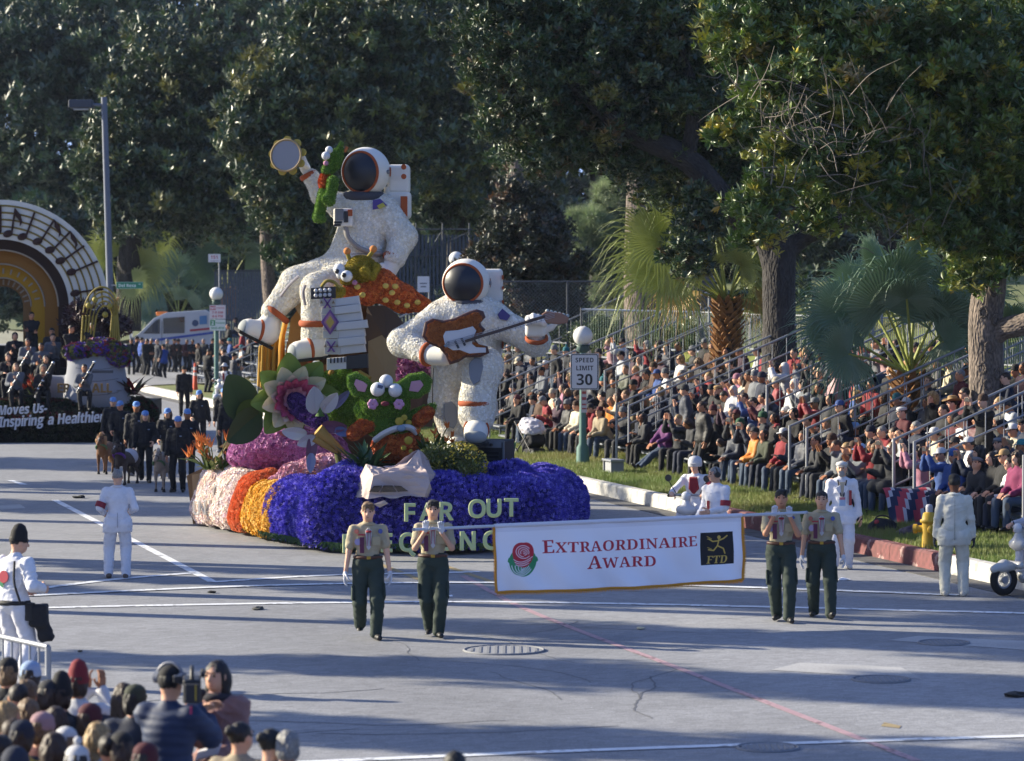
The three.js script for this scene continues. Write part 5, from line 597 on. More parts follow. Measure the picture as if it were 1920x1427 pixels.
// the rest of the benches: taken wherever nobody has been placed yet
{ const r = rngOf(301); let n = 0;
  for (let row = ROWS - 1; row >= 0; row--) for (let u = 49.3; u < 104; u += 0.54) { const uu = u + (r() - 0.5) * 0.18; if (AISLES.some((a) => Math.abs(uu - a) < 0.65)) continue; const p = W(uu, ROWV(row), SEAT(row) + 0.78), c = p.clone().sub(EYE).applyEuler(new THREE.Euler(-PITCH, 0, 0)), px = CX + F * c.x / -c.z, py = CY - F * c.y / -c.z; if (px < 925 || px > 1935 || py < 640) continue; if (u > 84 && py > 760) continue;
    const lim = 1000 / 60; if (crowdAt.some(([x, y]) => Math.abs(x - px) < lim * 0.85 && Math.abs(y - py) < lim * 1.2)) continue; if (r() < 0.05) continue; if (n > 170) break; n++;
    const col = pick(['black', 'black', 'black', 'navy', 'navy', 'charcoal', 'charcoal', 'charcoal', 'grey', 'maroon', 'black', 'white', 'olive', 'brown', 'navy', 'cream', 'dusty pink', 'plum', 'light grey', 'red'], r), hatted = r() < 0.42, hk = pick(['beanie', 'cap', 'beanie', 'cap', 'pompom', 'hood', 'flat'], r);
    spectator(px, py, pick(['sit', 'sit', 'sitleft', 'lean', 'phone', 'clap', 'chin', 'fold', 'down'], r), col, pick(['jacket', 'jacket', 'puffer', 'sweater'], r), { row, yaw: (r() - 0.4) * 0.7, skin: Math.floor(r() * r() * 5), bottom: pick(['navy', 'charcoal', 'black', 'denim'], r), phone: r() < 0.3 ? 0x1b1b1e : false, ...(hatted ? { hatKind: hk, hat: hk === 'hood' ? col : pick(['black', 'grey', 'navy', 'white', 'maroon', 'red', 'brown', 'blue', 'cream', 'teal'], r), hair: 'dark' } : { hair: pick(['dark', 'brown', 'black', 'light', 'blonde', 'grey'], r), style: pick(['short', 'short', 'long', 'bob', 'curly', 'bun'], r) }) }); } }
// labels that still coincide say which one of them is meant
{ const seen = new Map(); for (const [t] of crowdLabels) { const l = t.userData.label; if (!seen.has(l)) seen.set(l, []); seen.get(l).push(t); } for (const [l, ts] of seen) if (ts.length > 1) { ts.sort((a, b) => a.userData.px - b.userData.px); const rows = new Set(ts.map((t) => crowdLabels.get(t))); ts.forEach((t, i) => { t.userData.label = rows.size === ts.length ? `${l}, ${ROWN[crowdLabels.get(t)]}` : `${l}, ${ts.length === 2 ? ['left', 'right'][i] : ['first', 'second', 'third', 'fourth', 'fifth', 'sixth'][i] + ' from left'} of them`; }); } for (const [t] of crowdLabels) { delete t.userData.px; delete t.userData.row; t.userData.label = t.userData.label.replace(/, seated(?= |,)/, ', seated').replace(/\s+/g, ' '); const w = t.userData.label.split(' '); if (w.length > 16) t.userData.label = t.userData.label.replace(' with raised hands', '').replace('just right of', 'right of').replace(' jacket', '').replace('spectator in', 'person in'); } }

// ---------------------------------------------------------------- the flower float
const petalSmall = blossom(5, 1, 0.62, 0.95, 0.18), petalSpike = blossom(6, 1, 0.3, 0.55, 0.6), petalRound = blossom(7, 1, 0.6, 1, 0.35), petalLong = blossom(5, 1, 0.26, 0.42, 0.55), petalMat = (r = 0.7) => new THREE.MeshPhysicalMaterial({ color: 0xffffff, roughness: r, side: THREE.DoubleSide, transmission: 0.15, thickness: 0 }), PET = petalMat();
function frame(x0, y0, D) {    // a local frame at a pixel and a distance: L(x, y, k) is k metres nearer to us than D
  const o = P(x0, y0, D), s = D / F, L = (x, y, k = 0) => P(x, y, D - k).sub(o);
  return { o, s, D, L, flat: (pts, k, depth, bevel = 0.01) => { const q = pts.map(([x, y]) => L(x, y, k)); return extrude(q.map((v) => [v.x, v.y]), depth, bevel).translate(0, 0, q[0].z); } };
}
const dome = (R, a, sx = 1, sy = 1) => { const g = new THREE.SphereGeometry(R, 36, 18, 0, 2 * PI, 0, a).rotateX(PI / 2).scale(sx, sy, 1), p = g.attributes.position, v = V(); for (let i = 0; i < p.count; i++) { v.fromBufferAttribute(p, i).setLength(R); p.setXYZ(i, v.x, v.y, v.z); } g.computeVertexNormals(); return g; };
const qDir = (d) => new THREE.Quaternion().setFromUnitVectors(ZP, d.clone().normalize());
const ringAt = (c, d, r, w, tubeR) => new THREE.TorusGeometry(r, tubeR, 10, 32).scale(1, 1, w).applyQuaternion(qDir(d)).translate(c.x, c.y, c.z);
const suitWhite = M(0xd2cfc6, 0.9), plainWhite = M(0xd8d5cc, 0.7), bandRed = M(0x9a4a22, 0.85), visorM = M(0x141924, 0.45), greyM = M(0x76777a, 0.8), whiteP = [0xe6e5de, 0xf0efea, 0xdcd9ce, 0xe4dcc6];
// float body
const floatT = thing('parade_float', 'flower covered parade float with blue front skirt and lettering FAR OUT', 'parade float', G(800, 1040).setY(0));
{ const o = floatT.position, g = (x, y, h) => G(x, y).setY(h).sub(o), at = (x, y, D) => P(x, y, D).sub(o), low = cut(rbox(V(0, -0.9, 0), 30, 1.0, 30, 0.01, null, 0));
  const blue = net([...[[558, 1014], [640, 1030], [830, 1034], [980, 1025], [1036, 1002]].flatMap(([x, y], i, A) => i ? [cap(g(A[i - 1][0], A[i - 1][1], 0.62), g(x, y, 0.62), 0.5, 0.5, 0.45), cap(g(A[i - 1][0], A[i - 1][1] + 2, 0.3), g(x, y + 2, 0.3), 0.46, 0.46, 0.45)] : []), cap(g(1036, 1002, 0.6), g(1016, 955, 0.5), 0.48, 0.4, 0.45), cap(at(620, 938, 54.6), at(668, 896, 55.6), 0.42, 0.33, 0.3), cap(at(660, 945, 54.5), at(1000, 950, 54.8), 0.4, 0.4, 0.5), cap(at(850, 916, 56), at(965, 900, 56.2), 0.3, 0.32, 0.2), low], 0.06, (x, y, z) => (noise(x * 2.5, y * 2.5, z * 2.5) - 0.5) * 0.06);
  part(floatT, 'front_skirt', blue, M(0x241f66, 0.9)); petals(floatT, 'blue_blossom', blue, 26000, petalLong, PET, 0.085, [0x4c44b4, 0x5e54c8, 0x3c3498, 0x7064d4, 0xa096e8, 0x5248b8], 3, (p, n) => n.z > -0.5 && n.y > -0.8, 1.1);
  const bank = (s0, s1, hy, y, lean) => { const m = (s0 + s1) / 2, c = V(-4.11 - 0.38 * m + 0.3, y, -56.1 - 0.92 * m - 0.12).sub(o); return rbox(c, 0.36, hy, (s1 - s0) / 2, 0.3, Q(0, 0.39, 0).multiply(Q(0, 0, -lean)), 0.25); };
  const yel = net([bank(0.2, 2.0, 0.5, 0.5, 0.35), cap(at(520, 955, 57.3), at(604, 906, 57.6), 0.36, 0.2, 0.25), low], 0.05, (x, y, z) => (noise(x * 3, y * 3, z * 3) - 0.5) * 0.06); part(floatT, 'yellow_bank', yel, M(0x8a5f10, 0.9)); petals(floatT, 'yellow_blossom', yel, 5200, petalRound, PET, 0.06, [0xdaa61c, 0xe8b42c, 0xc8921a, 0xf0c448], 4, (p, n) => n.z > -0.6, 0.5);
  const ora = net([bank(1.8, 2.75, 0.56, 0.54, 0.35), cap(at(468, 945, 58.2), at(508, 896, 58.4), 0.26, 0.15, 0.2), low], 0.05); part(floatT, 'orange_bank', ora, M(0xb86a38, 0.9)); petals(floatT, 'orange_blossom', ora, 2600, petalSpike, PET, 0.055, [0xe8905c, 0xeea070, 0xdc7c46], 5, (p, n) => n.z > -0.6, 0.6);
  const pink = net([bank(2.6, 5.1, 0.58, 0.56, 0.35), cap(at(415, 920, 60.2), at(470, 900, 59.4), 0.3, 0.22, 0.3), low], 0.05, (x, y, z) => (noise(x * 3, y * 3, z * 3) - 0.5) * 0.08); part(floatT, 'pink_white_bank', pink, M(0xb8a49a, 0.9)); petals(floatT, 'pale_blossom', pink, 5200, petalRound, PET, 0.055, [0xeee2da, 0xf4ece6, 0xe8d4c6, 0xead4da, 0xf0e2d2], 6, (p, n) => n.z > -0.6, 0.6);
  const mag = net([ell(at(545, 838, 59.5), 1.0, 0.42, 0.8, null, 0.3), ell(at(480, 858, 59.5), 0.5, 0.24, 0.5, null, 0.3), ell(at(600, 862, 59), 0.55, 0.2, 0.5, null, 0.3)], 0.05, (x, y, z) => (noise(x * 2, y * 2, z * 2) - 0.5) * 0.1); part(floatT, 'magenta_mound', mag, M(0x7a3570, 0.9)); petals(floatT, 'magenta_blossom', mag, 5200, petalRound, PET, 0.05, [0xb86aa6, 0xc47ab2, 0xa4568f, 0xcc8cbc], 7, (p, n) => n.z > -0.6, 0.6);
  const lil = net([ell(at(610, 872, 57.8), 0.38, 0.16, 0.4, null, 0.2), ell(at(560, 885, 57.9), 0.3, 0.14, 0.3, null, 0.2), ell(at(528, 910, 57.8), 0.26, 0.15, 0.25, null, 0.2)], 0.04); part(floatT, 'lilac_clump', lil, M(0x7a5a74, 0.9)); petals(floatT, 'lilac_blossom', lil, 1500, petalRound, PET, 0.075, [0xd4a2b4, 0xc8a4c4, 0xdcb4bc, 0xcf93a0], 8, (p, n) => n.z > -0.6, 0.8);
  const deck = net([rbox(at(790, 912, 58.6), 2.0, 0.25, 2.4, 0.15, null, 0.2), rbox(at(575, 925, 60.9), 0.9, 0.24, 1.4, 0.15, null, 0.2), rbox(at(700, 900, 61.5), 2.6, 0.45, 1.8, 0.15, null, 0.2)], 0.09); part(floatT, 'deck', deck, M(0x4e3e33, 0.95)); petals(floatT, 'deck_greens', deck, 2600, petalSpike, PET, 0.1, [0x3a4a26, 0x52483a, 0x2f3f22, 0x5a3f4a], 9, (p, n) => n.y > 0.2, 0.8);
  part(floatT, 'chassis', [box(3.6, 0.6, 4.4, 0.1, 0.4, -4.6), box(2.4, 0.5, 4, -1.4, 0.4, -6.4)], M(0x16171a, 0.9));
  const fringe = []; const r = rngOf(4); for (const [a, b] of [[[520, 1026], [640, 1044]], [[640, 1044], [1000, 1042]], [[440, 1000], [520, 1026]], [[1000, 1042], [1080, 1000]]]) for (let t = 0; t < 1; t += 0.02) { const c = G(lerp(a[0], b[0], t), lerp(a[1], b[1], t)).sub(o); for (let k = 0; k < 4; k++) { const d = V(r() - 0.5, -0.2 - r() * 0.6, r() * 0.7).normalize().multiplyScalar(0.16), q = c.clone().add(V((r() - 0.5) * 0.2, 0.2, -0.2)), s = V(0.02, 0.01, 0); fringe.push(q.x - s.x, q.y, q.z, q.x + s.x, q.y, q.z, q.x + d.x, q.y + d.y, q.z + d.z); } } stuffed(part(floatT, 'fern_fringe', fan(fringe), M(0x2f4a1e, 0.7)));
  // solid letters standing off the skirt
  const cream = M(0xb9c48c, 0.8);
  const word = (text, xs, y0, dy, size, D) => [...text].forEach((ch, i) => { const f = frame(xs[i], y0 + dy * i, D), holder = { add: (m) => { floatT.add(m); } }; letters(holder, ch, size * f.s, 0.06, cream, (x, w) => new THREE.Matrix4().makeTranslation(f.o.x - o.x, f.o.y - o.y, f.o.z - o.z).multiply(new THREE.Matrix4().makeRotationX(-0.16)).multiply(new THREE.Matrix4().makeScale(1.1, 1, 1)), font.reg, 0.06, 0, 0.045); });
  word('FAR', [758, 786, 824], 977, -1.2, 32, 53.0); word('OUT', [878, 912, 945], 970, -1.2, 32, 53.0); word('FREQUENCIES', [642, 678, 714, 748, 786, 824, 862, 905, 948, 968, 1002], 1036, -0.9, 33, 52.9);
  const wht = M(0xc9c6bf, 0.8), small = (t, x0, y0, dx, dy, h, D, k) => [...t].forEach((ch, i) => { const f = frame(x0 + dx * i, y0 + dy * i, D - k * i); letters({ add: (m) => floatT.add(m) }, ch, h * f.s, 0.04, wht, (x, w) => new THREE.Matrix4().makeTranslation(f.o.x - o.x, f.o.y - o.y, f.o.z - o.z).multiply(new THREE.Matrix4().makeRotationY(-0.45)).multiply(new THREE.Matrix4().makeScale(0.8, 1, 1)), font.reg); });
  small('CAL', 400, 935, 17, -5, 26, 59.5, 0.05); small('I', 460, 922, 1, 0, 28, 59.2, 0); small('UNIVERSITIES', 364, 965, 9.5, -0.8, 26, 59.6, 0.035); }
function facet(parent, name, frameF, pts, depth, color, k = 0, back = 0.35) {   // an angular block: a front outline, a smaller back
  const f = frameF, front = pts.map(([x, y, z = 0]) => f.L(x, y, k + z)), c = front.reduce((a, v) => a.add(v), V(0, 0, 0)).multiplyScalar(1 / front.length), rear = front.map((v) => v.clone().lerp(c, back).add(V(0, 0, -depth))), pos = [], tri = (a, b, d) => pos.push(a.x, a.y, a.z, b.x, b.y, b.z, d.x, d.y, d.z), n = pts.length, apex = c.clone().add(V(0, 0, depth * 0.12));
  for (let i = 0; i < n; i++) { const j = (i + 1) % n; tri(apex, front[i], front[j]); tri(front[i], rear[i], front[j]); tri(front[j], rear[i], rear[j]); tri(c.clone().add(V(0, 0, -depth)), rear[j], rear[i]); }
  return part(parent, name, fan(pos), M(color, 0.95));
}
// rock the astronauts sit on, built of seed covered facets
{ const f = frame(660, 720, 60.6), t = thing('sculpted_rock', 'tall angular rock of brown, tan and grey facets between the two astronauts', 'rock', f.o);
  facet(t, 'rock_face', f, [[688, 575], [720, 572], [745, 590], [782, 640], [770, 720], [700, 740], [680, 660]], 1.6, 0x5a4c42, 0.2); facet(t, 'rock_face', f, [[690, 640], [716, 628], [740, 655], [752, 700], [745, 760], [715, 770], [692, 712]], 0.6, 0x9c8a68, 0.42); facet(t, 'rock_face', f, [[728, 665], [762, 640], [800, 690], [790, 770], [750, 780], [740, 706]], 0.6, 0x6d5140, 0.38); facet(t, 'rock_face', f, [[600, 560], [690, 560], [700, 640], [690, 720], [610, 720], [590, 640]], 1.4, 0x6a4a2c, 0.0); facet(t, 'rock_face', f, [[545, 598], [566, 570], [590, 600], [592, 650], [570, 672], [536, 668]], 0.8, 0xa87a3c, 0.55); facet(t, 'rock_face', f, [[538, 640], [570, 645], [585, 690], [560, 720], [530, 712]], 0.7, 0x7a4f26, 0.5); facet(t, 'rock_face', f, [[560, 690], [640, 680], [660, 740], [600, 760], [556, 740]], 0.8, 0x8a5a2e, 0.6); facet(t, 'rock_face', f, [[552, 575], [575, 560], [592, 590], [574, 612]], 0.4, 0xb8a078, 0.62); facet(t, 'rock_face', f, [[760, 720], [800, 690], [830, 740], [810, 800], [760, 800]], 0.9, 0x6a5442, 0.1); facet(t, 'rock_face', f, [[640, 740], [760, 740], [800, 850], [640, 860]], 1.4, 0x5b4434, -0.2); }
{ const f = frame(510, 700, 60.8), t = thing('yellow_drape', 'folded yellow ochre drape hanging behind the raised boot', 'drape', f.o), g = []; for (let i = 0; i < 9; i++) { const x = 488 + i * 5.4; g.push(cap(f.L(x, 650 - i * 3.2, 0.12 * (i % 2)), f.L(x - 2, 722 + (i % 3) * 3, 0.12 * (i % 2)), 0.035, 0.045, 0.04)); } part(t, 'cloth', net(g, 0.028), M(0x9c7a2a, 0.9)); part(t, 'edging', tube([f.L(536, 600, 0.2), f.L(528, 640, 0.25), f.L(524, 690, 0.22), f.L(514, 724, 0.2)], [0.05, 0.045], 8), M(0xb8862e, 0.9)); }
{ const f = frame(385, 940, 61), t = thing('brown_rock', 'crumpled brown paper rock at the left end of the float', 'rock', f.o); facet(t, 'rock_face', f, [[350, 892], [392, 872], [430, 880], [424, 930], [384, 990], [362, 985]], 1.2, 0x7a5f42, 0.1); facet(t, 'rock_face', f, [[392, 872], [470, 842], [505, 862], [470, 892], [428, 890]], 1.0, 0x8a7052, 0.25); facet(t, 'rock_face', f, [[360, 890], [396, 884], [380, 930], [362, 945]], 0.3, 0x9c8464, 0.35); facet(t, 'rock_face', f, [[440, 868], [530, 858], [560, 885], [500, 902], [440, 895]], 0.9, 0x6b4f38, 0.5); facet(t, 'rock_face', f, [[410, 838], [470, 800], [500, 830], [470, 850]], 0.8, 0x927a58, -0.4); }

// an astronaut in a suit covered with white petals
function suit(t, shapes, n, seed, cell = 0.034) { const g = net(shapes, cell, (x, y, z) => (noise(x * 7, y * 7, z * 7) - 0.5) * 0.02); part(t, 'suit', g, suitWhite); petals(t, 'petal', g, n * 1.5, petalSmall, PET, 0.024, whiteP, seed, null, 0.5); }
function helmet(t, f, c, R, vd, hw, hh, arm) { const h = part(t, 'helmet', ball(R, c.x, c.y, c.z, 40), plainWhite), q = qDir(vd), a = 0.9; const vis = dome(R * 1.035, a, hw, hh).applyQuaternion(q).translate(c.x, c.y, c.z); part(h, 'visor', vis, visorM); part(h, 'visor_rim', tube([...Array(28)].map((_, i) => { const w = i / 28 * 2 * PI; return V(Math.cos(w) * Math.sin(a) * hw, Math.sin(w) * Math.sin(a) * hh, Math.cos(a)).setLength(R * 1.03).applyQuaternion(q).add(c); }), [R * 0.06, R * 0.06], 8, true), bandRed);
  for (const s of arm) { const d = V(s[0], s[1], s[2]).normalize(); part(h, 'hinge', new THREE.CylinderGeometry(R * 0.09, R * 0.09, R * 0.12, 16).rotateX(PI / 2).applyQuaternion(qDir(d)).translate(c.x + d.x * R, c.y + d.y * R, c.z + d.z * R), greyM); part(h, 'strap', new THREE.SphereGeometry(R * 1.03, 14, 3, s[3], 0.62, 1.4, 0.36).translate(c.x, c.y, c.z), bandRed); } return h; }
function bootPart(t, heel, toe, up, r, sideTilt = 0) { const b = part(t, 'boot', net([cap(heel, toe, r * 1.02, r * 0.92, 0.1), cap(heel, up, r, r * 0.9, 0.12), cut(rbox(heel.clone().lerp(toe, 0.5).add(V(0, -r * 0.75 - 0.5, 0).applyAxisAngle(ZP, sideTilt)), 2, 0.5, 2, 0.01, Q(0, 0, sideTilt), 0))], 0.026), plainWhite); const d = toe.clone().sub(heel), L = d.length(); const m = heel.clone().lerp(toe, 0.5).add(V(0, -r * 0.75, 0).applyAxisAngle(ZP, sideTilt)); part(b, 'sole', box(1, 0.06, r * 1.9, 0, 0, 0, 0.02).scale(L + r * 1.8, 1, 1).applyQuaternion(frameQ(V(0, 1, 0).applyAxisAngle(ZP, sideTilt), V(-d.z, 0, d.x))).translate(m.x, m.y, m.z), M(0x24211f, 0.9)); part(b, 'band', ringAt(heel.clone().lerp(toe, 0.42).add(V(0, r * 0.05, 0)), d, r * 0.98, 1.3, r * 0.13), bandRed); part(b, 'toe_cap', new THREE.SphereGeometry(r * 0.95, 20, 10, 0, 2 * PI, 0, 0.95).applyQuaternion(new THREE.Quaternion().setFromUnitVectors(UP, d.clone().normalize())).translate(toe.x, toe.y, toe.z), M(0x8f9494, 0.8)); return b; }
{ const D = 60, f = frame(660, 540, D), L = f.L, m = (p) => p * f.s, t = thing('astronaut_figure', 'seated white flower covered astronaut on the rock, raising a tambourine', 'astronaut sculpture', f.o);
  suit(t, [cap(L(684, 398), L(676, 452), m(45), m(45), 0.2), ell(L(668, 488, 0.05), m(50), m(44), m(44), null, 0.3), cap(L(646, 388), L(715, 392), m(24), m(26), 0.2),
    cap(L(722, 398, 0.1), L(756, 444, 0.2), m(27), m(25), 0.15), cap(L(756, 444, 0.2), L(740, 484, 0.45), m(24), m(20), 0.1), cap(L(642, 392), L(604, 365), m(21), m(19), 0.12), cap(L(604, 365), L(583, 332, 0.05), m(19), m(15), 0.1),
    cap(L(650, 498, 0.15), L(556, 532, 0.35), m(33), m(30), 0.2), cap(L(556, 532, 0.35), L(512, 584, 0.4), m(28), m(22), 0.12), cap(L(662, 520, 0.4), L(596, 542, 0.95), m(33), m(30), 0.2), cap(L(594, 545, 0.95), L(590, 640, 1.0), m(28), m(24), 0.12)], 15000, 31);
  const hc = L(686, 322, 0.1); helmet(t, f, hc, m(46), V(-0.27, -0.05, 0.96), 0.8, 1, [[0.88, -0.02, 0.42, 2.85]]);
  part(t, 'collar', ringAt(L(682, 368, 0.05), V(0, 1, 0), m(34), 1.4, m(6)), M(0x3c3e48, 0.8));
  const bp = part(t, 'backpack', [rbg(L(748, 336, -0.35), m(21), m(27), m(24)), rbg(L(748, 385, -0.35), m(23), m(26), m(26))], plainWhite); for (const y of [313, 331]) part(bp, 'button', new THREE.CylinderGeometry(m(5), m(5), 0.04, 20).rotateX(PI / 2).translate(...L(757, y, 0.07).toArray()), bandRed); part(bp, 'stripe', f.flat([[752, 369], [763, 369], [763, 408], [752, 408]], 0.08, 0.02), bandRed); part(bp, 'strut', cap2(L(728, 350, -0.2), L(726, 420, -0.2), m(8)), plainWhite);
  const cp = part(t, 'chest_pack', rbg(L(644, 408, 0.55), m(18), m(17), m(12)).applyQuaternion(Q(0, 0, 0)), plainWhite); part(cp, 'speaker_panel', f.flat([[629, 392], [643, 392], [643, 412], [629, 412]], 0.68, 0.02), greyM); part(cp, 'dial', f.flat([[646, 397], [652, 397], [652, 416], [646, 416]], 0.68, 0.02), M(0x1a1a1e, 0.5)); part(cp, 'lamp_cover', f.flat([[653, 394], [660, 394], [660, 404], [653, 404]], 0.68, 0.02), bandRed); part(cp, 'slot', [f.flat([[627, 416], [640, 416], [640, 418], [627, 418]], 0.68, 0.02), f.flat([[627, 421], [638, 421], [638, 423], [627, 423]], 0.68, 0.02)], M(0x1a1a1e, 0.5));
  part(t, 'hose', tube([L(648, 424, 0.6), L(652, 444, 0.62), L(672, 464, 0.62), L(700, 474, 0.52), L(724, 476, 0.3)], [0.05, 0.05], 10), M(0x85817c, 0.7)); part(t, 'belt', ringAt(L(672, 478, 0.05), V(0.06, 1, 0), m(47), 1.2, m(3)), M(0x9a9a98, 0.8));
  part(t, 'patch', [f.flat([[700, 376], [713, 374], [725, 385], [712, 390], [700, 392]], 0.42, 0.03)], M(0x4e3f86, 0.8)); part(t, 'patch', f.flat([[708, 386], [718, 381], [722, 386], [712, 391]], 0.47, 0.02), M(0xa8a24c, 0.8));
  part(t, 'cuff', [ringAt(L(578, 329, 0.05), L(565, 304, 0).sub(L(583, 340, 0)), m(14), 1.6, m(3.2))], bandRed); part(t, 'cuff', ringAt(L(739, 482, 0.42), V(0.15, 1, -0.3), m(18), 1.6, m(4)), bandRed);
  part(t, 'glove', place(HANDS.grip, L(574, 320, 0.05), frameQ(V(-0.4, 1, 0.1), V(-0.7, -0.2, 0.6)), -1, 3.1), plainWhite); part(t, 'glove', net([cap(L(738, 490, 0.45), L(728, 510, 0.5), m(17), m(15), 0.08), cap(L(724, 505, 0.6), L(706, 518, 0.7), m(6), m(5), 0.03), cap(L(728, 512, 0.62), L(712, 524, 0.7), m(6), m(5), 0.03), cap(L(732, 516, 0.6), L(722, 530, 0.68), m(6), m(5), 0.03), cap(L(736, 514, 0.5), L(734, 532, 0.55), m(6), m(5), 0.03), cap(L(716, 498, 0.6), L(706, 504, 0.68), m(6), m(5), 0.03)], 0.022), plainWhite);
  part(t, 'leg_band', ringAt(L(519, 588, 0.4), L(560, 530, 0.35).sub(L(512, 592, 0.4)), m(24), 1.5, m(4)), bandRed); part(t, 'leg_band', ringAt(L(591, 606, 1.0), V(0, 1, 0.05), m(27), 1.5, m(4)), bandRed); part(t, 'seam', tube([L(560, 518, 0.75), L(542, 535, 0.76), L(526, 556, 0.7)], [0.035, 0.03], 6), M(0x8d8a90, 0.9)); part(t, 'seam', tube([L(572, 534, 1.35), L(568, 548, 1.36), L(572, 572, 1.3)], [0.035, 0.03], 6), M(0x8d8a90, 0.9));
  bootPart(t, L(500, 624, 0.45), L(466, 617, 0.6), L(510, 595, 0.4), m(21), -0.5); bootPart(t, L(592, 655, 1.05), L(560, 660, 1.2), L(592, 630, 1.0), m(22), 0.12);
  // what it holds
  const f2 = frame(538, 292, 59.7), tb = thing('tambourine', 'big pale tambourine with yellow jingles held up by the seated astronaut', 'tambourine', f2.o), q = qDir(V(-0.3, 0.1, 1)); part(tb, 'skin', new THREE.CylinderGeometry(0.29, 0.29, 0.1, 40).rotateX(PI / 2).applyQuaternion(q), M(0x8f9096, 0.9)); part(tb, 'hoop', new THREE.TorusGeometry(0.295, 0.02, 8, 40).translate(0, 0, 0.05).applyQuaternion(q), M(0x9a8560, 0.8)); for (let i = 0; i < 9; i++) { const a = i / 9 * 6.283 + 0.2; part(tb, 'jingle', new THREE.CylinderGeometry(0.075, 0.075, 0.05, 18).rotateX(PI / 2).translate(Math.cos(a) * 0.3, Math.sin(a) * 0.3, -0.03).applyQuaternion(q), M(0x9c8c3e, 0.8)); } }
function rbg(c, hx, hy, hz) { return new RoundedBoxGeometry(hx * 2, hy * 2, hz * 2, 3, Math.min(hx, hy, hz) * 0.35).translate(c.x, c.y, c.z); }
function cap2(a, b, r) { return rod(a, b, r, r, 14); }
// furry creatures
const furG = blossom(4, 1, 0.35, 0.4, 0.7);
function furry(t, name, shapes, color, cols, n, seed, size = 0.03, cell = 0.024) { const g = net(shapes, cell); const m = part(t, name, g, M(color, 0.95)); petals(t, name + '_tuft', g, n, furG, PET, size, cols, seed, null, 0.8); return m; }
const eyes = (t, f, list) => list.forEach(([x, y, k, r]) => part(t, 'eye', ball(r, ...f.L(x, y, k).toArray(), 24), M(0xc4c6c8, 0.4)));
const GRN = [0x648a28, 0x769a32, 0x547424, 0x86a83c], ORG = [0xb8501a, 0xc86426, 0x9c4214, 0xd07a34], YLO = [0x9a8a20, 0xb09c2c, 0x887a18];
{ const f = frame(618, 360, 59.6), L = f.L, m = (p) => p * f.s, t = thing('alien_figure', 'small green creature with orange vest clinging to the seated astronaut shoulder', 'creature sculpture', f.o);
  furry(t, 'head', [ell(L(624, 300, 0.2), m(16), m(20), m(16), null, 0.06), cap(L(634, 292, 0.1), L(640, 268, 0.1), m(9), m(3), 0.05), cap(L(618, 316, 0.25), L(612, 318, 0.35), m(10), m(9), 0.05)], 0x4a6a20, GRN, 1500, 61, 0.026); furry(t, 'vest', [ell(L(610, 343, 0.3), m(12), m(19), m(13), null, 0.05)], 0x9c4214, ORG, 800, 62, 0.03); furry(t, 'leg', [cap(L(608, 362, 0.35), L(596, 408, 0.4), m(11), m(9), 0.05), cap(L(596, 408, 0.4), L(604, 410, 0.45), m(8), m(7), 0.04)], 0x4a6a20, GRN, 900, 63, 0.026); furry(t, 'leg', [cap(L(624, 340, 0.5), L(618, 376, 0.55), m(10), m(9), 0.05), cap(L(618, 376, 0.55), L(612, 372, 0.6), m(9), m(9), 0.04)], 0x4a6a20, GRN, 900, 64, 0.026); eyes(t, f, [[617, 281, 0.38, m(7)], [611, 292, 0.42, m(8)]]); part(t, 'cheek', ball(0.05, ...L(611, 306, 0.42).toArray(), 10), M(0xa8768f, 0.8)); part(t, 'antenna', cap2(L(646, 285, 0.1), L(651, 275, 0.1), 0.03), M(0xb06a3a, 0.9)); }
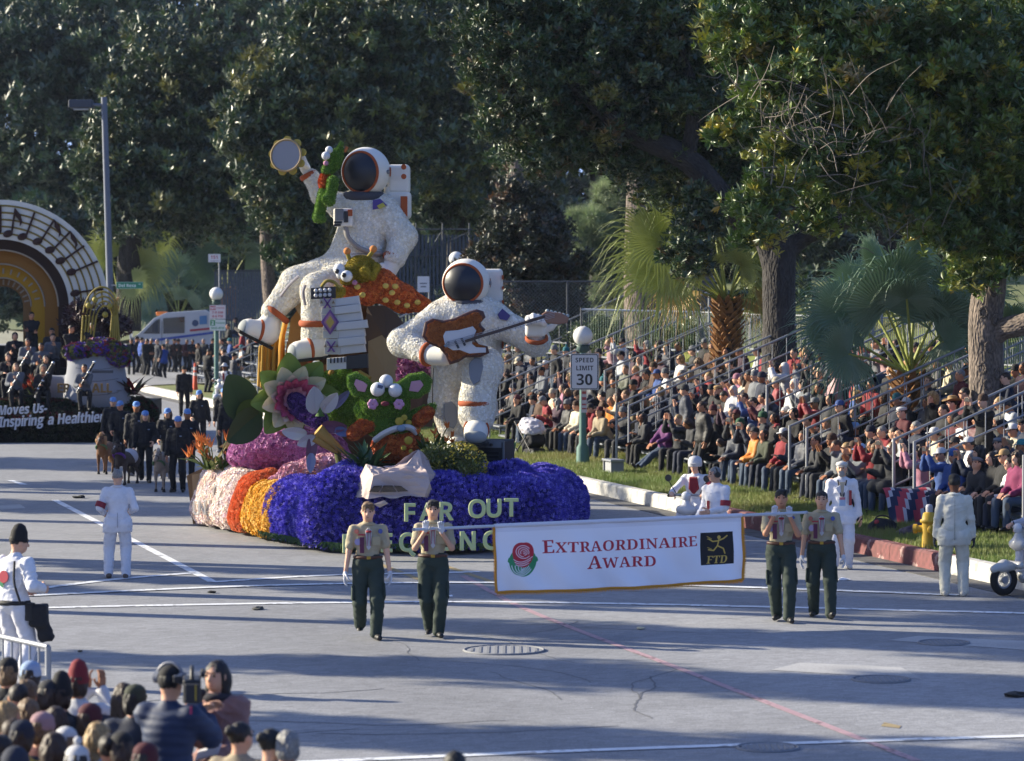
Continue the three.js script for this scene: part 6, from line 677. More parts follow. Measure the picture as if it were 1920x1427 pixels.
{ const D = 59, f = frame(700, 560, D), L = f.L, m = (p) => p * f.s, t = thing('alien_figure', 'yellow headed creature in spotted orange suit lying over the rock playing the accordion', 'creature sculpture', f.o);
  furry(t, 'head', [ell(L(677, 507, 0.35), m(30), m(27), m(26), null, 0.08), cap(L(655, 515, 0.45), L(652, 522, 0.5), m(16), m(14), 0.06)], 0x7a6c16, YLO, 2600, 65, 0.026); furry(t, 'ear', [cap(L(684, 510, 0.6), L(700, 522, 0.62), m(11), m(3), 0.05), cap(L(700, 522, 0.62), L(706, 500, 0.5), m(3), m(8), 0.05)], 0x8a7a1c, YLO, 500, 66, 0.024); eyes(t, f, [[636, 505, 0.55, m(11)], [650, 518, 0.72, m(11)], [640, 514, 0.6, m(10)]]); part(t, 'pupil', ball(0.045, ...L(632, 509, 0.66).toArray(), 10), M(0x141418, 0.4)); part(t, 'pupil', ball(0.045, ...L(645, 516, 0.84).toArray(), 10), M(0x141418, 0.4));
  for (const [x0, y0, x1, y1] of [[655, 486, 651, 474], [688, 486, 700, 470]]) { const a = part(t, 'antenna', cap2(L(x0, y0, 0.35), L(x1, y1, 0.35), 0.04), M(0x8a7a2c, 0.9)); part(a, 'tip', ball(0.07, ...L(x1, y1 - 3, 0.35).toArray(), 12), M(0xb8763c, 0.9)); }
  const suitG = net([cap(L(668, 545, 0.35), L(712, 535, 0.2), m(18), m(27), 0.15), cap(L(712, 535, 0.2), L(755, 560, 0.1), m(27), m(24), 0.15), cap(L(755, 560, 0.1), L(796, 572, 0.05), m(22), m(12), 0.12), cap(L(655, 546, 0.5), L(690, 556, 0.4), m(13), m(16), 0.1)], 0.03); part(t, 'suit', suitG, M(0x8a3810, 0.95)); petals(t, 'orange_petal', suitG, 5200, petalRound, PET, 0.034, ORG, 67, null, 0.8); for (const [x, y, k] of [[680, 553, 0.78], [723, 536, 0.66], [741, 537, 0.58], [735, 549, 0.62], [723, 563, 0.6], [763, 573, 0.46], [783, 567, 0.36], [745, 567, 0.52], [670, 538, 0.66]]) part(t, 'spot', ball(m(6), 0, 0, 0, 14).scale(1, 0.85, 0.4).translate(...L(x, y, k).toArray()), M(0xb09a4c, 0.9));
  furry(t, 'hand', [ell(L(636, 547, 0.75), m(12), m(11), m(11), null, 0.03), cap(L(628, 540, 0.85), L(624, 548, 0.9), m(4), m(4), 0.03), cap(L(630, 552, 0.85), L(626, 556, 0.9), m(4), m(4), 0.03)], 0x7a6c16, YLO, 400, 68, 0.022); part(t, 'mouth', ball(0.05, ...L(665, 530, 0.72).toArray(), 10), M(0xa06a86, 0.8)); }
{ const f = frame(640, 620, 58.2), L = f.L, t = thing('accordion', 'white accordion with purple diamond panels and piano keys below the yellow creature', 'accordion', f.o);
  const kb = part(t, 'button_board', f.flat([[585, 541], [629, 538], [629, 558], [585, 560]], 0.35, 0.2), M(0x17171a, 0.5)); for (let i = 0; i < 4; i++) for (let j = 0; j < 2; j++) part(kb, 'button', ball(0.036, ...L(592 + i * 8.6, 545 + j * 9 - i * 0.5, 0.57).toArray(), 12), M(0xbcbcbc, 0.5)); part(t, 'strap', tube([L(602, 538, 0.4), L(612, 527, 0.42), L(626, 529, 0.4), L(636, 540, 0.38)], [0.03, 0.03], 8), M(0x8a7a34, 0.9));
  for (let i = 0; i < 7; i++) { const y = 559 + i * 15, x0 = 601 + i * 1.5, w = i === 3 ? 82 : 76 - Math.abs(i - 4) * 1.2, skew = 3 - i * 0.3; part(t, 'bellows_fold', f.flat([[x0 + 28, y + skew], [x0 + w, y - 3], [x0 + w + 2, y + 9], [x0 + 28, y + 14]], 0.25 + (i % 2) * 0.05, 0.3, 0.015), M(0xb4b4b2, 0.7)); part(t, 'bellows_crease', f.flat([[x0 + 28, y + 13], [x0 + w, y + 10], [x0 + w, y + 12], [x0 + 28, y + 15]], 0.3, 0.2, 0.0), M(0x26262a, 0.8)); const pn = part(t, 'side_panel', f.flat([[x0 - 1 + (i % 2) * 4, y + 2], [x0 + 28 - (i % 2) * 3, y + 2], [x0 + 28, y + 15], [x0, y + 15]], 0.5, 0.08, 0.005), M(0xa9a79f, 0.8)); }
  const dia = (cx, cy, w, h, k, c) => part(t, 'diamond', f.flat([[cx - w, cy], [cx, cy - h], [cx + w, cy], [cx, cy + h]], k, 0.02, 0), M(c, 0.85)); dia(619, 604, 17, 24, 0.6, 0x6a4880); dia(619, 604, 12, 18, 0.625, 0x8f6a86); dia(619, 604, 8, 12, 0.65, 0xa89048); for (const [x, y] of [[614, 566], [621, 648]]) for (const s of [-1, 1]) { part(t, 'diamond', f.flat([[x - s * 9, y - 8], [x - s * 6, y - 8], [x + s * 8, y + 12], [x + s * 4, y + 12]], 0.6, 0.02, 0), M(0x6a4880, 0.85)); part(t, 'triangle', f.flat([[x + s * 11 - 3, y + 3], [x + s * 11 + 3, y + 3], [x + s * 11, y - 3]], 0.6, 0.02, 0), M(0x7a6a54, 0.85)); }
  part(t, 'key_block', f.flat([[652, 668], [690, 664], [690, 688], [652, 691]], 0.2, 0.35), M(0x17171a, 0.5)); const ks = part(t, 'keyboard', f.flat([[615, 672], [652, 669], [652, 690], [615, 693]], 0.25, 0.3, 0.005), M(0xb8b8b6, 0.5)); for (let i = 0; i < 5; i++) part(ks, 'black_key', f.flat([[619 + i * 6.6, 671.5 - i * 0.5], [621.6 + i * 6.6, 671.3 - i * 0.5], [621.6 + i * 6.6, 681 - i * 0.5], [619 + i * 6.6, 681.2 - i * 0.5]], 0.56, 0.03, 0), M(0x121214, 0.5)); }
// the guitarist
{ const D = 57.5, f = frame(880, 700, D), L = f.L, m = (p) => p * f.s, t = thing('astronaut_figure', 'standing white flower covered astronaut playing a guitar at the right of the float', 'astronaut sculpture', f.o);
  suit(t, [cap(L(842, 598), L(918, 598), m(36), m(34), 0.2), cap(L(875, 600), L(874, 668), m(54), m(52), 0.25), ell(L(874, 690), m(60), m(40), m(40), null, 0.25), cap(L(820, 596, 0.1), L(754, 642, 0.3), m(27), m(25), 0.15), cap(L(754, 642, 0.3), L(800, 663, 0.75), m(25), m(19), 0.1), cap(L(930, 602, 0.1), L(1004, 640, 0.35), m(28), m(26), 0.15), cap(L(1004, 642, 0.35), L(1006, 622, 0.75), m(25), m(19), 0.1),
    cap(L(846, 700, 0.05), L(836, 752, 0.05), m(35), m(31), 0.15), cap(L(836, 752, 0.05), L(852, 824, 0.05), m(31), m(23), 0.1), cap(L(900, 695, 0.2), L(905, 688, 0.85), m(38), m(38), 0.15), cap(L(903, 692, 0.85), L(893, 780, 0.9), m(33), m(30), 0.15), cap(L(893, 745, 0.88), L(895, 778, 0.9), m(30), m(31), 0.1)], 15000, 33);
  const hc = L(874, 530, 0.1); helmet(t, f, hc, m(45), V(-0.2, -0.04, 0.98), 1.02, 0.93, [[0.97, -0.02, 0.2, 3.0]]);
  part(t, 'collar', ringAt(L(876, 569, 0.05), V(0, 1, 0), m(36), 1.2, m(6)), M(0x44454c, 0.8));
  const bp = part(t, 'backpack', [rbg(L(924, 540, -0.4), m(19), m(36), m(22)), rbg(L(930, 640, -0.35), m(12), m(28), m(20))], plainWhite); for (const [y, h] of [[520, 8], [540, 6], [570, 14], [645, 18]]) part(bp, 'stripe', box(0.03, m(h), 0.16, L(943, y, -0.3).x, L(943, y, 0).y, -(-0.25) - 0.4), bandRed);
  part(t, 'patch', f.flat([[934, 590], [942, 580], [956, 592], [950, 600], [938, 598]], 0.42, 0.03), M(0x3e3a72, 0.8)); part(t, 'belt', ringAt(L(876, 668, 0.05), V(0, 1, 0), m(55), 1, m(3)), M(0x9a9a98, 0.8));
  part(t, 'cuff', ringAt(L(803, 664, 0.76), L(836, 668, 0.95).sub(L(790, 660, 0.6)), m(20), 1.5, m(3.5)), bandRed); part(t, 'cuff', ringAt(L(1006, 634, 0.85), V(0, 1, 0.5), m(19), 1.5, m(3)), bandRed);
  part(t, 'glove', net([cap(L(812, 667, 0.85), L(836, 668, 1.0), m(18), m(17), 0.06), ...[[856, 655, 872, 657], [858, 661, 872, 668], [856, 668, 862, 682], [848, 676, 850, 690]].map(([a, b, c, d]) => cap(L(840, 664, 1.05), L(a, b, 1.12), m(7), m(6), 0.02)), ...[[856, 655, 866, 652], [858, 661, 868, 664], [856, 668, 864, 674], [848, 676, 854, 684]].map(([a, b, c, d]) => cap(L(a, b, 1.12), L(c, d, 1.1), m(6), m(5), 0.02)), cap(L(830, 655, 1.05), L(850, 648, 1.18), m(7), m(5), 0.02)], 0.022), plainWhite);
  part(t, 'glove', net([rbox(L(1004, 614, 0.95), m(19), m(18), m(11), m(8), null, 0.05), ...[[991, 597, 990, 606], [1000, 593, 1000, 604], [1009, 595, 1010, 605], [1018, 598, 1020, 608]].flatMap(([a, b, c, d]) => [cap(L(a + 2, 610, 0.98), L(a, b, 1.02), m(6.5), m(6), 0.02), cap(L(a, b, 1.02), L(c, d, 1.16), m(6), m(6), 0.02)]), cap(L(1016, 622, 0.95), L(1034, 614, 0.98), m(7), m(6), 0.03), cap(L(1034, 614, 0.98), L(1040, 608, 1.0), m(6), m(5), 0.02)], 0.022), plainWhite);
  for (const [pts, k] of [[[[881, 682], [890, 672], [902, 674], [905, 688], [898, 714], [888, 720], [881, 708]], 1.2], [[[834, 758], [846, 754], [855, 764], [856, 792], [850, 802], [840, 798], [834, 780]], 0.36]]) part(t, 'knee_patch', f.flat(pts, k, 0.03, 0.015), M(0x7b8088, 0.8));
  part(t, 'leg_band', ringAt(L(893, 756, 0.9), V(0, 1, 0.02), m(30), 1.4, m(4)), bandRed);
  const b = part(t, 'boot', net([cap(L(894, 800, 0.85), L(892, 812, 1.25), m(24), m(22), 0.1), cap(L(894, 795, 0.85), L(893, 782, 0.88), m(23), m(22), 0.1), cut(rbox(L(892, 830 + 52, 1.1), 2, m(50), 2, 0.01, null, 0))], 0.026), plainWhite); part(b, 'band', ringAt(L(893, 806, 1.15), V(0, 0.1, 1), m(22), 1, m(2.5)), bandRed); part(b, 'toe_cap', ball(m(20), 0, 0, 0, 20).scale(1, 0.62, 0.6).translate(...L(892, 820, 1.42).toArray()), M(0x8a8f8f, 0.8)); part(b, 'sole', box(m(46), 0.05, 0.95, ...L(893, 831, 1.05).toArray()), M(0x24211f, 0.9)); part(t, 'boot', net([cap(L(852, 830, 0.05), L(854, 838, 0.3), m(21), m(19), 0.08)], 0.03), plainWhite);
  // the guitar
  const g = frame(880, 640, 56.3), t2 = thing('guitar', 'big electric guitar with orange seed covered body and white pickguard', 'guitar', g.o), body = [[795, 629], [800, 606], [812, 600], [832, 604], [852, 600], [878, 588], [894, 583], [904, 586], [907, 594], [898, 604], [900, 612], [906, 618], [900, 626], [890, 630], [888, 638], [896, 648], [912, 652], [914, 660], [900, 666], [872, 667], [858, 676], [845, 680], [838, 664], [826, 650], [804, 640]];
  part(t2, 'body', g.flat(body, 0, 0.16, 0.03), M(0x47241a, 0.5)); const face = g.flat(body.map(([x, y]) => [lerp(858, x, 0.92), lerp(632, y, 0.9)]), 0.19, 0.012, 0.004); part(t2, 'face', face, M(0x8a4a1e, 0.9)); petals(t2, 'orange_petal', face, 1900, petalRound, PET, 0.03, [0xa05a24, 0x8a4a1c, 0xb06a30], 71, (p, n) => n.z > 0.7, 0.5);
  part(t2, 'pickguard', g.flat([[832, 630], [836, 622], [860, 620], [886, 613], [892, 620], [886, 634], [884, 645], [892, 652], [910, 653], [910, 660], [880, 662], [862, 655], [850, 656], [836, 648]], 0.21, 0.03, 0.01), M(0xbfbfc2, 0.5)); part(t2, 'bridge', beam(g.L(834, 650, 0.27), g.L(842, 641, 0.27), 0.05, 0.05), M(0x6e7880, 0.4, { metalness: 0.5 })); for (const [x, y] of [[856, 645], [868, 640]]) part(t2, 'pickup', beam(g.L(x - 3, y - 6, 0.26), g.L(x + 4, y + 8, 0.26), 0.04, 0.04), M(0x2c3036, 0.5));
  part(t2, 'neck', beam(g.L(872, 640, 0.24), g.L(1022, 593, 0.24), 0.13, 0.05), M(0x3a2a24, 0.5)); for (let i = 0; i < 14; i++) { const a = 0.1 + i * 0.065, c = g.L(lerp(872, 1022, a), lerp(640, 593, a), 0.275); part(t2, 'fret', box(0.012, 0.13, 0.01, 0, 0, 0).rotateZ(0.3).translate(c.x, c.y, c.z), M(0x8d8d90, 0.3, { metalness: 0.7 })); } for (let i = 0; i < 4; i++) { const d = (i - 1.5) * 0.028; part(t2, 'string', rod(g.L(838, 646, 0.3).add(V(0, d, 0)), g.L(1040, 590, 0.3).add(V(0, d, 0)), 0.005, 0.005, 5), M(0xa0a0a4, 0.3, { metalness: 0.8 })); }
  const hd = part(t2, 'headstock', g.flat([[1018, 590], [1024, 586], [1052, 589], [1064, 596], [1062, 604], [1046, 606], [1026, 604]], 0.2, 0.08, 0.02), M(0x84604e, 0.6)); for (let i = 0; i < 6; i++) part(hd, 'tuning_peg', ball(0.034, ...g.L(1026 + i * 7.6, 583 + i * 1.9, 0.22).toArray(), 12), M(0x9aa3a0, 0.5)); }
{ const D = 56.6, f = frame(907, 855, D), L = f.L, t = thing('guitar_amplifier', 'black amplifier with grey edges and knobs under the guitarist boot', 'amplifier', f.o), w = 80 * f.s, h = 62 * f.s; part(t, 'cabinet', box(w, h, 0.8, 0, -0.02, -0.35, 0.03).rotateY(-0.25), M(0x1b1e24, 0.7)); const A = (g) => g.rotateY(-0.25); part(t, 'grille', A(box(w * 0.86, h * 0.66, 0.02, -0.03, -0.09, 0.06)), M(0x12141a, 0.9)); for (let i = 0; i < 6; i++) part(t, 'slat', A(box(w * 0.84, 0.012, 0.02, -0.03, -0.26 + i * 0.07, 0.075)), M(0x2a2e38, 0.7)); part(t, 'control_panel', A(box(w * 0.9, 0.1, 0.03, 0, h / 2 - 0.09, 0.06)), M(0x777d82, 0.5, { metalness: 0.4 })); for (let i = 0; i < 5; i++) part(t, 'knob', A(cyl(0.028, 0.03, 0.04, 12, 0, 0, 0).rotateX(PI / 2).translate(-0.28 + i * 0.11, h / 2 - 0.09, 0.09)), M(0x15161a, 0.4)); const e = M(0x70777d, 0.5, { metalness: 0.4 }); for (const [x, y, ww, hh] of [[w / 2, 0, 0.03, h], [-w / 2, 0, 0.03, h], [0, h / 2 - 0.01, w, 0.03]]) part(t, 'edge_strip', A(box(ww, hh, 0.03, x, y - 0.02, 0.055)), e); part(t, 'cable', tube([L(812, 690, 0.5), L(811, 750, 0.55), L(816, 800, 0.4), L(850, 850, 0.2)], [0.012, 0.012], 6), M(0x1a1a1c, 0.6)); }
// green creature at the centre
function earPart(t, f, pts, inner, k) { const g = f.flat(pts, k, 0.14, 0.03), e = part(t, 'ear', g, M(0x4a6a20, 0.95)); petals(t, 'ear_tuft', g, 900, furG, PET, 0.026, GRN, 91 + pts[0][0], null, 0.8); part(e, 'inner_ear', f.flat(inner, k + 0.16, 0.03, 0.01), M(0xae8494, 0.9)); }
{ const D = 56, f = frame(735, 800, D), L = f.L, m = (p) => p * f.s, t = thing('alien_figure', 'green creature with big ears and three white eyes, orange trousers, at the float centre', 'creature sculpture', f.o);
  furry(t, 'head', [ell(L(722, 750, 0.1), m(45), m(34), m(34), null, 0.1), ell(L(722, 764, 0.12), m(43), m(20), m(32), null, 0.1)], 0x4a6a20, GRN, 4200, 72, 0.03); earPart(t, f, [[690, 742], [665, 738], [656, 722], [656, 706], [668, 702], [686, 712], [700, 728]], [[684, 734], [672, 732], [665, 720], [668, 712], [680, 716], [688, 722]], 0.1); earPart(t, f, [[746, 722], [768, 706], [792, 702], [806, 712], [802, 730], [784, 742], [760, 742]], [[768, 732], [772, 716], [788, 714], [793, 722], [784, 734]], 0.1); eyes(t, f, [[724, 715, 0.32, m(13)], [708, 730, 0.42, m(13.5)], [741, 732, 0.42, m(13)]]); part(t, 'pupil', f.flat([[709, 722], [718, 724], [716, 728], [708, 726]], 0.66, 0.02), M(0x3e4a66, 0.5)); part(t, 'mouth', new THREE.SphereGeometry(m(8), 14, 8).scale(1, 0.6, 0.4).translate(...L(722, 757, 0.56).toArray()), M(0x6e1f2c, 0.7)); for (const x of [699, 748]) { const c = L(x, 758, 0.5), g = []; for (let i = 0; i < 6; i++) g.push(ball(m(5), 0, 0, 0, 8).scale(1, 1, 0.5).translate(c.x + Math.cos(i) * m(5.5), c.y + Math.sin(i) * m(5.5), c.z)); part(t, 'cheek', g, M(0xb384a4, 0.9)); }
  furry(t, 'body', [ell(L(725, 795, 0.05), m(42), m(28), m(30), null, 0.1), cap(L(678, 768, 0), L(690, 785, 0.05), m(14), m(16), 0.08), cap(L(770, 786, 0.05), L(800, 772, 0.1), m(14), m(12), 0.08), cap(L(806, 770, 0.1), L(812, 762, 0.12), m(9), m(6), 0.05)], 0x4a6a20, GRN, 3000, 73, 0.03); const tr = net([ell(L(735, 838, 0.05), m(38), m(30), m(32), null, 0.1), ell(L(768, 840, 0.3), m(20), m(26), m(22), null, 0.08), cap(L(664, 812, 0.2), L(680, 800, 0.15), m(13), m(12), 0.08), cap(L(680, 800, 0.15), L(700, 798, 0.2), m(10), m(10), 0.08), cap(L(786, 788, 0.2), L(802, 774, 0.2), m(12), m(11), 0.06)], 0.026); part(t, 'orange_suit', tr, M(0x8a3810, 0.95)); petals(t, 'orange_petal', tr, 3600, petalRound, PET, 0.034, ORG, 74, null, 0.8); for (const [x, y, k, r] of [[766, 826, 0.72, 8], [757, 840, 0.7, 5], [770, 846, 0.72, 4], [749, 790, 0.5, 8], [758, 783, 0.48, 6], [766, 793, 0.4, 6]]) part(t, 'flower_spot', ball(m(r), 0, 0, 0, 12).scale(1, 1, 0.4).translate(...L(x, y, k).toArray()), M(0x9c8a30, 0.9)); part(t, 'belt', tube([L(702, 826, 0.36), L(722, 812, 0.48), L(745, 803, 0.5), L(768, 802, 0.42), L(782, 812, 0.36)], [0.055, 0.055], 8), M(0xb4b4b4, 0.8)); part(t, 'buckle', ball(m(8), 0, 0, 0, 14).scale(1.1, 0.8, 0.5).translate(...L(752, 803, 0.55).toArray()), M(0x6e8498, 0.6)); }
{ const D = 58.5, f = frame(640, 760, D), L = f.L, m = (p) => p * f.s, t = thing('alien_figure', 'green creature half hidden behind the trumpet flowers, left of the three eyed one', 'creature sculpture', f.o); furry(t, 'body', [ell(L(648, 762, 0), m(40), m(48), m(30), null, 0.12), ell(L(625, 715, 0), m(26), m(20), m(20), null, 0.1), cap(L(645, 700, 0.1), L(648, 690, 0.1), m(14), m(10), 0.06)], 0x4a6a20, GRN, 4000, 75, 0.032); earPart(t, f, [[600, 722], [580, 716], [574, 700], [584, 693], [602, 702], [612, 716]], [[598, 716], [586, 712], [582, 703], [590, 700], [600, 708]], 0.1); part(t, 'antenna', cap2(L(618, 706, 0.1), L(624, 694, 0.1), 0.06), M(0x8a6a2c, 0.9)); part(t, 'arm', cap2(L(672, 700, 0.1), L(692, 712, 0.2), 0.07), M(0x8a7a34, 0.9)); }
// huge flowers
function petalShape(len, wide, cup, n = 8) { const pos = [], row = (t) => { const w = wide * Math.pow(Math.sin(Math.PI * (0.06 + 0.93 * Math.pow(t, 0.8))), 0.62) * 0.5, out = []; for (let j = -3; j <= 3; j++) { const s = j / 3; out.push([s * w, len * t, cup * len * (t * t * 0.6) + Math.abs(s) * w * 0.35]); } return out; }; for (let i = 0; i < n; i++) { const a = row(i / n), b = row((i + 1) / n); for (let j = 0; j < 6; j++) pos.push(...a[j], ...a[j + 1], ...b[j + 1], ...a[j], ...b[j + 1], ...b[j]); } return fan(pos); }
const thick = (g, d = 0.02) => { const b = g.clone().translate(0, 0, -d); return merge([g, b]); };
{ const D = 57.4, f = frame(543, 745, D), L = f.L, t = thing('lotus_flower', 'giant pink and white lotus with purple centre at the left of the float', 'flower sculpture', f.o), q = qDir(V(0.28, -0.05, 0.95)), r = rngOf(81);
  const ring = (n, len, wide, cup, tilt, color, name, off, z) => { const g = thick(petalShape(len, wide, cup)), mt = M(color, 0.85); for (let i = 0; i < n; i++) { const p = part(t, name, g, mt); p.quaternion.copy(q).multiply(Q(0, 0, i / n * 2 * PI + off)).multiply(Q(tilt, 0, 0)); p.position.copy(V(0, 0, z).applyQuaternion(q)); p.scale.setScalar(0.92 + r() * 0.16); } };
  ring(8, 0.84, 0.52, 0.25, 0.25, 0x6a823c, 'green_petal', 0.1, -0.05); ring(9, 0.76, 0.42, 0.32, 0.4, 0xc6c3a4, 'cream_petal', 0.4, 0.02); ring(10, 0.64, 0.36, 0.35, 0.58, 0xcfc8b6, 'cream_petal', 0.15, 0.06); ring(13, 0.6, 0.24, 0.35, 0.66, 0xb85274, 'pink_petal', 0, 0.1); ring(11, 0.44, 0.2, 0.35, 0.85, 0xc88ca0, 'pink_petal', 0.2, 0.14);
  const spike = net([cap(V(0.02, -0.05, 0.15).applyQuaternion(q), L(598, 788, 0.85), 0.19, 0.13, 0.05)], 0.04); part(t, 'spike', spike, M(0x2c1a4a, 0.9)); petals(t, 'purple_blossom', spike, 1500, petalSpike, PET, 0.06, [0x4a2a78, 0x5c3688, 0x3a2064, 0x7a58a4], 82, null, 0.8);
  part(t, 'bud_leaf', thick(petalShape(0.8, 0.6, 0.3)).applyQuaternion(Q(0.2, 0.5, 2.1)).translate(...L(486, 775, -0.1).toArray()), M(0x33462a, 0.9)); part(t, 'bud_leaf', thick(petalShape(0.9, 0.7, 0.35)).applyQuaternion(Q(0.1, 0.5, 0.5)).translate(...L(462, 780, -0.3).toArray()), M(0x3a4c30, 0.9)); part(t, 'bud_leaf', thick(petalShape(0.6, 0.5, 0.3)).applyQuaternion(Q(0.2, 0.3, 2.6)).translate(...L(478, 752, -0.2).toArray()), M(0x4a5a2a, 0.9)); }
{ const f = frame(600, 780, 56.2), L = f.L, t = thing('trumpet_flower', 'pair of pale trumpet flowers with blue and red tipped petals and ochre throats', 'flower sculpture', f.o), p = (x, y, k, len, w, cup, q, c, nm = 'petal') => part(t, nm, thick(petalShape(len, w, cup)).applyQuaternion(q).translate(...L(x, y, k).toArray()), M(c, 0.8));
  p(592, 775, 0.2, 0.52, 0.34, 0.25, Q(0.3, 0.2, 0.05), 0x9aa0aa); p(605, 772, 0.2, 0.46, 0.26, 0.3, Q(0.4, 0.1, -0.6), 0xa9adb2); p(622, 766, 0.1, 0.48, 0.16, 0.2, Q(0.3, 0, -0.75), 0x54587e); p(575, 815, 0.3, 0.44, 0.26, 0.3, Q(0.5, 0, 1.3), 0xb0b2b4); p(592, 820, 0.35, 0.34, 0.24, 0.4, Q(0.6, 0, 1.9), 0xb4b4b4); p(588, 812, 0.3, 0.62, 0.2, 0.2, Q(0.1, 0.4, 2.95), 0x74505e); p(584, 850, 0.36, 0.34, 0.17, 0.25, Q(0.2, 0.4, 3.0), 0x8f97a4); p(604, 800, 0.3, 0.44, 0.24, 0.25, Q(0.4, 0, -1.5), 0x6a4258); p(628, 806, 0.32, 0.3, 0.18, 0.25, Q(0.4, 0, -1.75), 0x5c6a94); p(556, 810, 0.3, 0.3, 0.16, 0.3, Q(0.5, 0, 1.6), 0x96504c);
  for (const [x0, y0, x1, y1, r] of [[596, 806, 650, 852, 0.12], [590, 820, 632, 850, 0.09]]) part(t, 'throat', rod(L(x0, y0, 0.3), L(x1, y1, 0.2), r, 0.03, 16), M(0xa8843e, 0.8)); part(t, 'stem', tube([L(632, 845, 0.1), L(636, 870, 0.1), L(636, 900, 0.1)], [0.06, 0.05], 8), M(0x4a5226, 0.9)); part(t, 'calyx', new THREE.ConeGeometry(0.09, 0.16, 7).translate(...L(600, 772, 0.36).toArray()), M(0x44602a, 0.9)); }
// faceted pale crystal craft at the front
{ const f = frame(742, 900, 54.4), t = thing('crystal_craft', 'pale pink faceted crystal craft with dark slanted windows on the blue flowers', 'spaceship sculpture', f.o), crumple = (a, b, d, n) => { if (!n) return [a, b, d]; const mid = (p, q) => { const m = p.clone().add(q).multiplyScalar(0.5), h = hash3(Math.round(m.x * 97), Math.round(m.y * 97), Math.round(m.z * 97)) - 0.5; return m.addScaledVector(V(0.3, 1, 0.8), h * p.distanceTo(q) * 0.17); }, x = mid(a, b), y = mid(b, d), z = mid(d, a); return [...crumple(a, x, z, n - 1), ...crumple(x, b, y, n - 1), ...crumple(z, y, d, n - 1), ...crumple(x, y, z, n - 1)]; }, face = (pts) => { const v = pts.map(([x, y, k]) => f.L(x, y, k)), pos = []; for (let i = 1; i < v.length - 1; i++) for (const q of crumple(v[0], v[i], v[i + 1], 3)) pos.push(q.x, q.y, q.z); part(t, 'facet', fan(pos), M([0xb4a29e, 0xa89692, 0xbaa8a0, 0xa4948e][pts[0][0] % 4], 0.9)); };
  face([[650, 936, 0.1], [686, 870, 0.1], [700, 892, 0.55], [690, 936, 0.62]]); face([[686, 870, 0.1], [714, 886, 0.3], [700, 892, 0.55]]); face([[700, 892, 0.55], [714, 886, 0.3], [800, 884, 0.3], [806, 905, 0.5]]); face([[700, 892, 0.55], [806, 905, 0.5], [796, 932, 0.55], [690, 936, 0.62]]); face([[714, 886, 0.3], [733, 878, -0.05], [762, 872, 0.1], [800, 884, 0.3]]); face([[733, 878, -0.05], [764, 866, -0.15], [762, 872, 0.1]]); face([[762, 872, 0.1], [764, 866, -0.15], [785, 843, -0.2], [800, 884, 0.3]]); face([[785, 843, -0.2], [804, 862, -0.3], [817, 890, 0], [800, 884, 0.3]]); face([[800, 884, 0.3], [817, 890, 0], [813, 932, 0.1], [806, 905, 0.5]]); face([[806, 905, 0.5], [813, 932, 0.1], [796, 932, 0.55]]); face([[650, 936, 0.1], [686, 870, 0.1], [700, 880, -0.5], [660, 936, -0.5]]); face([[686, 870, 0.1], [733, 878, -0.05], [714, 886, 0.3]]); face([[733, 878, -0.05], [764, 866, -0.15], [785, 843, -0.2], [760, 870, -0.7], [700, 880, -0.5]]);
  const wn = (pts) => part(t, 'window', f.flat(pts, 0.6, 0.02, 0), M(0x2a1d16, 0.2, { clearcoat: 1 })); wn([[692, 922], [701, 911], [717, 910], [710, 923]]); wn([[712, 923], [719, 910], [736, 910], [744, 922]]); wn([[746, 922], [738, 910], [752, 911], [766, 921]]); facet(t, 'facet', f, [[700, 945], [720, 938], [728, 944], [712, 952]], 0.2, 0xa89894, 0.8); }
// plants growing on the deck
function strapPlant(label, x, y, D, n, len, cols, seed, flower) { const f = frame(x, y, D), t = thing('potted_plant', label, 'plant', f.o), r = rngOf(seed); for (let i = 0; i < n; i++) { const a = r() * 6.28, up = 0.25 + r() * 0.9, L = len * (0.6 + r() * 0.6), d = V(Math.cos(a), up * 1.4, Math.sin(a)).normalize(), w = V(-Math.sin(a), 0, Math.cos(a)), pos = [], K = 5; let prev = null; const bx = V((r() - 0.5) * len * 0.6, 0, (r() - 0.5) * len * 0.4); for (let k = 0; k <= K; k++) { const s = k / K, c = d.clone().multiplyScalar(L * s).add(bx).add(V(0, -s * s * L * 0.45 * (1.2 - up * 0.7), 0)), wd = len * 0.075 * Math.sin(PI * Math.min(0.98, 0.12 + s * 0.86)); const e = [c.clone().addScaledVector(w, wd), c.clone().add(V(0, -wd * 0.5, 0)), c.clone().addScaledVector(w, -wd)]; if (prev) for (const [p, q] of [[0, 1], [1, 2]]) pos.push(...prev[p].toArray(), ...prev[q].toArray(), ...e[q].toArray(), ...prev[p].toArray(), ...e[q].toArray(), ...e[p].toArray()); prev = e; } part(t, 'leaf', fan(pos), M(pick(cols, r), 0.45, { transmission: 0.15 })); }
  if (flower) for (let i = 0; i < flower.n; i++) { const c = V((r() - 0.5) * len * 1.7, len * (0.2 + r() * 0.75), (r() - 0.3) * len * 0.6), g = []; for (let k = 0; k < 5; k++) { const a = (r() - 0.3) * 1.6; g.push(new THREE.ConeGeometry(flower.w ?? 0.028, flower.l ?? 0.22, 4).translate(0, (flower.l ?? 0.22) / 2, 0).rotateX((r() - 0.5) * 1.6).rotateZ(a).translate(c.x, c.y, c.z)); } part(t, 'flower', g, M(pick(flower.c, r), 0.7)); part(t, 'stem', tube([V(c.x * 0.4, 0, c.z * 0.4), c.clone().multiplyScalar(0.7), c], [0.012, 0.01], 5), M(0x4a5a26, 0.8)); } return t; }
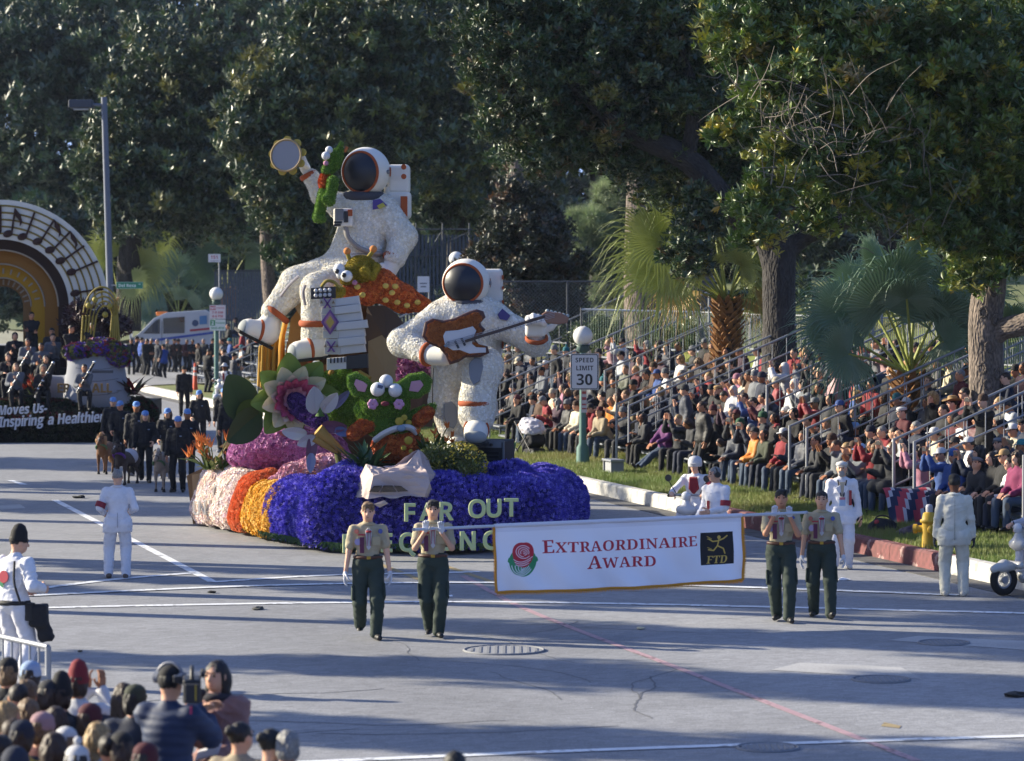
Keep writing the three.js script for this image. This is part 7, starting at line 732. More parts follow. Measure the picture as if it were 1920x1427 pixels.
strapPlant('bird of paradise plant with orange flowers on the brown rock', 403, 880, 59.8, 26, 0.62, [0x4a6426, 0x5a7030, 0x7a6a2c], 3, { n: 18, c: [0xc8742c, 0xb85a22, 0xd08a44] });
strapPlant('dark green strap leaved plant left of the three eyed creature trousers', 686, 876, 55.2, 46, 0.62, [0x34502a, 0x28421f, 0x4a6a3c], 4); strapPlant('green leafy plant with small orange blooms right of the orange trousers', 812, 852, 55.6, 40, 0.55, [0x33502a, 0x28421f, 0x44602c], 5, { n: 10, c: [0xc0641e], l: 0.12 });
strapPlant('low dark plant beside the amplifier at the right end of the deck', 970, 880, 56.5, 16, 0.25, [0x3a2a20, 0x4a3226, 0x33401f], 6); strapPlant('small leafy plant under the lotus', 520, 790, 57.8, 18, 0.4, [0x4c5a24, 0x3a4a22], 7);
{ const f = frame(855, 905, 55), b = thing('shrub', 'rounded yellow flowering shrub in front of the amplifier', 'shrub', f.o); part(b, 'stem', tube([V(0, 0, 0), V(0.03, 0.2, 0), V(0, 0.4, 0)], [0.03, 0.02], 6), barkDark); crownOf(b, LEAF.small, satin, [[f.o.clone().add(V(0, 0.32, 0)), 0.48, 0.36, 0.35, 420], [f.o.clone().add(V(0.25, 0.2, 0.1)), 0.35, 0.25, 0.3, 180]], 0.62, [0x5c6a24, 0x6f7428, 0x4a5a22], 83, 'foliage'); const r = rngOf(3), list = [], cl = []; for (let i = 0; i < 420; i++) { const a = r() * 6.28, y = r() * 2 - 1, h = Math.sqrt(1 - y * y), p = V(Math.cos(a) * h * 0.5 + 0.05, 0.32 + y * 0.38, Math.sin(a) * h * 0.38); list.push(new THREE.Matrix4().compose(p, Q(r() * 3, r() * 6, r() * 3), V(0.026, 0.026, 0.026))); cl.push(new THREE.Color(pick([0xb8a42c, 0xa89a2a, 0xc4b040], r))); } scatter(b, 'yellow_bloom', petalRound, PET, list, cl); }
{ const f = frame(776, 692, 58), b = thing('orchid_cluster', 'cluster of magenta orchids behind the guitarist elbow', 'flowers', f.o), r = rngOf(9), list = [], cl = []; for (let i = 0; i < 260; i++) { const p = V((r() - 0.5) * 0.62, (r() - 0.5) * 0.42 - 0.05, (r() - 0.5) * 0.4); list.push(new THREE.Matrix4().compose(p, Q(r() * 2, r() * 6, r() * 2), V(0.055, 0.055, 0.055))); cl.push(new THREE.Color(pick([0x8a3f74, 0xa05a8c, 0x6a2c58, 0xb47aa0], r))); } part(b, 'stem', tube([V(0, -0.5, 0), V(0.05, -0.1, 0), V(-0.05, 0.2, 0)], [0.03, 0.02], 6), M(0x4a4a2a, 0.9)); scatter(b, 'orchid', petalRound, PET, list, cl); }

// ---------------------------------------------------------------- lamps, signs, street things
const globeM = new THREE.MeshPhysicalMaterial({ color: 0xd8d6d0, roughness: 0.35, clearcoat: 0.4 }), postGreen = M(0x4c7068, 0.6);
function globeLamp(label, x, y, D, base, r = 0.235, w = 0.09) { const top = P(x, y, D), t = thing('globe_lamp', label, 'street lamp', V(top.x, base, top.z)), H = top.y - base; part(t, 'post', lathe([[w * 1.8, 0], [w * 1.7, 0.5], [w, 0.6], [w * 0.8, H - r - 0.15], [w * 0.9, H - r - 0.1]], 14), postGreen); part(t, 'collar', lathe([[w, H - r - 0.16], [w * 1.9, H - r - 0.1], [w * 1.5, H - r - 0.02], [w * 2, H - r + 0.02], [0, H - r + 0.03]], 16), M(0x3f5650, 0.6)); part(t, 'globe', ball(r, 0, H, 0, 28), globeM); return t; }
function panel(t, name, w, h, pos, yaw, tex, back = 0x8a8d90) { const b = part(t, name, box(w, h, 0.012, 0, 0, 0, 0.004), M(back, 0.5, { metalness: 0.3 })); b.position.copy(pos); b.rotation.y = yaw; const f = part(b, 'face', new THREE.PlaneGeometry(w * 0.985, h * 0.985).translate(0, 0, 0.009), new THREE.MeshStandardMaterial({ map: tex, roughness: 0.5 })); return b; }
const center = (g, t, x, y, font, color) => { g.font = font; g.fillStyle = color; g.textAlign = 'center'; g.textBaseline = 'middle'; g.fillText(t, x, y); };
{ const D = 76, t = globeLamp('white globe lamp on a green post carrying the speed limit sign', 1093, 630, D, 0.18), s = D / F, c = P(1096, 697, D - 0.2).sub(t.position);
  const sg = thing('speed_limit_sign', 'white sign reading SPEED LIMIT 30 on the green lamp post', 'road sign', P(1096, 697, D - 0.22)); panel(sg, 'plate', 53 * s, 68 * s, V(0, 0, 0), 0.02, printTex(420, 540, (g, w, h) => { g.fillStyle = '#c9c9cb'; g.fillRect(0, 0, w, h); g.strokeStyle = '#1b1c20'; g.lineWidth = 12; g.beginPath(); g.roundRect(12, 12, w - 24, h - 24, 26); g.stroke(); center(g, 'SPEED', w / 2, 96, 'bold 96px sans-serif', '#1b1c20'); center(g, 'LIMIT', w / 2, 216, 'bold 96px sans-serif', '#1b1c20'); center(g, '30', w / 2, 390, 'bold 230px sans-serif', '#1b1c20'); })); part(sg, 'bracket', [box(0.5, 0.03, 0.03, 0, 0.25, -0.04), box(0.5, 0.03, 0.03, 0, -0.25, -0.04)], steel);
  const st = thing('notice_strip', 'narrow red and white notice strip wrapped on the lamp post below the speed sign', 'notice', P(1095, 752, D - 0.12)); part(st, 'sheet', box(0.13, 0.55, 0.01), M(0xb9b5b5, 0.7)); for (const [y, h] of [[0.2, 0.06], [0.06, 0.07], [-0.08, 0.04], [-0.18, 0.03]]) part(st, 'print_block', box(0.1, h, 0.004, 0, y, 0.008), M(0x9c4a4e, 0.8)); }
{ const D = 118, t = globeLamp('white globe lamp above the no stopping sign at the left', 405.5, 551, D, 0, 0.25), s = D / F; const sg = thing('parking_sign', 'stacked red no stopping and green parking signs below the left globe lamp', 'road sign', P(408, 598, D - 0.15)); panel(sg, 'plate', 30 * s, 26 * s, V(0, 13 * s, 0), 0, printTex(256, 220, (g, w, h) => { g.fillStyle = '#d5c8c6'; g.fillRect(0, 0, w, h); g.fillStyle = '#b03a40'; g.fillRect(8, 12, 88, 66); center(g, 'NO', 52, 46, 'bold 54px sans-serif', '#eee'); center(g, 'STOPPING', 176, 46, 'bold 26px sans-serif', '#b03a40'); center(g, '7-9 AM', w / 2, 118, 'bold 56px sans-serif', '#b03a40'); center(g, '4-6 PM', w / 2, 178, 'bold 56px sans-serif', '#b03a40'); })); panel(sg, 'plate', 30 * s, 21 * s, V(0, -11.5 * s, 0), 0, printTex(256, 180, (g, w, h) => { g.fillStyle = '#cfd5cd'; g.fillRect(0, 0, w, h); g.fillStyle = '#3f8a5a'; g.fillRect(8, 10, 80, 90); center(g, '2', 46, 56, 'bold 76px sans-serif', '#eee'); center(g, 'PARKING', 170, 56, 'bold 34px sans-serif', '#3f8a5a'); center(g, '9AM-4PM', w / 2, 138, 'bold 48px sans-serif', '#3f8a5a'); })); }
globeLamp('white globe lamp just above the guitarist helmet', 855, 485, 112, 1, 0.25); globeLamp('pale globe lamp partly behind the music arch', 181, 511, 112, 0, 0.22);
{ const D = 108, b = P(213, 640, D), tp = P(195, 182, D), t = thing('street_light', 'tall dark street light with a flat box head at the left', 'street lamp', V(b.x, 0, b.z)), o = t.position; part(t, 'pole', rod(V(0, 0, 0), tp.clone().sub(o), 0.13, 0.1, 12), M(0x5c6472, 0.6)); part(t, 'arm', rod(P(197, 197, D).sub(o), P(166, 196, D).sub(o), 0.05), M(0x5c6472, 0.6)); const hd = part(t, 'lamp_head', box(0.8, 0.28, 0.5, 0, 0, 0, 0.04).translate(...P(152, 195, D).sub(o).toArray()), M(0x333a46, 0.6)); part(hd, 'lens', box(0.5, 0.04, 0.36).translate(...P(152, 205, D).sub(o).toArray()), M(0x8d9298, 0.3));
  const sn = thing('street_name_sign', 'green street name sign reading Del Rosa beside the tall light', 'street sign', P(243, 535, D - 0.3)); panel(sn, 'plate', 0.9, 0.23, V(0, 0, 0), 0.03, printTex(512, 132, (g, w, h) => { g.fillStyle = '#2f8060'; g.fillRect(0, 0, w, h); g.strokeStyle = '#b9c8c0'; g.lineWidth = 5; g.strokeRect(5, 5, w - 10, h - 10); center(g, 'Del Rosa', 210, 70, 'bold 84px sans-serif', '#d8e2dc'); center(g, 'DR', 450, 44, 'bold 30px sans-serif', '#d8e2dc'); }), 0x3a7a5c); part(sn, 'bracket', rod(V(-0.42, 0, -0.02), V(-0.62, 0, -0.05), 0.02), steel); }
{ const D = 140, t = thing('number_sign', 'small white sign reading 151 in red on a pole at the left', 'sign', P(402, 484, D)); panel(t, 'plate', 0.54, 0.36, V(0, 0, 0), 0, printTex(240, 160, (g, w, h) => { g.fillStyle = '#d6d4d6'; g.fillRect(0, 0, w, h); center(g, '151', w / 2, 62, 'bold 92px sans-serif', '#b03a4a'); center(g, 'S. Orange Grove', w / 2, 132, 'bold 24px sans-serif', '#6a5a66'); })); part(t, 'post', rod(V(0.2, -0.1, -0.04), V(0.22, -3.6, -0.04), 0.03), steel); }
{ const D = 112, t = thing('stand_sign', 'white sign on two posts between the two astronauts', 'sign', P(794, 533, D)); panel(t, 'plate', 0.42, 0.56, V(0, 0, 0), 0, printTex(180, 240, (g, w, h) => { g.fillStyle = '#d4d2d4'; g.fillRect(0, 0, w, h); g.fillStyle = '#77777e'; g.fillRect(34, 98, 110, 20); g.fillRect(46, 146, 84, 22); })); part(t, 'post', [rod(V(0.19, 0, -0.03), V(0.2, -2.6, -0.03), 0.025)], steel); }
{ const t = thing('traffic_delineator', 'tall orange and white traffic post on a base behind the pony handlers', 'traffic cone', G(366, 744)); part(t, 'base', box(0.42, 0.05, 0.42, 0, 0.025, 0, 0.02), M(0x222225, 0.9)); part(t, 'cone', lathe([[0.14, 0.04], [0.1, 0.4], [0.05, 1.35], [0, 1.37]], 14), M(0xd0481e, 0.6)); for (const y of [0.85, 1.08]) part(t, 'band', lathe([[0.083 - (y - 0.75) * 0.045, y], [0.076 - (y - 0.75) * 0.045, y + 0.13]], 14), M(0xc4bcb8, 0.5)); }
// yellow hydrant
{ const t = thing('fire_hydrant', 'yellow fire hydrant with grey cap on the verge behind the red kerb', 'hydrant', G(1742, 1040, 0.15)), y = M(0xb08e1c, 0.55); part(t, 'barrel', lathe([[0.17, 0], [0.17, 0.05], [0.12, 0.06], [0.115, 0.52], [0.15, 0.53], [0.15, 0.57], [0.12, 0.58], [0.1, 0.68], [0, 0.72]], 20), y); part(t, 'bonnet', lathe([[0.055, 0.7], [0.06, 0.78], [0.045, 0.82], [0, 0.83]], 14), M(0x9c9ca2, 0.5)); for (const [q, r, l] of [[-1.9, 0.07, 0.2], [0.25, 0.085, 0.2], [1.3, 0.07, 0.19]]) { const n = part(t, 'nozzle', new THREE.CylinderGeometry(r * 0.85, r * 0.85, l, 14).rotateX(PI / 2).translate(0, 0.42, l / 2 + 0.02).rotateY(q), y); part(n, 'nozzle_cap', new THREE.CylinderGeometry(r * 1.1, r * 1.1, 0.06, 8).rotateX(PI / 2).translate(0, 0.42, l + 0.03).rotateY(q), y); } for (let i = 0; i < 6; i++) part(t, 'bolt', cyl(0.014, 0.014, 0.03, 6, Math.cos(i) * 0.145, 0.065, Math.sin(i) * 0.145), y); }
// things lying on the verge
function heap(name, label, cat, pos, shapes, color, cell = 0.022, rough = 0.85) { const t = thing(name, label, cat, pos); part(t, 'body', net(shapes, cell, folds(0.03, 9)), M(color, rough)); return t; }
{ const b = heap('bag', 'black bag lying on the grass left of the hydrant', 'bag', G(1655, 1008, 0.15), [ell(V(0, 0.16, 0), 0.26, 0.17, 0.18, null, 0.05), ell(V(0.16, 0.1, 0.05), 0.15, 0.1, 0.15, null, 0.05)], 0x18181c); part(b, 'strap', tube([V(-0.2, 0.2, 0.1), V(-0.1, 0.38, 0.12), V(0.1, 0.36, 0.12), V(0.2, 0.16, 0.14)], [0.014, 0.014], 6), M(0x222226, 0.8)); part(b, 'buckle', ball(0.05, -0.12, 0.28, 0.1, 10), M(0xa02a34, 0.6));
  const c = heap('jacket_bundle', 'plum quilted jacket folded on the grass beside the hydrant', 'jacket', G(1712, 1016, 0.15), [ell(V(0, 0.12, 0), 0.3, 0.14, 0.2, null, 0.05), ell(V(0.12, 0.22, -0.05), 0.16, 0.1, 0.14, null, 0.05)], 0x33202e, 0.022, 0.5); part(c, 'sleeve', tube([V(-0.2, 0.14, 0.1), V(-0.34, 0.06, 0.18), V(-0.42, 0.04, 0.12)], [0.07, 0.05], 8), M(0x33202e, 0.5));
  const k = thing('blanket', 'navy blanket with red and white stripes draped over knees left of the hydrant', 'blanket', G(1700, 990, 0.2)), pos = []; const N = 14, H = (i, j) => { const u = i / N, v = j / N; return V((u - 0.5) * 0.9 + v * 0.1, 0.72 - v * v * 0.66 + Math.sin(u * 9) * 0.04 * (0.3 + v), 0.05 + v * 0.42 + Math.cos(u * 11 + v * 3) * 0.05 * v); }; const strips = {}; for (let i = 0; i < N; i++) for (let j = 0; j < N; j++) { const key = ((i + j * 0.3 | 0) % 5 < 2) ? 'red' : ((i + j * 0.3 | 0) % 5 === 2) ? 'white' : 'navy', a = H(i, j), b2 = H(i + 1, j), c2 = H(i, j + 1), d = H(i + 1, j + 1); (strips[key] ??= []).push(...[a, c2, b2, b2, c2, d].flatMap((p) => [p.x, p.y, p.z])); } for (const [n, p] of Object.entries(strips)) part(k, n === 'navy' ? 'cloth' : 'stripe', fan(p), M({ red: 0xa83a48, white: 0xb4b0b4, navy: 0x1f2a48 }[n], 0.9)); }
function wheel(t, name, c, r, tyreR, q, hub = steel) { const w = part(t, name, new THREE.TorusGeometry(r - tyreR, tyreR, 10, 28).applyQuaternion(q).translate(c.x, c.y, c.z), M(0x151517, 0.85)); part(w, 'rim', [new THREE.TorusGeometry(r - tyreR * 2.1, tyreR * 0.35, 6, 28).applyQuaternion(q).translate(c.x, c.y, c.z), new THREE.CylinderGeometry(r * 0.22, r * 0.22, tyreR * 1.4, 14).rotateX(PI / 2).applyQuaternion(q).translate(c.x, c.y, c.z)], hub); const sp = []; for (let i = 0; i < 10; i++) sp.push(box(0.008, r * 1.5, 0.008).rotateZ(i * PI / 10).applyQuaternion(q).translate(c.x, c.y, c.z)); part(w, 'spoke', sp, hub); return w; }
{ const t = thing('baby_stroller', 'dark baby stroller covered with a white speckled cloth on the verge', 'stroller', G(1000, 862, 0.15), 0.5), q = Q(0, PI / 2 - 0.2, 0); for (const [x, z] of [[-0.28, 0.45], [0.28, 0.45], [-0.3, -0.4], [0.3, -0.4]]) wheel(t, 'wheel', V(x, 0.15, z), 0.15, 0.025, Q(0, PI / 2, 0)); part(t, 'frame', [rod(V(-0.28, 0.15, 0.45), V(-0.26, 0.95, -0.5), 0.018), rod(V(0.28, 0.15, 0.45), V(0.26, 0.95, -0.5), 0.018), rod(V(-0.3, 0.15, -0.4), V(-0.27, 0.6, 0.1), 0.018), rod(V(0.3, 0.15, -0.4), V(0.27, 0.6, 0.1), 0.018), rod(V(-0.26, 0.95, -0.5), V(0.26, 0.95, -0.5), 0.02)], M(0x1f2024, 0.5)); part(t, 'seat', net([rbox(V(0, 0.45, 0), 0.22, 0.16, 0.3, 0.08, Q(-0.4, 0, 0))], 0.03), M(0x1c1d22, 0.9)); part(t, 'cloth_cover', net([ell(V(0, 0.8, -0.05), 0.3, 0.22, 0.42, Q(0.3, 0, 0), 0.05), cut(rbox(V(0, 0.3, 0), 1, 0.36, 1, 0.01, null, 0))], 0.025, folds(0.05, 8)), M(0xb4b2ba, 0.9)); part(t, 'basket', box(0.42, 0.14, 0.5, 0, 0.22, 0, 0.04), M(0x26262b, 0.9)); }
{ const t = thing('folded_flag', 'green triangular flag leaning on the grass beside the stroller', 'flag', G(960, 868, 0.15)); part(t, 'cloth', extrude([[0, 0], [0.1, 0.52], [-0.32, 0.12], [-0.36, -0.02]], 0.02, 0.01), M(0x2f6a4a, 0.8)); part(t, 'stick', rod(V(0, 0, -0.02), V(0.12, 0.62, -0.02), 0.012), M(0xa8a49a, 0.6)); }
{ const t = thing('bucket', 'yellow plastic bucket behind the guitarist leg', 'bucket', P(932, 822, 62).setY(0.9)); part(t, 'pail', lathe([[0.2, 0], [0.27, 0.4], [0.28, 0.4], [0.26, 0.36], [0.19, 0.02]], 22), M(0xb08a22, 0.6)); part(t, 'handle', new THREE.TorusGeometry(0.26, 0.01, 6, 20, PI).translate(0, 0.38, 0), M(0x8a6a1a, 0.6)); }
for (const [px, py, w] of [[1150, 872, 'by the knees of the man in the maroon cap'], [1478, 905, 'beside the man in the olive coat']]) { const p = P(px, py, 27600 / (py + 40 - 530)), t = thing('bench_end', `grey step on the verge ${w}`, 'step', V(p.x, 0.17, p.z), YAW_ROAD); part(t, 'tread', box(0.7, 0.05, 0.34, 0, 0.42, 0, 0.01), alu); part(t, 'side', [box(0.04, 0.4, 0.3, -0.3, 0.2, 0), box(0.04, 0.4, 0.3, 0.3, 0.2, 0)], M(0x7c8084, 0.7)); part(t, 'riser', box(0.56, 0.36, 0.03, 0, 0.2, 0.1), M(0x8d9195, 0.6)); }
// steel barrier at the lower left corner
{ const a = P(-60, 1180, 31.6), b = P(90, 1213, 30.6), t = thing('barricade', 'steel crowd barrier at the lower left corner in front of the photographer', 'barricade', V(b.x, 0, b.z)), o = t.position, A = V(a.x, a.y, a.z).sub(o), B = V(b.x, b.y, b.z).sub(o); part(t, 'top_rail', rod(A, B, 0.028), steel); part(t, 'post', rod(B, V(B.x, 0.05, B.z), 0.03), steel); part(t, 'bottom_rail', rod(V(A.x, 0.2, A.z), V(B.x, 0.2, B.z), 0.025), steel); for (let i = 1; i < 9; i++) { const c = A.clone().lerp(B, i / 9); part(t, 'bar', rod(c, V(c.x, 0.2, c.z), 0.012), steel); } part(t, 'hook', box(0.14, 0.05, 0.05, -0.08, B.y - 0.3, 0), steel); }
// the pickup beside the far palms
{ const D = 166, f = frame(320, 690, D), t = thing('pickup_truck', 'white pickup with blue and red stripe and an amber roof light among people', 'pickup truck', f.o), w = 1.85, prof = [[246, 690], [243, 660], [248, 640], [262, 630], [290, 602], [312, 592], [386, 587], [395, 592], [398, 640], [402, 645], [402, 688]], white = M(0xb4b8bf, 0.35, { clearcoat: 0.8 }); part(t, 'body', f.flat(prof, 0, w, 0.04).translate(0, 0.12, -w), white); const win = M(0x1c2430, 0.15, { clearcoat: 1 }); for (const pts of [[[268, 630], [292, 605], [300, 602], [300, 630]], [[306, 601], [346, 598], [346, 629], [306, 630]]]) part(t, 'window', f.flat(pts, 0.05, 0.02, 0).translate(0, 0.12, 0), win); for (const s of [0, 1]) { part(t, 'stripe', f.flat(s ? [[356, 622], [400, 618], [400, 622], [356, 626]] : [[250, 645], [400, 626], [400, 630], [250, 650]], 0.05, 0.015, 0).translate(0, 0.12, 0), M(s ? 0xa83440 : 0x2f4a9c, 0.5)); } part(t, 'badge', f.flat([[374, 597], [388, 596], [388, 612], [374, 613]], 0.05, 0.015, 0).translate(0, 0.12, 0), M(0x4a7aa8, 0.5)); part(t, 'badge', new THREE.CylinderGeometry(0.17, 0.17, 0.02, 20).rotateX(PI / 2).translate(...f.L(366, 606, 0.05).toArray()), M(0x3a4a6a, 0.5)); for (const x of [268, 376]) wheel(t, 'wheel', f.L(x, 688, 0).add(V(0, 0.28, -0.05)), 0.36, 0.1, Q(0, 0, 0)); part(t, 'door_seam', [f.flat([[303, 601], [304.5, 601], [303, 680], [301.5, 680]], 0.05, 0.01, 0)], M(0x6a6e74, 0.6)); part(t, 'roof_light', box(0.6, 0.2, 0.4, 0, 0, 0, 0.05).translate(...f.L(304, 588, -0.8).toArray()), M(0xd8762c, 0.3)); part(t, 'door', box(0.06, 1.7, 0.9, 0, 0, 0, 0.02).translate(...f.L(246, 640, 0.4).toArray()), white); part(t, 'bumper', box(0.2, 0.3, 1.8, 0, 0, 0, 0.05).translate(...f.L(244, 684, -0.95).toArray()), M(0x9a9ca0, 0.4)); }

// ---------------------------------------------------------------- people on the road
const onTorso = (t, kit, name, geo, mat, up, x, z, yaw = 0) => { const m = part(t, name, geo, mat); m.position.copy(kit.r.up(up, x, z)); m.quaternion.copy(kit.r.qs).multiply(Q(0, yaw, 0)); return m; };
const limbBand = (t, a, b, k, r, len, name, mat) => part(t, name, rod(a.clone().lerp(b, k - len / 2), a.clone().lerp(b, k + len / 2), r, r, 14), mat);
const walkL = { fl: [0.09, 0.09, 0.2], fr: [-0.09, 0.13, -0.24], tpr: -0.5 }, headDown = { hy: 0.925 };
// banner carriers
const armsUp = (y) => ({ hl: [0.11, y - 0.07, 0.2], hr: [-0.1, y - 0.06, 0.2], dl: [-0.1, 1, 0.06], dr: [0.1, 1, 0.06], pl: [0, 0.1, 1], pr: [0, 0.1, 1], el: [0.45, -1, -0.1], er: [-0.45, -1, -0.1], grip: 'grip', gloves: true });
function scout(px, py, h, pose, s, label, yaw) {
  const kit = makeKit({ ...pose, gloves: true }, true), g = G(px, py), t = person('person', label, g, yaw, kit, { top: 0xb0a487, topKind: 'shirt', bottom: 0x2c3a32, bottomKind: 'loose', shoe: 0x151515, ...s }, 'banner carriers', h / 1.735);
  const tan = M(0xa59879, 0.85), red = M(0x8f2630, 0.8), wh = M(0xb9b9be, 0.8); for (const hand of [kit.handL, kit.handR]) part(t, 'glove', hand, M(0xc4c5ca, 0.85));
  part(t, 'collar', new THREE.TorusGeometry(0.072, 0.02, 8, 22).scale(1.05, 0.85, 1).rotateX(PI / 2 - 0.25).translate(...kit.r.up(0.505, 0, 0.016).toArray()), tan);
  for (const k of [-1, 1]) { onTorso(t, kit, 'neckerchief', extrude([[k * 0.008, 0.02], [k * 0.036, -0.01], [k * 0.022, -0.22], [k * 0.002, -0.25]], 0.012, 0.004), wh, 0.45, 0, 0.122); onTorso(t, kit, 'neckerchief_stripe', box(0.007, 0.2, 0.006, 0, 0, 0), red, 0.35, k * 0.019, 0.141); onTorso(t, kit, 'epaulette', box(0.09, 0.012, 0.05), M(0xb4b4b8, 0.8), 0.5, k * 0.155, 0); onTorso(t, kit, 'shirt_pocket', box(0.1, 0.11, 0.01, 0, 0, 0, 0.004), tan, 0.31, k * 0.095, 0.127); onTorso(t, kit, 'shoulder_patch', new THREE.CylinderGeometry(0.03, 0.03, 0.01, 16).rotateX(PI / 2), M(k > 0 ? 0x4c5a9c : 0x9c5a50, 0.8), 0.43, k * 0.15, 0.1, k * 0.5); }
  onTorso(t, kit, 'slide', new THREE.TorusGeometry(0.025, 0.013, 8, 14).rotateX(PI / 2), red, 0.43, 0, 0.135); onTorso(t, kit, 'ribbon', box(0.055, 0.2, 0.01), M(0x5c2440, 0.7), 0.26, s.side * 0.085, 0.142, 0); onTorso(t, kit, 'round_patch', new THREE.CylinderGeometry(0.042, 0.042, 0.012, 20).rotateX(PI / 2), M(0x9a8fb4, 0.8), 0.3, s.side * 0.135, 0.128, s.side * 0.3); onTorso(t, kit, 'name_strip', box(0.09, 0.02, 0.008), M(0xa83a40, 0.8), 0.39, s.side * 0.09, 0.128);
  part(t, 'belt', new THREE.TorusGeometry(0.152, 0.02, 6, 30).scale(1.12, 0.86, 1.1).rotateX(PI / 2).translate(...kit.r.up(0.1).toArray()), M(0x4c2a1a, 0.5)); onTorso(t, kit, 'buckle', box(0.05, 0.04, 0.014, 0, 0, 0, 0.004), M(0xa88a3c, 0.35, { metalness: 0.8 }), 0.1, 0, 0.142);
  for (const l of kit.r.leg) { const m = l.J.clone().lerp(l.K, 0.72), c = part(t, 'cargo_pocket', box(0.03, 0.19, 0.15, 0, 0, 0, 0.012), M(0x27342c, 0.9)); c.position.copy(m).add(V(l.s * 0.092, 0, 0)); c.quaternion.copy(frameQ(l.J.clone().sub(l.K), V(0, 0, 1))); }
  return t; }
scout(690, 1197, 1.78, { fl: [0.09, 0.09, 0.16], fr: [-0.08, 0.17, -0.22], tpr: -0.6, hl: [0.27, 0.83, 0.1], hr: [-0.29, 0.8, 0.02], yaw: -0.12, pitch: 0.12 }, { skin: 3, hairStyle: 'neat', hair: 'light', side: -1 }, 'tan shirted scout with light brown hair, arms hanging, leftmost beside the banner', 0.12);
scout(812, 1194, 1.79, { ...armsUp(1.4), fl: [0.07, 0.09, 0.1], fr: [-0.04, 0.12, -0.14], tpr: -0.3, pitch: 0.05 }, { skin: 0, hairStyle: 'neat', hair: 'dark', side: -1 }, 'dark haired tan shirted scout holding the left end of the banner pole', 0.02);
scout(1464, 1165, 1.8, { ...armsUp(1.45), fl: [0.1, 0.09, 0.16], fr: [-0.05, 0.1, -0.1], pitch: -0.05 }, { skin: 1, hairStyle: 'neat', hair: 'black', side: -1 }, 'black haired tan shirted scout holding the right end of the banner pole', -0.05);
scout(1540, 1158, 1.75, { fl: [0.12, 0.09, 0.22], fr: [-0.1, 0.1, -0.12], hl: [0.3, 0.82, 0.14], hr: [-0.27, 0.82, 0.08], tpl: 0.3, yaw: -0.05 }, { skin: 0, hairStyle: 'short', hair: 'dark', side: -1 }, 'smiling tan shirted scout with cropped hair, arms hanging, right of the banner', -0.08);
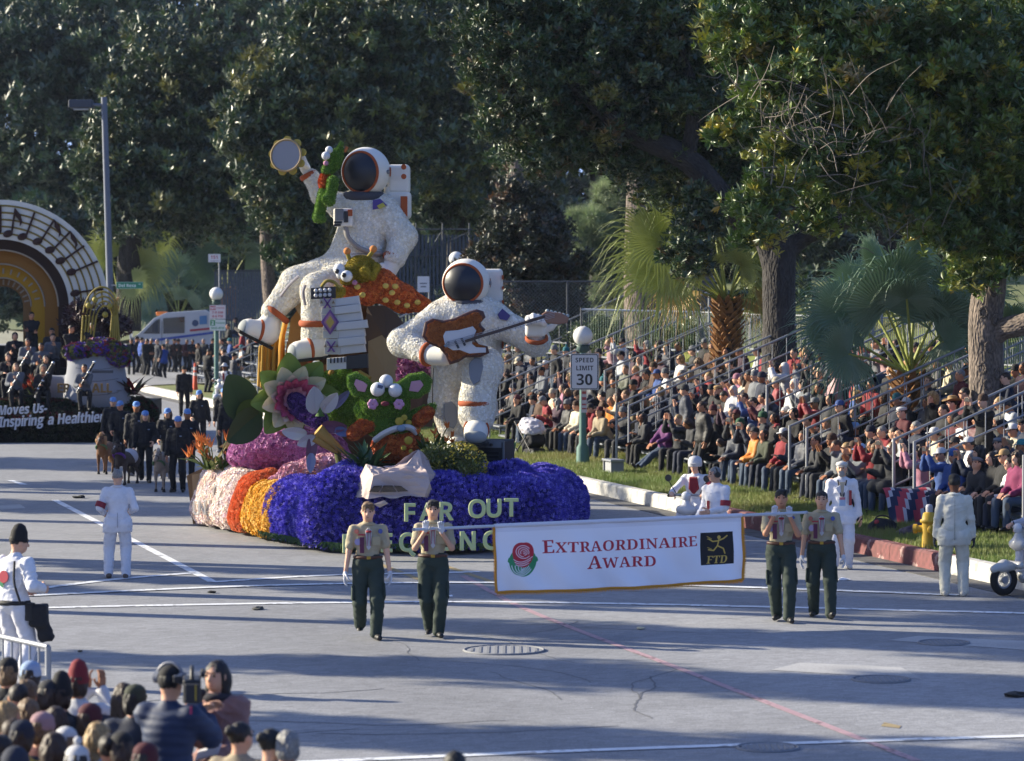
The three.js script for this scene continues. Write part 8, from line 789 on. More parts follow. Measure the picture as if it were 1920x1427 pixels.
// the banner
{ const zf = (u, v) => (Math.sin(u * 19 + v * 2.4) * 0.026 + Math.sin(u * 47 - v * 5) * 0.012 + Math.sin((u - v * 0.3) * 33) * 0.017) * (0.25 + v) + v * 0.02, A = P(776, 993, 41.15), B = P(1512, 961, 43.12), pole = thing('banner_pole', 'long pale pole carrying the banner between two scouts', 'pole', A); part(pole, 'shaft', rod(V(0, 0, 0), B.clone().sub(A), 0.02, 0.02, 12), M(0xb4bac4, 0.35)); for (const p of [V(0, 0, 0), B.clone().sub(A)]) part(pole, 'end_cap', ball(0.024, p.x, p.y, p.z, 10), M(0x8f959c, 0.4));
  const tl = A.clone().lerp(B, (921 - 776) / (1512 - 776)), tr = A.clone().lerp(B, (1386 - 776) / (1512 - 776)), Wd = tl.distanceTo(tr), H = 0.86, t = thing('award_banner', 'white banner with orange fringe reading EXTRAORDINAIRE AWARD between rose and gold emblems', 'banner', tl), yaw = Math.atan2(-(tr.z - tl.z), tr.x - tl.x); t.rotation.set(0, yaw, Math.atan2(tr.y - tl.y, Wd), 'YXZ');
  const tex = printTex(2048, 528, (g, w, h) => { g.fillStyle = '#ececf2'; g.fillRect(0, 0, w, h); g.fillStyle = '#e0e0e8'; g.fillRect(0, 0, w, 50);
    const caps = (s, cx, y, big, sm) => { let tot = 0; const parts = [...s].map((c, i) => { const f = `bold ${i === 0 ? big : sm}px serif`; g.font = f; const wd = g.measureText(c).width * 1.2; tot += wd; return [c, f, wd]; }); let x = cx - tot / 2; g.fillStyle = '#b02a3c'; g.textAlign = 'left'; g.textBaseline = 'alphabetic'; for (const [c, f, wd] of parts) { g.save(); g.font = f; g.translate(x, y); g.scale(1.18, 1); g.fillText(c, 0, 0); g.restore(); x += wd; } }; caps('EXTRAORDINAIRE', 1030, 232, 142, 112); caps('AWARD', 1030, 368, 142, 112);
    // rose over a green globe
    g.save(); g.translate(226, 268); g.fillStyle = '#2f8a5a'; g.beginPath(); g.arc(0, 26, 116, 0, 7); g.fill(); g.strokeStyle = '#dcdce2'; g.lineWidth = 7; for (let i = 0; i < 5; i++) { g.beginPath(); g.ellipse(-10 + i * 10, 10, 112 - i * 24, 128 - i * 9, 0.5, 0.2, 2.4); g.stroke(); } g.fillStyle = '#2f8a5a'; for (const s of [-1, 1]) { g.beginPath(); g.moveTo(s * 60, 20); g.quadraticCurveTo(s * 118, -50, s * 128, 20); g.quadraticCurveTo(s * 100, 50, s * 60, 20); g.fill(); } g.fillStyle = '#b8283a'; g.beginPath(); g.moveTo(-80, -10); g.bezierCurveTo(-104, -110, -40, -138, 6, -126); g.bezierCurveTo(64, -140, 108, -84, 86, -6); g.bezierCurveTo(74, 58, 20, 84, -18, 66); g.bezierCurveTo(-60, 60, -78, 20, -80, -10); g.fill(); g.strokeStyle = '#e2dce2'; g.lineWidth = 6; for (let i = 0; i < 4; i++) { g.beginPath(); g.ellipse(6 + i * 2, -52 + i * 2, 62 - i * 17, 50 - i * 14, 0.3, 0.3 + i, 5.4 + i); g.stroke(); } for (let i = 0; i < 3; i++) { g.beginPath(); g.moveTo(-78 + i * 8, 2 + i * 22); g.quadraticCurveTo(-10, 60 + i * 6, 84 - i * 14, -14 + i * 26); g.stroke(); } g.restore();
    // dark square with a gold runner
    g.fillStyle = '#17171c'; g.fillRect(1698, 128, 272, 262); g.strokeStyle = '#c8a84c'; g.lineWidth = 11; g.lineCap = 'round'; g.lineJoin = 'round'; const st = (...p) => { g.beginPath(); g.moveTo(p[0], p[1]); for (let i = 2; i < p.length; i += 2) g.lineTo(p[i], p[i + 1]); g.stroke(); }; g.fillStyle = '#c8a84c'; g.beginPath(); g.arc(1852, 170, 15, 0, 7); g.fill(); st(1850, 190, 1838, 238); st(1838, 238, 1886, 262, 1898, 302); st(1838, 238, 1808, 276, 1768, 268); st(1848, 196, 1890, 182, 1922, 160); st(1848, 198, 1800, 202, 1768, 180); g.lineWidth = 5; st(1752, 160, 1790, 180); st(1756, 180, 1784, 186); st(1760, 250, 1790, 262); g.save(); g.translate(1834, 350); g.transform(1, 0, -0.2, 1, 0, 0); center(g, 'FTD', 0, 0, 'bold 84px serif', '#c8a84c'); g.restore(); });
  const nx = 90, ny = 20, pos = [], uv = [], idx = []; for (let j = 0; j <= ny; j++) for (let i = 0; i <= nx; i++) { const u = i / nx, v = j / ny; pos.push(u * Wd, -v * H - Math.sin(u * PI) * 0.03 * v, zf(u, v)); uv.push(u, 1 - v); } for (let j = 0; j < ny; j++) for (let i = 0; i < nx; i++) { const a = j * (nx + 1) + i, b = a + nx + 1; idx.push(a, b, a + 1, b, b + 1, a + 1); } const cg = new THREE.BufferGeometry(); cg.setAttribute('position', new THREE.BufferAttribute(new Float32Array(pos), 3)); cg.setAttribute('uv', new THREE.BufferAttribute(new Float32Array(uv), 2)); cg.setIndex(idx); cg.computeVertexNormals(); part(t, 'cloth', cg, new THREE.MeshPhysicalMaterial({ map: tex, roughness: 0.75, side: THREE.DoubleSide, sheen: 0.3 }));
  part(t, 'pole_sleeve', tube([V(0, 0, 0), V(Wd / 2, 0, 0), V(Wd, 0, 0)], [0.03, 0.03], 10), M(0xcfcfd6, 0.8)); const tas = []; const r = rngOf(6); const th = (x, y, dx, dy) => { const z = zf(x / Wd, -y / H) + 0.004 + r() * 0.006; tas.push(x, y, z, x + (dx ? 0 : 0.014), y - (dx ? 0.014 : 0), z, x + dx + (r() - 0.5) * 0.01, y + dy + (r() - 0.5) * 0.008, z + 0.006); }; for (let x = 0; x < Wd; x += 0.008) th(x, -H + 0.01 - Math.sin(x / Wd * PI) * 0.03, 0, -0.06); for (let y = 0; y < H; y += 0.008) { th(0.005, -y, -0.045, 0); th(Wd - 0.005, -y, 0.045, 0); } stuffed(part(t, 'fringe', fan(tas), M(0xc88a2c, 0.8))); part(t, 'fringe_braid', [0, 1, 2].map((e) => tube([...Array(41)].map((_, i) => { const q = i / 40; return e ? V(e === 1 ? 0 : Wd, -q * H, zf(e === 1 ? 0 : 1, q) + 0.004) : V(q * Wd, -H - Math.sin(q * PI) * 0.03, zf(q, 1) + 0.004); }), [0.016, 0.016], 6)), M(0xc08424, 0.8)); }
// marshals in white
const whiteSuit = { top: 0xe2e2e8, topKind: 'suit', bottom: 0xdedee4, bottomKind: 'loose' };
const lapels = (t, kit, m) => { for (const k of [-1, 1]) onTorso(t, kit, 'lapel', extrude([[k * 0.012, -0.2], [k * 0.035, 0.02], [k * 0.1, -0.02], [k * 0.085, -0.06]], 0.012, 0.004), m, 0.4, 0, 0.137); };
{ const kit = makeKit({ hl: [0.22, 1.02, 0.16], hr: [-0.2, 1.04, 0.18], fl: [0.15, 0.09, 0.02], fr: [-0.13, 0.09, -0.04], pitch: 0.1 }, true), t = person('person', 'grey haired man in a white suit seen from behind, standing on the white lane line', G(221, 1084), PI + 0.1, kit, { ...whiteSuit, skin: 0, hairStyle: 'short', hair: 'grey', shoe: 0x5a4a40 }, undefined, 0.98); limbBand(t, kit.r.arm[0].S, kit.r.arm[0].E, 0.82, 0.082, 0.3, 'armband', M(0x7e2030, 0.8)); onTorso(t, kit, 'vent', box(0.008, 0.24, 0.006), M(0x8f909a, 0.9), 0.0, 0, -0.15); part(t, 'shirt_collar', new THREE.TorusGeometry(0.074, 0.016, 8, 22).rotateX(PI / 2).translate(...kit.r.up(0.535, 0, 0).toArray()), M(0xc8c8ce, 0.8)); }
{ const kit = makeKit({ fl: [0.1, 0.09, 0.05], fr: [-0.12, 0.1, 0.14], hl: [0.29, 0.84, 0.02], hr: [-0.29, 0.85, 0.04], yaw: -0.15, pitch: -0.05 }, true), t = person('person', 'bearded man in white suit and white flat cap with red ribbon and lanyard', G(1578, 1066), -0.05, kit, { ...whiteSuit, skin: 0, hairStyle: 'short', hair: 'white', hatKind: 'flat', hat: 0xc8c6c2, shoe: 0xb8b6b2 }, undefined, 1.0); lapels(t, kit, M(0xd2d2d8, 0.85)); const hd = (n, g, m) => { const q = part(t, n, g, m); q.position.copy(kit.headP); q.quaternion.copy(kit.headQ); }; hd('beard', net([ell(V(0, -0.085, 0.055), 0.056, 0.05, 0.05, null, 0.03), cap(V(-0.03, -0.048, 0.092), V(0.03, -0.048, 0.092), 0.014, 0.014, 0.02)], 0.011, hairWarp(0.01, 70)), M(0x8f8d8a, 0.9)); for (const k of [-1, 1]) part(t, 'lanyard', rod(kit.r.up(0.5, k * 0.07, 0.09), kit.r.up(0.24, k * 0.02, 0.16), 0.012), M(0x1c2230, 0.8)); onTorso(t, kit, 'badge', box(0.1, 0.14, 0.008), M(0x9ab0cc, 0.5), 0.16, 0, 0.165); onTorso(t, kit, 'badge_print', box(0.09, 0.04, 0.006), M(0xb4707a, 0.5), 0.21, 0, 0.17); onTorso(t, kit, 'ribbon', box(0.045, 0.24, 0.01), M(0x8f2a2c, 0.7), 0.22, 0.13, 0.13); onTorso(t, kit, 'shirt_front', extrude([[-0.05, 0.05], [0.05, 0.05], [0, -0.2]], 0.01, 0.003), M(0xb4a892, 0.8), 0.42, 0, 0.122); part(t, 'glove', ball(0.05, ...kit.r.arm[0].W.clone().add(V(0, -0.06, 0)).toArray(), 12), M(0x202228, 0.8)); }
{ const kit = makeKit({ fl: [0.13, 0.09, 0.02], fr: [-0.13, 0.09, -0.02], hl: [0.27, 0.84, 0.1], hr: [-0.27, 0.85, 0.08], yaw: 0.2, gloves: true }, true), t = person('person', 'man in a cream suit and black cap seen from behind at the red kerb', G(1789, 1118), PI - 0.1, kit, { top: 0xd8d5c6, topKind: 'suit', bottom: 0xd2cfbe, bottomKind: 'loose', skin: 4, hairStyle: 'short', hair: 'black', hatKind: 'cap', hat: 0x17181b, shoe: 0xb4b0a4 }, undefined, 1.03); for (const h of [kit.handL, kit.handR]) part(t, 'glove', h, M(0x1f2530, 0.8)); onTorso(t, kit, 'vent', box(0.008, 0.24, 0.006), M(0x8a8778, 0.9), 0.0, 0, -0.15); onTorso(t, kit, 'seam', box(0.006, 0.4, 0.005), M(0x9c988a, 0.9), 0.28, 0, -0.137); part(t, 'collar', new THREE.TorusGeometry(0.074, 0.018, 8, 22).rotateX(PI / 2).translate(...kit.r.up(0.53, 0, 0).toArray()), M(0xd8d5c6, 0.8)); }
{ const kit = makeKit({ fl: [0.14, 0.09, 0.02], fr: [-0.14, 0.09, 0], hl: [0.16, 1.05, 0.3], hr: [-0.26, 1.1, 0.2], yaw: -0.5, pitch: 0.15, lean: 0.08 }, true), D = 36.3, p = P(24, 1025, D), t = person('person', 'photographer in white sweatshirt and tall black hat seen from behind at the left edge', V(p.x, 0, p.z), PI - 0.6, kit, { top: 0xe0e0e4, topKind: 'jacket', bottom: 0xdadae0, bottomKind: 'loose', skin: 0, hairStyle: 'short', hair: 'dark', hatKind: 'tall', hat: 0x121215, shoe: 0xb0b0b0 }, undefined, 1.02); part(t, 'belt', new THREE.TorusGeometry(0.175, 0.03, 8, 30).scale(1.06, 0.85, 1).rotateX(PI / 2).translate(...kit.r.up(0.02).toArray()), M(0x15161a, 0.7)); part(t, 'camera_strap', tube([kit.r.up(0.48, -0.1, -0.12), kit.r.up(0.25, -0.14, -0.15), kit.r.up(0.02, -0.2, -0.1)], [0.014, 0.014], 6), M(0x15161a, 0.7)); onTorso(t, kit, 'rose_emblem', new THREE.CylinderGeometry(0.07, 0.07, 0.008, 20).rotateX(PI / 2), M(0xa03040, 0.8), 0.3, 0.03, -0.143); onTorso(t, kit, 'leaf_emblem', new THREE.CylinderGeometry(0.07, 0.07, 0.006, 20, 1, false, 0, PI).rotateX(PI / 2), M(0x2f7a54, 0.8), 0.25, 0.03, -0.143); const b = thing('camera_bag', 'black camera bag hanging at the photographer hip', 'bag', t.position.clone().add(V(0.3, 0.82, 0.05))); part(b, 'case', net([rbox(V(0, 0, 0), 0.1, 0.13, 0.09, 0.03), rbox(V(0.05, -0.14, 0), 0.08, 0.16, 0.06, 0.03, Q(0, 0, 0.3))], 0.02, folds(0.02, 12)), M(0x131318, 0.8)); part(b, 'lens_case', cyl(0.06, 0.055, 0.2, 14, -0.1, 0.05, 0.05), M(0x101014, 0.6)); }
// ponies and their handlers
const ponyGeo = (() => { const leg = (x, z, f, lift) => f ? [cap(V(x, 0.5, z), V(x, 0.3, z + 0.02), 0.06, 0.038, 0.03), cap(V(x, 0.3, z + 0.02), V(x, 0.07, z + 0.01), 0.032, 0.025, 0.02)] : [cap(V(x, 0.52, z), V(x, 0.4, z + 0.08), 0.09, 0.055, 0.03), cap(V(x, 0.4, z + 0.08), V(x, 0.26, z - 0.05), 0.048, 0.034, 0.02), cap(V(x, 0.26, z - 0.05), V(x, 0.07, z - 0.03), 0.03, 0.026, 0.02)]; const body = net([ell(V(0, 0.6, 0.2), 0.16, 0.18, 0.22, null, 0.08), ell(V(0, 0.58, -0.08), 0.175, 0.175, 0.28, null, 0.08), ell(V(0, 0.62, -0.32), 0.155, 0.165, 0.2, null, 0.08), cap(V(0, 0.66, 0.32), V(0, 0.86, 0.5), 0.13, 0.085, 0.06), cap(V(0, 0.9, 0.52), V(0, 0.78, 0.7), 0.085, 0.05, 0.05), cap(V(0, 0.79, 0.69), V(0, 0.76, 0.73), 0.048, 0.045, 0.03), cap(V(0.05, 0.96, 0.5), V(0.06, 1.04, 0.5), 0.025, 0.008, 0.015), cap(V(-0.05, 0.96, 0.5), V(-0.06, 1.04, 0.5), 0.025, 0.008, 0.015), ...leg(0.1, 0.3, 1), ...leg(-0.1, 0.26, 1), ...leg(0.1, -0.36, 0), ...leg(-0.1, -0.32, 0)], 0.021), mane = net([cap(V(0, 0.98, 0.5), V(0, 0.74, 0.26), 0.05, 0.06, 0.04), cap(V(0.03, 0.99, 0.53), V(0.02, 0.88, 0.6), 0.04, 0.02, 0.03), ell(V(0.09, 0.8, 0.38), 0.05, 0.14, 0.09, null, 0.04), ell(V(-0.09, 0.8, 0.38), 0.05, 0.14, 0.09, null, 0.04)], 0.021, hairWarp(0.05, 30)), tail = net([cap(V(0, 0.68, -0.5), V(0.02, 0.3, -0.6), 0.05, 0.06, 0.03)], 0.022, hairWarp(0.04, 30)), hooves = [[0.1, 0.32], [-0.1, 0.28], [0.1, -0.38], [-0.1, -0.34]].map(([x, z]) => cyl(0.03, 0.042, 0.07, 12, x, 0.035, z)); return { body, mane, tail, hooves }; })();
for (const [px, py, yaw, k, c, mn, lb, rug] of [[197, 888, -0.1, 0.98, 0x6a482e, 0x9c7650, 'chestnut pony with pale mane, leftmost of the three ponies'], [237, 908, -0.3, 1.0, 0x4a3c34, 0x1f1a18, 'dark brown and white pony with white patterned rug behind the man in white', 0xb9b4b8], [306, 921, -0.15, 0.95, 0x8a7c70, 0x9c948c, 'pale grey pony beside the nearest handler']]) { const t = thing('pony', lb, 'pony', G(px, py), yaw); t.scale.setScalar(k); part(t, 'body', ponyGeo.body, M(c, 0.85)); part(t, 'mane', ponyGeo.mane, M(mn, 0.9)); part(t, 'tail', ponyGeo.tail, M(mn, 0.9)); for (const h of ponyGeo.hooves) part(t, 'hoof', h, M(0x1c1816, 0.7)); for (const s of [-1, 1]) part(t, 'eye', ball(0.016, s * 0.072, 0.89, 0.58, 8), eyeM); part(t, 'blaze', new THREE.SphereGeometry(0.03, 10, 8).scale(0.7, 2.6, 0.5).rotateX(-0.95).translate(0, 0.88, 0.655), M(0xa8a098, 0.9)); part(t, 'bridle', [new THREE.TorusGeometry(0.068, 0.008, 6, 20).rotateX(0.7).translate(0, 0.815, 0.65), new THREE.TorusGeometry(0.095, 0.008, 6, 20).rotateX(0.2).translate(0, 0.9, 0.53)], M(0x1f1a18, 0.7)); if (rug) { part(t, 'rug', net([ell(V(0, 0.62, -0.16), 0.195, 0.19, 0.26, null, 0.03), cut(rbox(V(0, 0.3, 0), 1, 0.18, 1, 0.01, null, 0))], 0.022), M(rug, 0.9)); part(t, 'garland', new THREE.TorusGeometry(0.13, 0.03, 8, 18).rotateX(0.9).translate(0, 0.66, 0.4), M(0x6a3a8a, 0.9)); } else part(t, 'garland', new THREE.TorusGeometry(0.13, 0.025, 8, 18).rotateX(0.9).translate(0, 0.66, 0.4), M(0x4a6a4a, 0.9)); }
{ const K = [makeKit({ ...walkL, hl: [0.2, 0.98, 0.22], hr: [-0.27, 0.86, 0.05], yaw: 0.1 }, true), makeKit({ fr: [-0.1, 0.09, 0.2], fl: [0.1, 0.14, -0.2], tpl: -0.5, hl: [0.28, 0.84, -0.05], hr: [-0.22, 0.95, 0.2], yaw: -0.25, pitch: 0.1 }, true), makeKit({ hl: [0.24, 0.85, 0.08], hr: [-0.24, 0.86, 0.1], yaw: 0.2 }, true)];
  [[212, 749, 'leftmost, behind the chestnut pony', 'dark'], [226, 756, 'second from left behind the dark pony', 'brown'], [256, 758, 'a broad man behind the dark pony', 'dark'], [272, 775, 'a woman with blond hair between two ponies', 'blonde', 'long'], [315, 770, 'behind the pale pony', 'brown', 'long'], [334, 786, 'nearest to the float, leading the pale pony', 'dark'], [351, 772, 'half hidden behind the nearest handler', 'dark'], [374, 735, 'standing far back, left of the officer', 'brown', 'long'], [420, 732, 'upper one of two beside the lotus', 'dark'], [430, 746, 'lower one of two beside the lotus', 'brown']].forEach(([px, py, w, hair, st], i) => { const kit = K[i % 3], k = [0.97, 0.95, 1.02, 0.95, 0.95, 0.96, 0.98, 0.95, 1, 0.98][i], D = F * (4.6 - kit.headP.y * k) / (py + 5 - 530), p = P(px, py, D), t = person('person', `pony handler in black jacket and blue cap, ${w}`, V(p.x, 0, p.z), 0.1 - (i % 3) * 0.12, kit, { top: 0x15171d, topKind: 'jacket', bottom: 0x14161b, skin: i % 4, hairStyle: st ?? 'short', hair, hatKind: 'cap', hat: 0x6a96d4, shoe: i % 2 ? 0x1a1a1c : 0x8a8a8c }, 'pony handlers in black with blue caps', k); onTorso(t, kit, 'logo', box(0.05, 0.02, 0.006), M(0x8f9cb4, 0.7), 0.36, 0.09, 0.142); onTorso(t, kit, 'zip', box(0.008, 0.4, 0.006), M(0x2a2d34, 0.5), 0.25, 0, 0.145); });
  const p = P(345, 691, 110); person('person', 'woman all in black with black hood walking left of the orange traffic post', V(p.x, 0, p.z), 0.2, K[2], { top: 0x131418, topKind: 'jacket', bottom: 0x121317, skin: 1, hairStyle: 'short', hair: 'black', hatKind: 'beanie', hat: 0x101114 }, undefined, 1);
  const far = [[265, 634, 0x2c4f9c, 'blue jacket left of the pickup', 2], [307, 650, 0x2a4a94, 'blue jacket by the pickup door', -2.4], [282, 622, 0x1c1f27, 'dark uniform in front of the pickup window', 0.5], [313, 626, 0x23262c, 'charcoal coat behind the pickup door', 2.6], [335, 632, 0x2f2a28, 'brown coat beside the pickup bed', -2.6], [348, 622, 0x4a2a2c, 'dark red coat in front of the pickup stripe', 0.8], [372, 648, 0x1c1d22, 'black jacket bending right of the pickup', -1.2], [398, 636, 0x17181d, 'long black coat under the no stopping sign', 1.2], [272, 640, 0x17181c, 'black jacket by the pickup wheel', 1], [296, 628, 0x1a2130, 'navy jacket between two blue jackets', -1], [326, 616, 0x3a2a2a, 'dark brown coat before the pickup rear window', 1], [360, 612, 0x1c2028, 'charcoal jacket behind the pickup bed', 0.4], [382, 618, 0x26282e, 'grey coat between pickup and sign pole', -0.5], [256, 618, 0x17181d, 'black coat by the pickup hood', 1.4], [388, 660, 0x14151a, 'black parka in front of the sign pole', 2.4], [420, 660, 0x2a2c34, 'charcoal parka right of the sign pole', -2], [438, 668, 0x4a4c54, 'grey hooded coat near the far bleachers', 1.8], [246, 640, 0x1d2028, 'dark suit at the pickup front wheel', 0.2]]; far.forEach(([px, py, c, w, yaw], i) => { const kit = kitOf(['stand', 'standfold', 'standdown'][i % 3]), q = V(); let best = 9; for (let d = 118; d < 163; d += 0.5) { const p = P(px, py, d), [a, b] = uvOf(p), h = bankH(a, b), e = Math.abs(h + kit.headP.y - p.y) + Math.abs(d - 152) * 0.002; if (e < best) { best = e; q.set(p.x, h, p.z); } } person('person', `person standing far back in ${w}`, q.clone(), yaw, kit, { top: c, topKind: 'jacket', bottom: 0x1a1d25, skin: i % 3, hairStyle: 'short', hair: pick(['dark', 'brown', 'grey']), ...(i % 3 === 1 ? { hatKind: 'cap', hat: 0x15161a } : {}) }, 'people around the white pickup'); }); }
// scooters and their riders
function scooter(label, pos, yaw, bodyC) { const t = thing('scooter', label, 'scooter', pos, yaw), b = M(bodyC, 0.3, { clearcoat: 0.8 }), q = Q(0, PI / 2, 0); wheel(t, 'wheel', V(0, 0.24, 0.62), 0.24, 0.055, q); wheel(t, 'wheel', V(0, 0.24, -0.55), 0.24, 0.06, q); part(t, 'leg_shield', net([cap(V(-0.14, 0.45, 0.42), V(0.14, 0.45, 0.42), 0.06, 0.06, 0.05), cap(V(-0.12, 0.75, 0.36), V(0.12, 0.75, 0.36), 0.06, 0.06, 0.12), cap(V(0, 0.75, 0.36), V(0, 0.95, 0.32), 0.09, 0.06, 0.1)], 0.022), b); part(t, 'front_fender', net([cap(V(0, 0.44, 0.62), V(0, 0.4, 0.8), 0.09, 0.06, 0.05), cap(V(0, 0.44, 0.62), V(0, 0.42, 0.46), 0.09, 0.07, 0.05)], 0.022), b); part(t, 'rear_body', net([ell(V(0, 0.5, -0.45), 0.2, 0.19, 0.38, null, 0.05), cap(V(0, 0.28, 0.25), V(0, 0.28, -0.2), 0.11, 0.12, 0.08)], 0.024), b); part(t, 'seat', net([cap(V(0, 0.72, -0.15), V(0, 0.73, -0.62), 0.11, 0.12, 0.05)], 0.022), M(0x4a3a30, 0.6)); const hb = part(t, 'handlebar', tube([V(-0.32, 0.98, 0.2), V(-0.12, 1.0, 0.3), V(0.12, 1.0, 0.3), V(0.32, 0.98, 0.2)], [0.02, 0.02], 8), steel); part(hb, 'grip', [rod(V(0.3, 0.98, 0.21), V(0.38, 0.97, 0.16), 0.026), rod(V(-0.3, 0.98, 0.21), V(-0.38, 0.97, 0.16), 0.026)], M(0x18181a, 0.8)); part(t, 'headlight', new THREE.SphereGeometry(0.085, 16, 10).scale(1, 1, 0.7).translate(0, 0.98, 0.36), M(0xb9bcc0, 0.15, { clearcoat: 1 })); for (const s of [-1, 1]) { part(t, 'mirror', [rod(V(s * 0.2, 1, 0.25), V(s * 0.34, 1.24, 0.28), 0.008), new THREE.CylinderGeometry(0.06, 0.06, 0.014, 16).rotateX(PI / 2).translate(s * 0.34, 1.28, 0.28)], M(0x1a1b1e, 0.3)); } return t; }
const RIDE = { hy: 0.78, hz: -0.25, fl: [0.16, 0.32, 0.22], fr: [-0.16, 0.32, 0.22], hl: [0.3, 1.0, 0.2], hr: [-0.3, 1.0, 0.2], lean: 0.12, dl: [-0.3, -0.1, 1], dr: [0.3, -0.1, 1], pl: [0, -1, 0], pr: [0, -1, 0], grip: 'grip' };
{ const kit = makeKit(RIDE, true), D = 54.5, p = P(1298, 980, D).setY(0), sc = scooter('white scooter stopped at the kerb behind the banner', p, -0.35, 0xb9b9bb), t = person('person', 'scooter rider in white jacket and red scarf wearing a white helmet', p, -0.35, kit, { top: 0xe0e0e4, topKind: 'suit', bottom: 0xd8d8e0, skin: 3, hairStyle: 'bob', hair: 'dark', hatKind: 'helmet', hat: 0xc4c4c6, shoe: 0xb0b0b0 }, undefined, 1.02); onTorso(t, kit, 'scarf', extrude([[-0.05, 0.06], [0.05, 0.06], [0.075, -0.12], [0, -0.2], [-0.07, -0.12]], 0.04, 0.015), M(0x7e1c28, 0.8), 0.42, 0, 0.11); limbBand(t, kit.r.arm[0].S, kit.r.arm[0].E, 0.6, 0.085, 0.25, 'armband', M(0x8a2030, 0.8));
  const k2 = makeKit({ hl: [0.1, 1.05, 0.24], hr: [-0.24, 0.95, 0.15], yaw: -0.5, twist: 0.15 }, true), q = P(1343, 893, 49.8), u = person('person', 'grey bearded man in white suit with headphones beside the scooter rider', V(q.x, 0, q.z), -0.8, k2, { ...whiteSuit, skin: 0, hairStyle: 'short', hair: 'grey', shoe: 0xb0b0b0 }, undefined, 1); limbBand(u, k2.r.arm[0].S, k2.r.arm[0].E, 0.75, 0.084, 0.3, 'armband', M(0x8a2030, 0.8)); onTorso(u, k2, 'ribbon', box(0.05, 0.24, 0.01), M(0x8f2a30, 0.7), 0.16, -0.05, 0.15); part(u, 'headphones', [new THREE.TorusGeometry(0.105, 0.014, 8, 20, PI), cyl(0.045, 0.045, 0.04, 14, 0, 0, 0).rotateZ(PI / 2).translate(0.1, 0, 0), cyl(0.045, 0.045, 0.04, 14, 0, 0, 0).rotateZ(PI / 2).translate(-0.1, 0, 0)].map((g) => g.applyQuaternion(k2.headQ).translate(k2.headP.x, k2.headP.y, k2.headP.z)), M(0x15161a, 0.5));
  const D2 = 47.2, p2 = P(1944, 1100, D2).setY(0); scooter('cream white scooter at the right edge beside the kerb', p2, -1.05, 0xb4b2ac); person('person', 'rider in white trousers on the scooter at the right edge', p2, -1.05, kit, { top: 0xc2c2c8, topKind: 'suit', bottom: 0xd8d8e0, skin: 0, hairStyle: 'short', hair: 'dark', hatKind: 'helmet', hat: 0xc4c4c6, shoe: 0xb8b8ba }, undefined, 1.02);
  const p3 = P(418, 770, 118).setY(0); scooter('white motor scooter of the officer beside the lotus flower', p3, -0.3, 0xb9b9bd); const o = person('person', 'officer in white uniform and white sun helmet with red tie on a scooter', p3, -0.3, kit, { top: 0xe0e0e4, topKind: 'suit', bottom: 0xc0c0c6, skin: 4, hairStyle: 'short', hair: 'black', hatKind: 'pith', hat: 0xc4c4c6 }, undefined, 1.02); onTorso(o, kit, 'tie', extrude([[-0.03, 0.05], [0.03, 0.05], [0.035, -0.22], [0, -0.28], [-0.035, -0.22]], 0.012, 0.004), M(0x8a2028, 0.8), 0.42, 0, 0.145); }

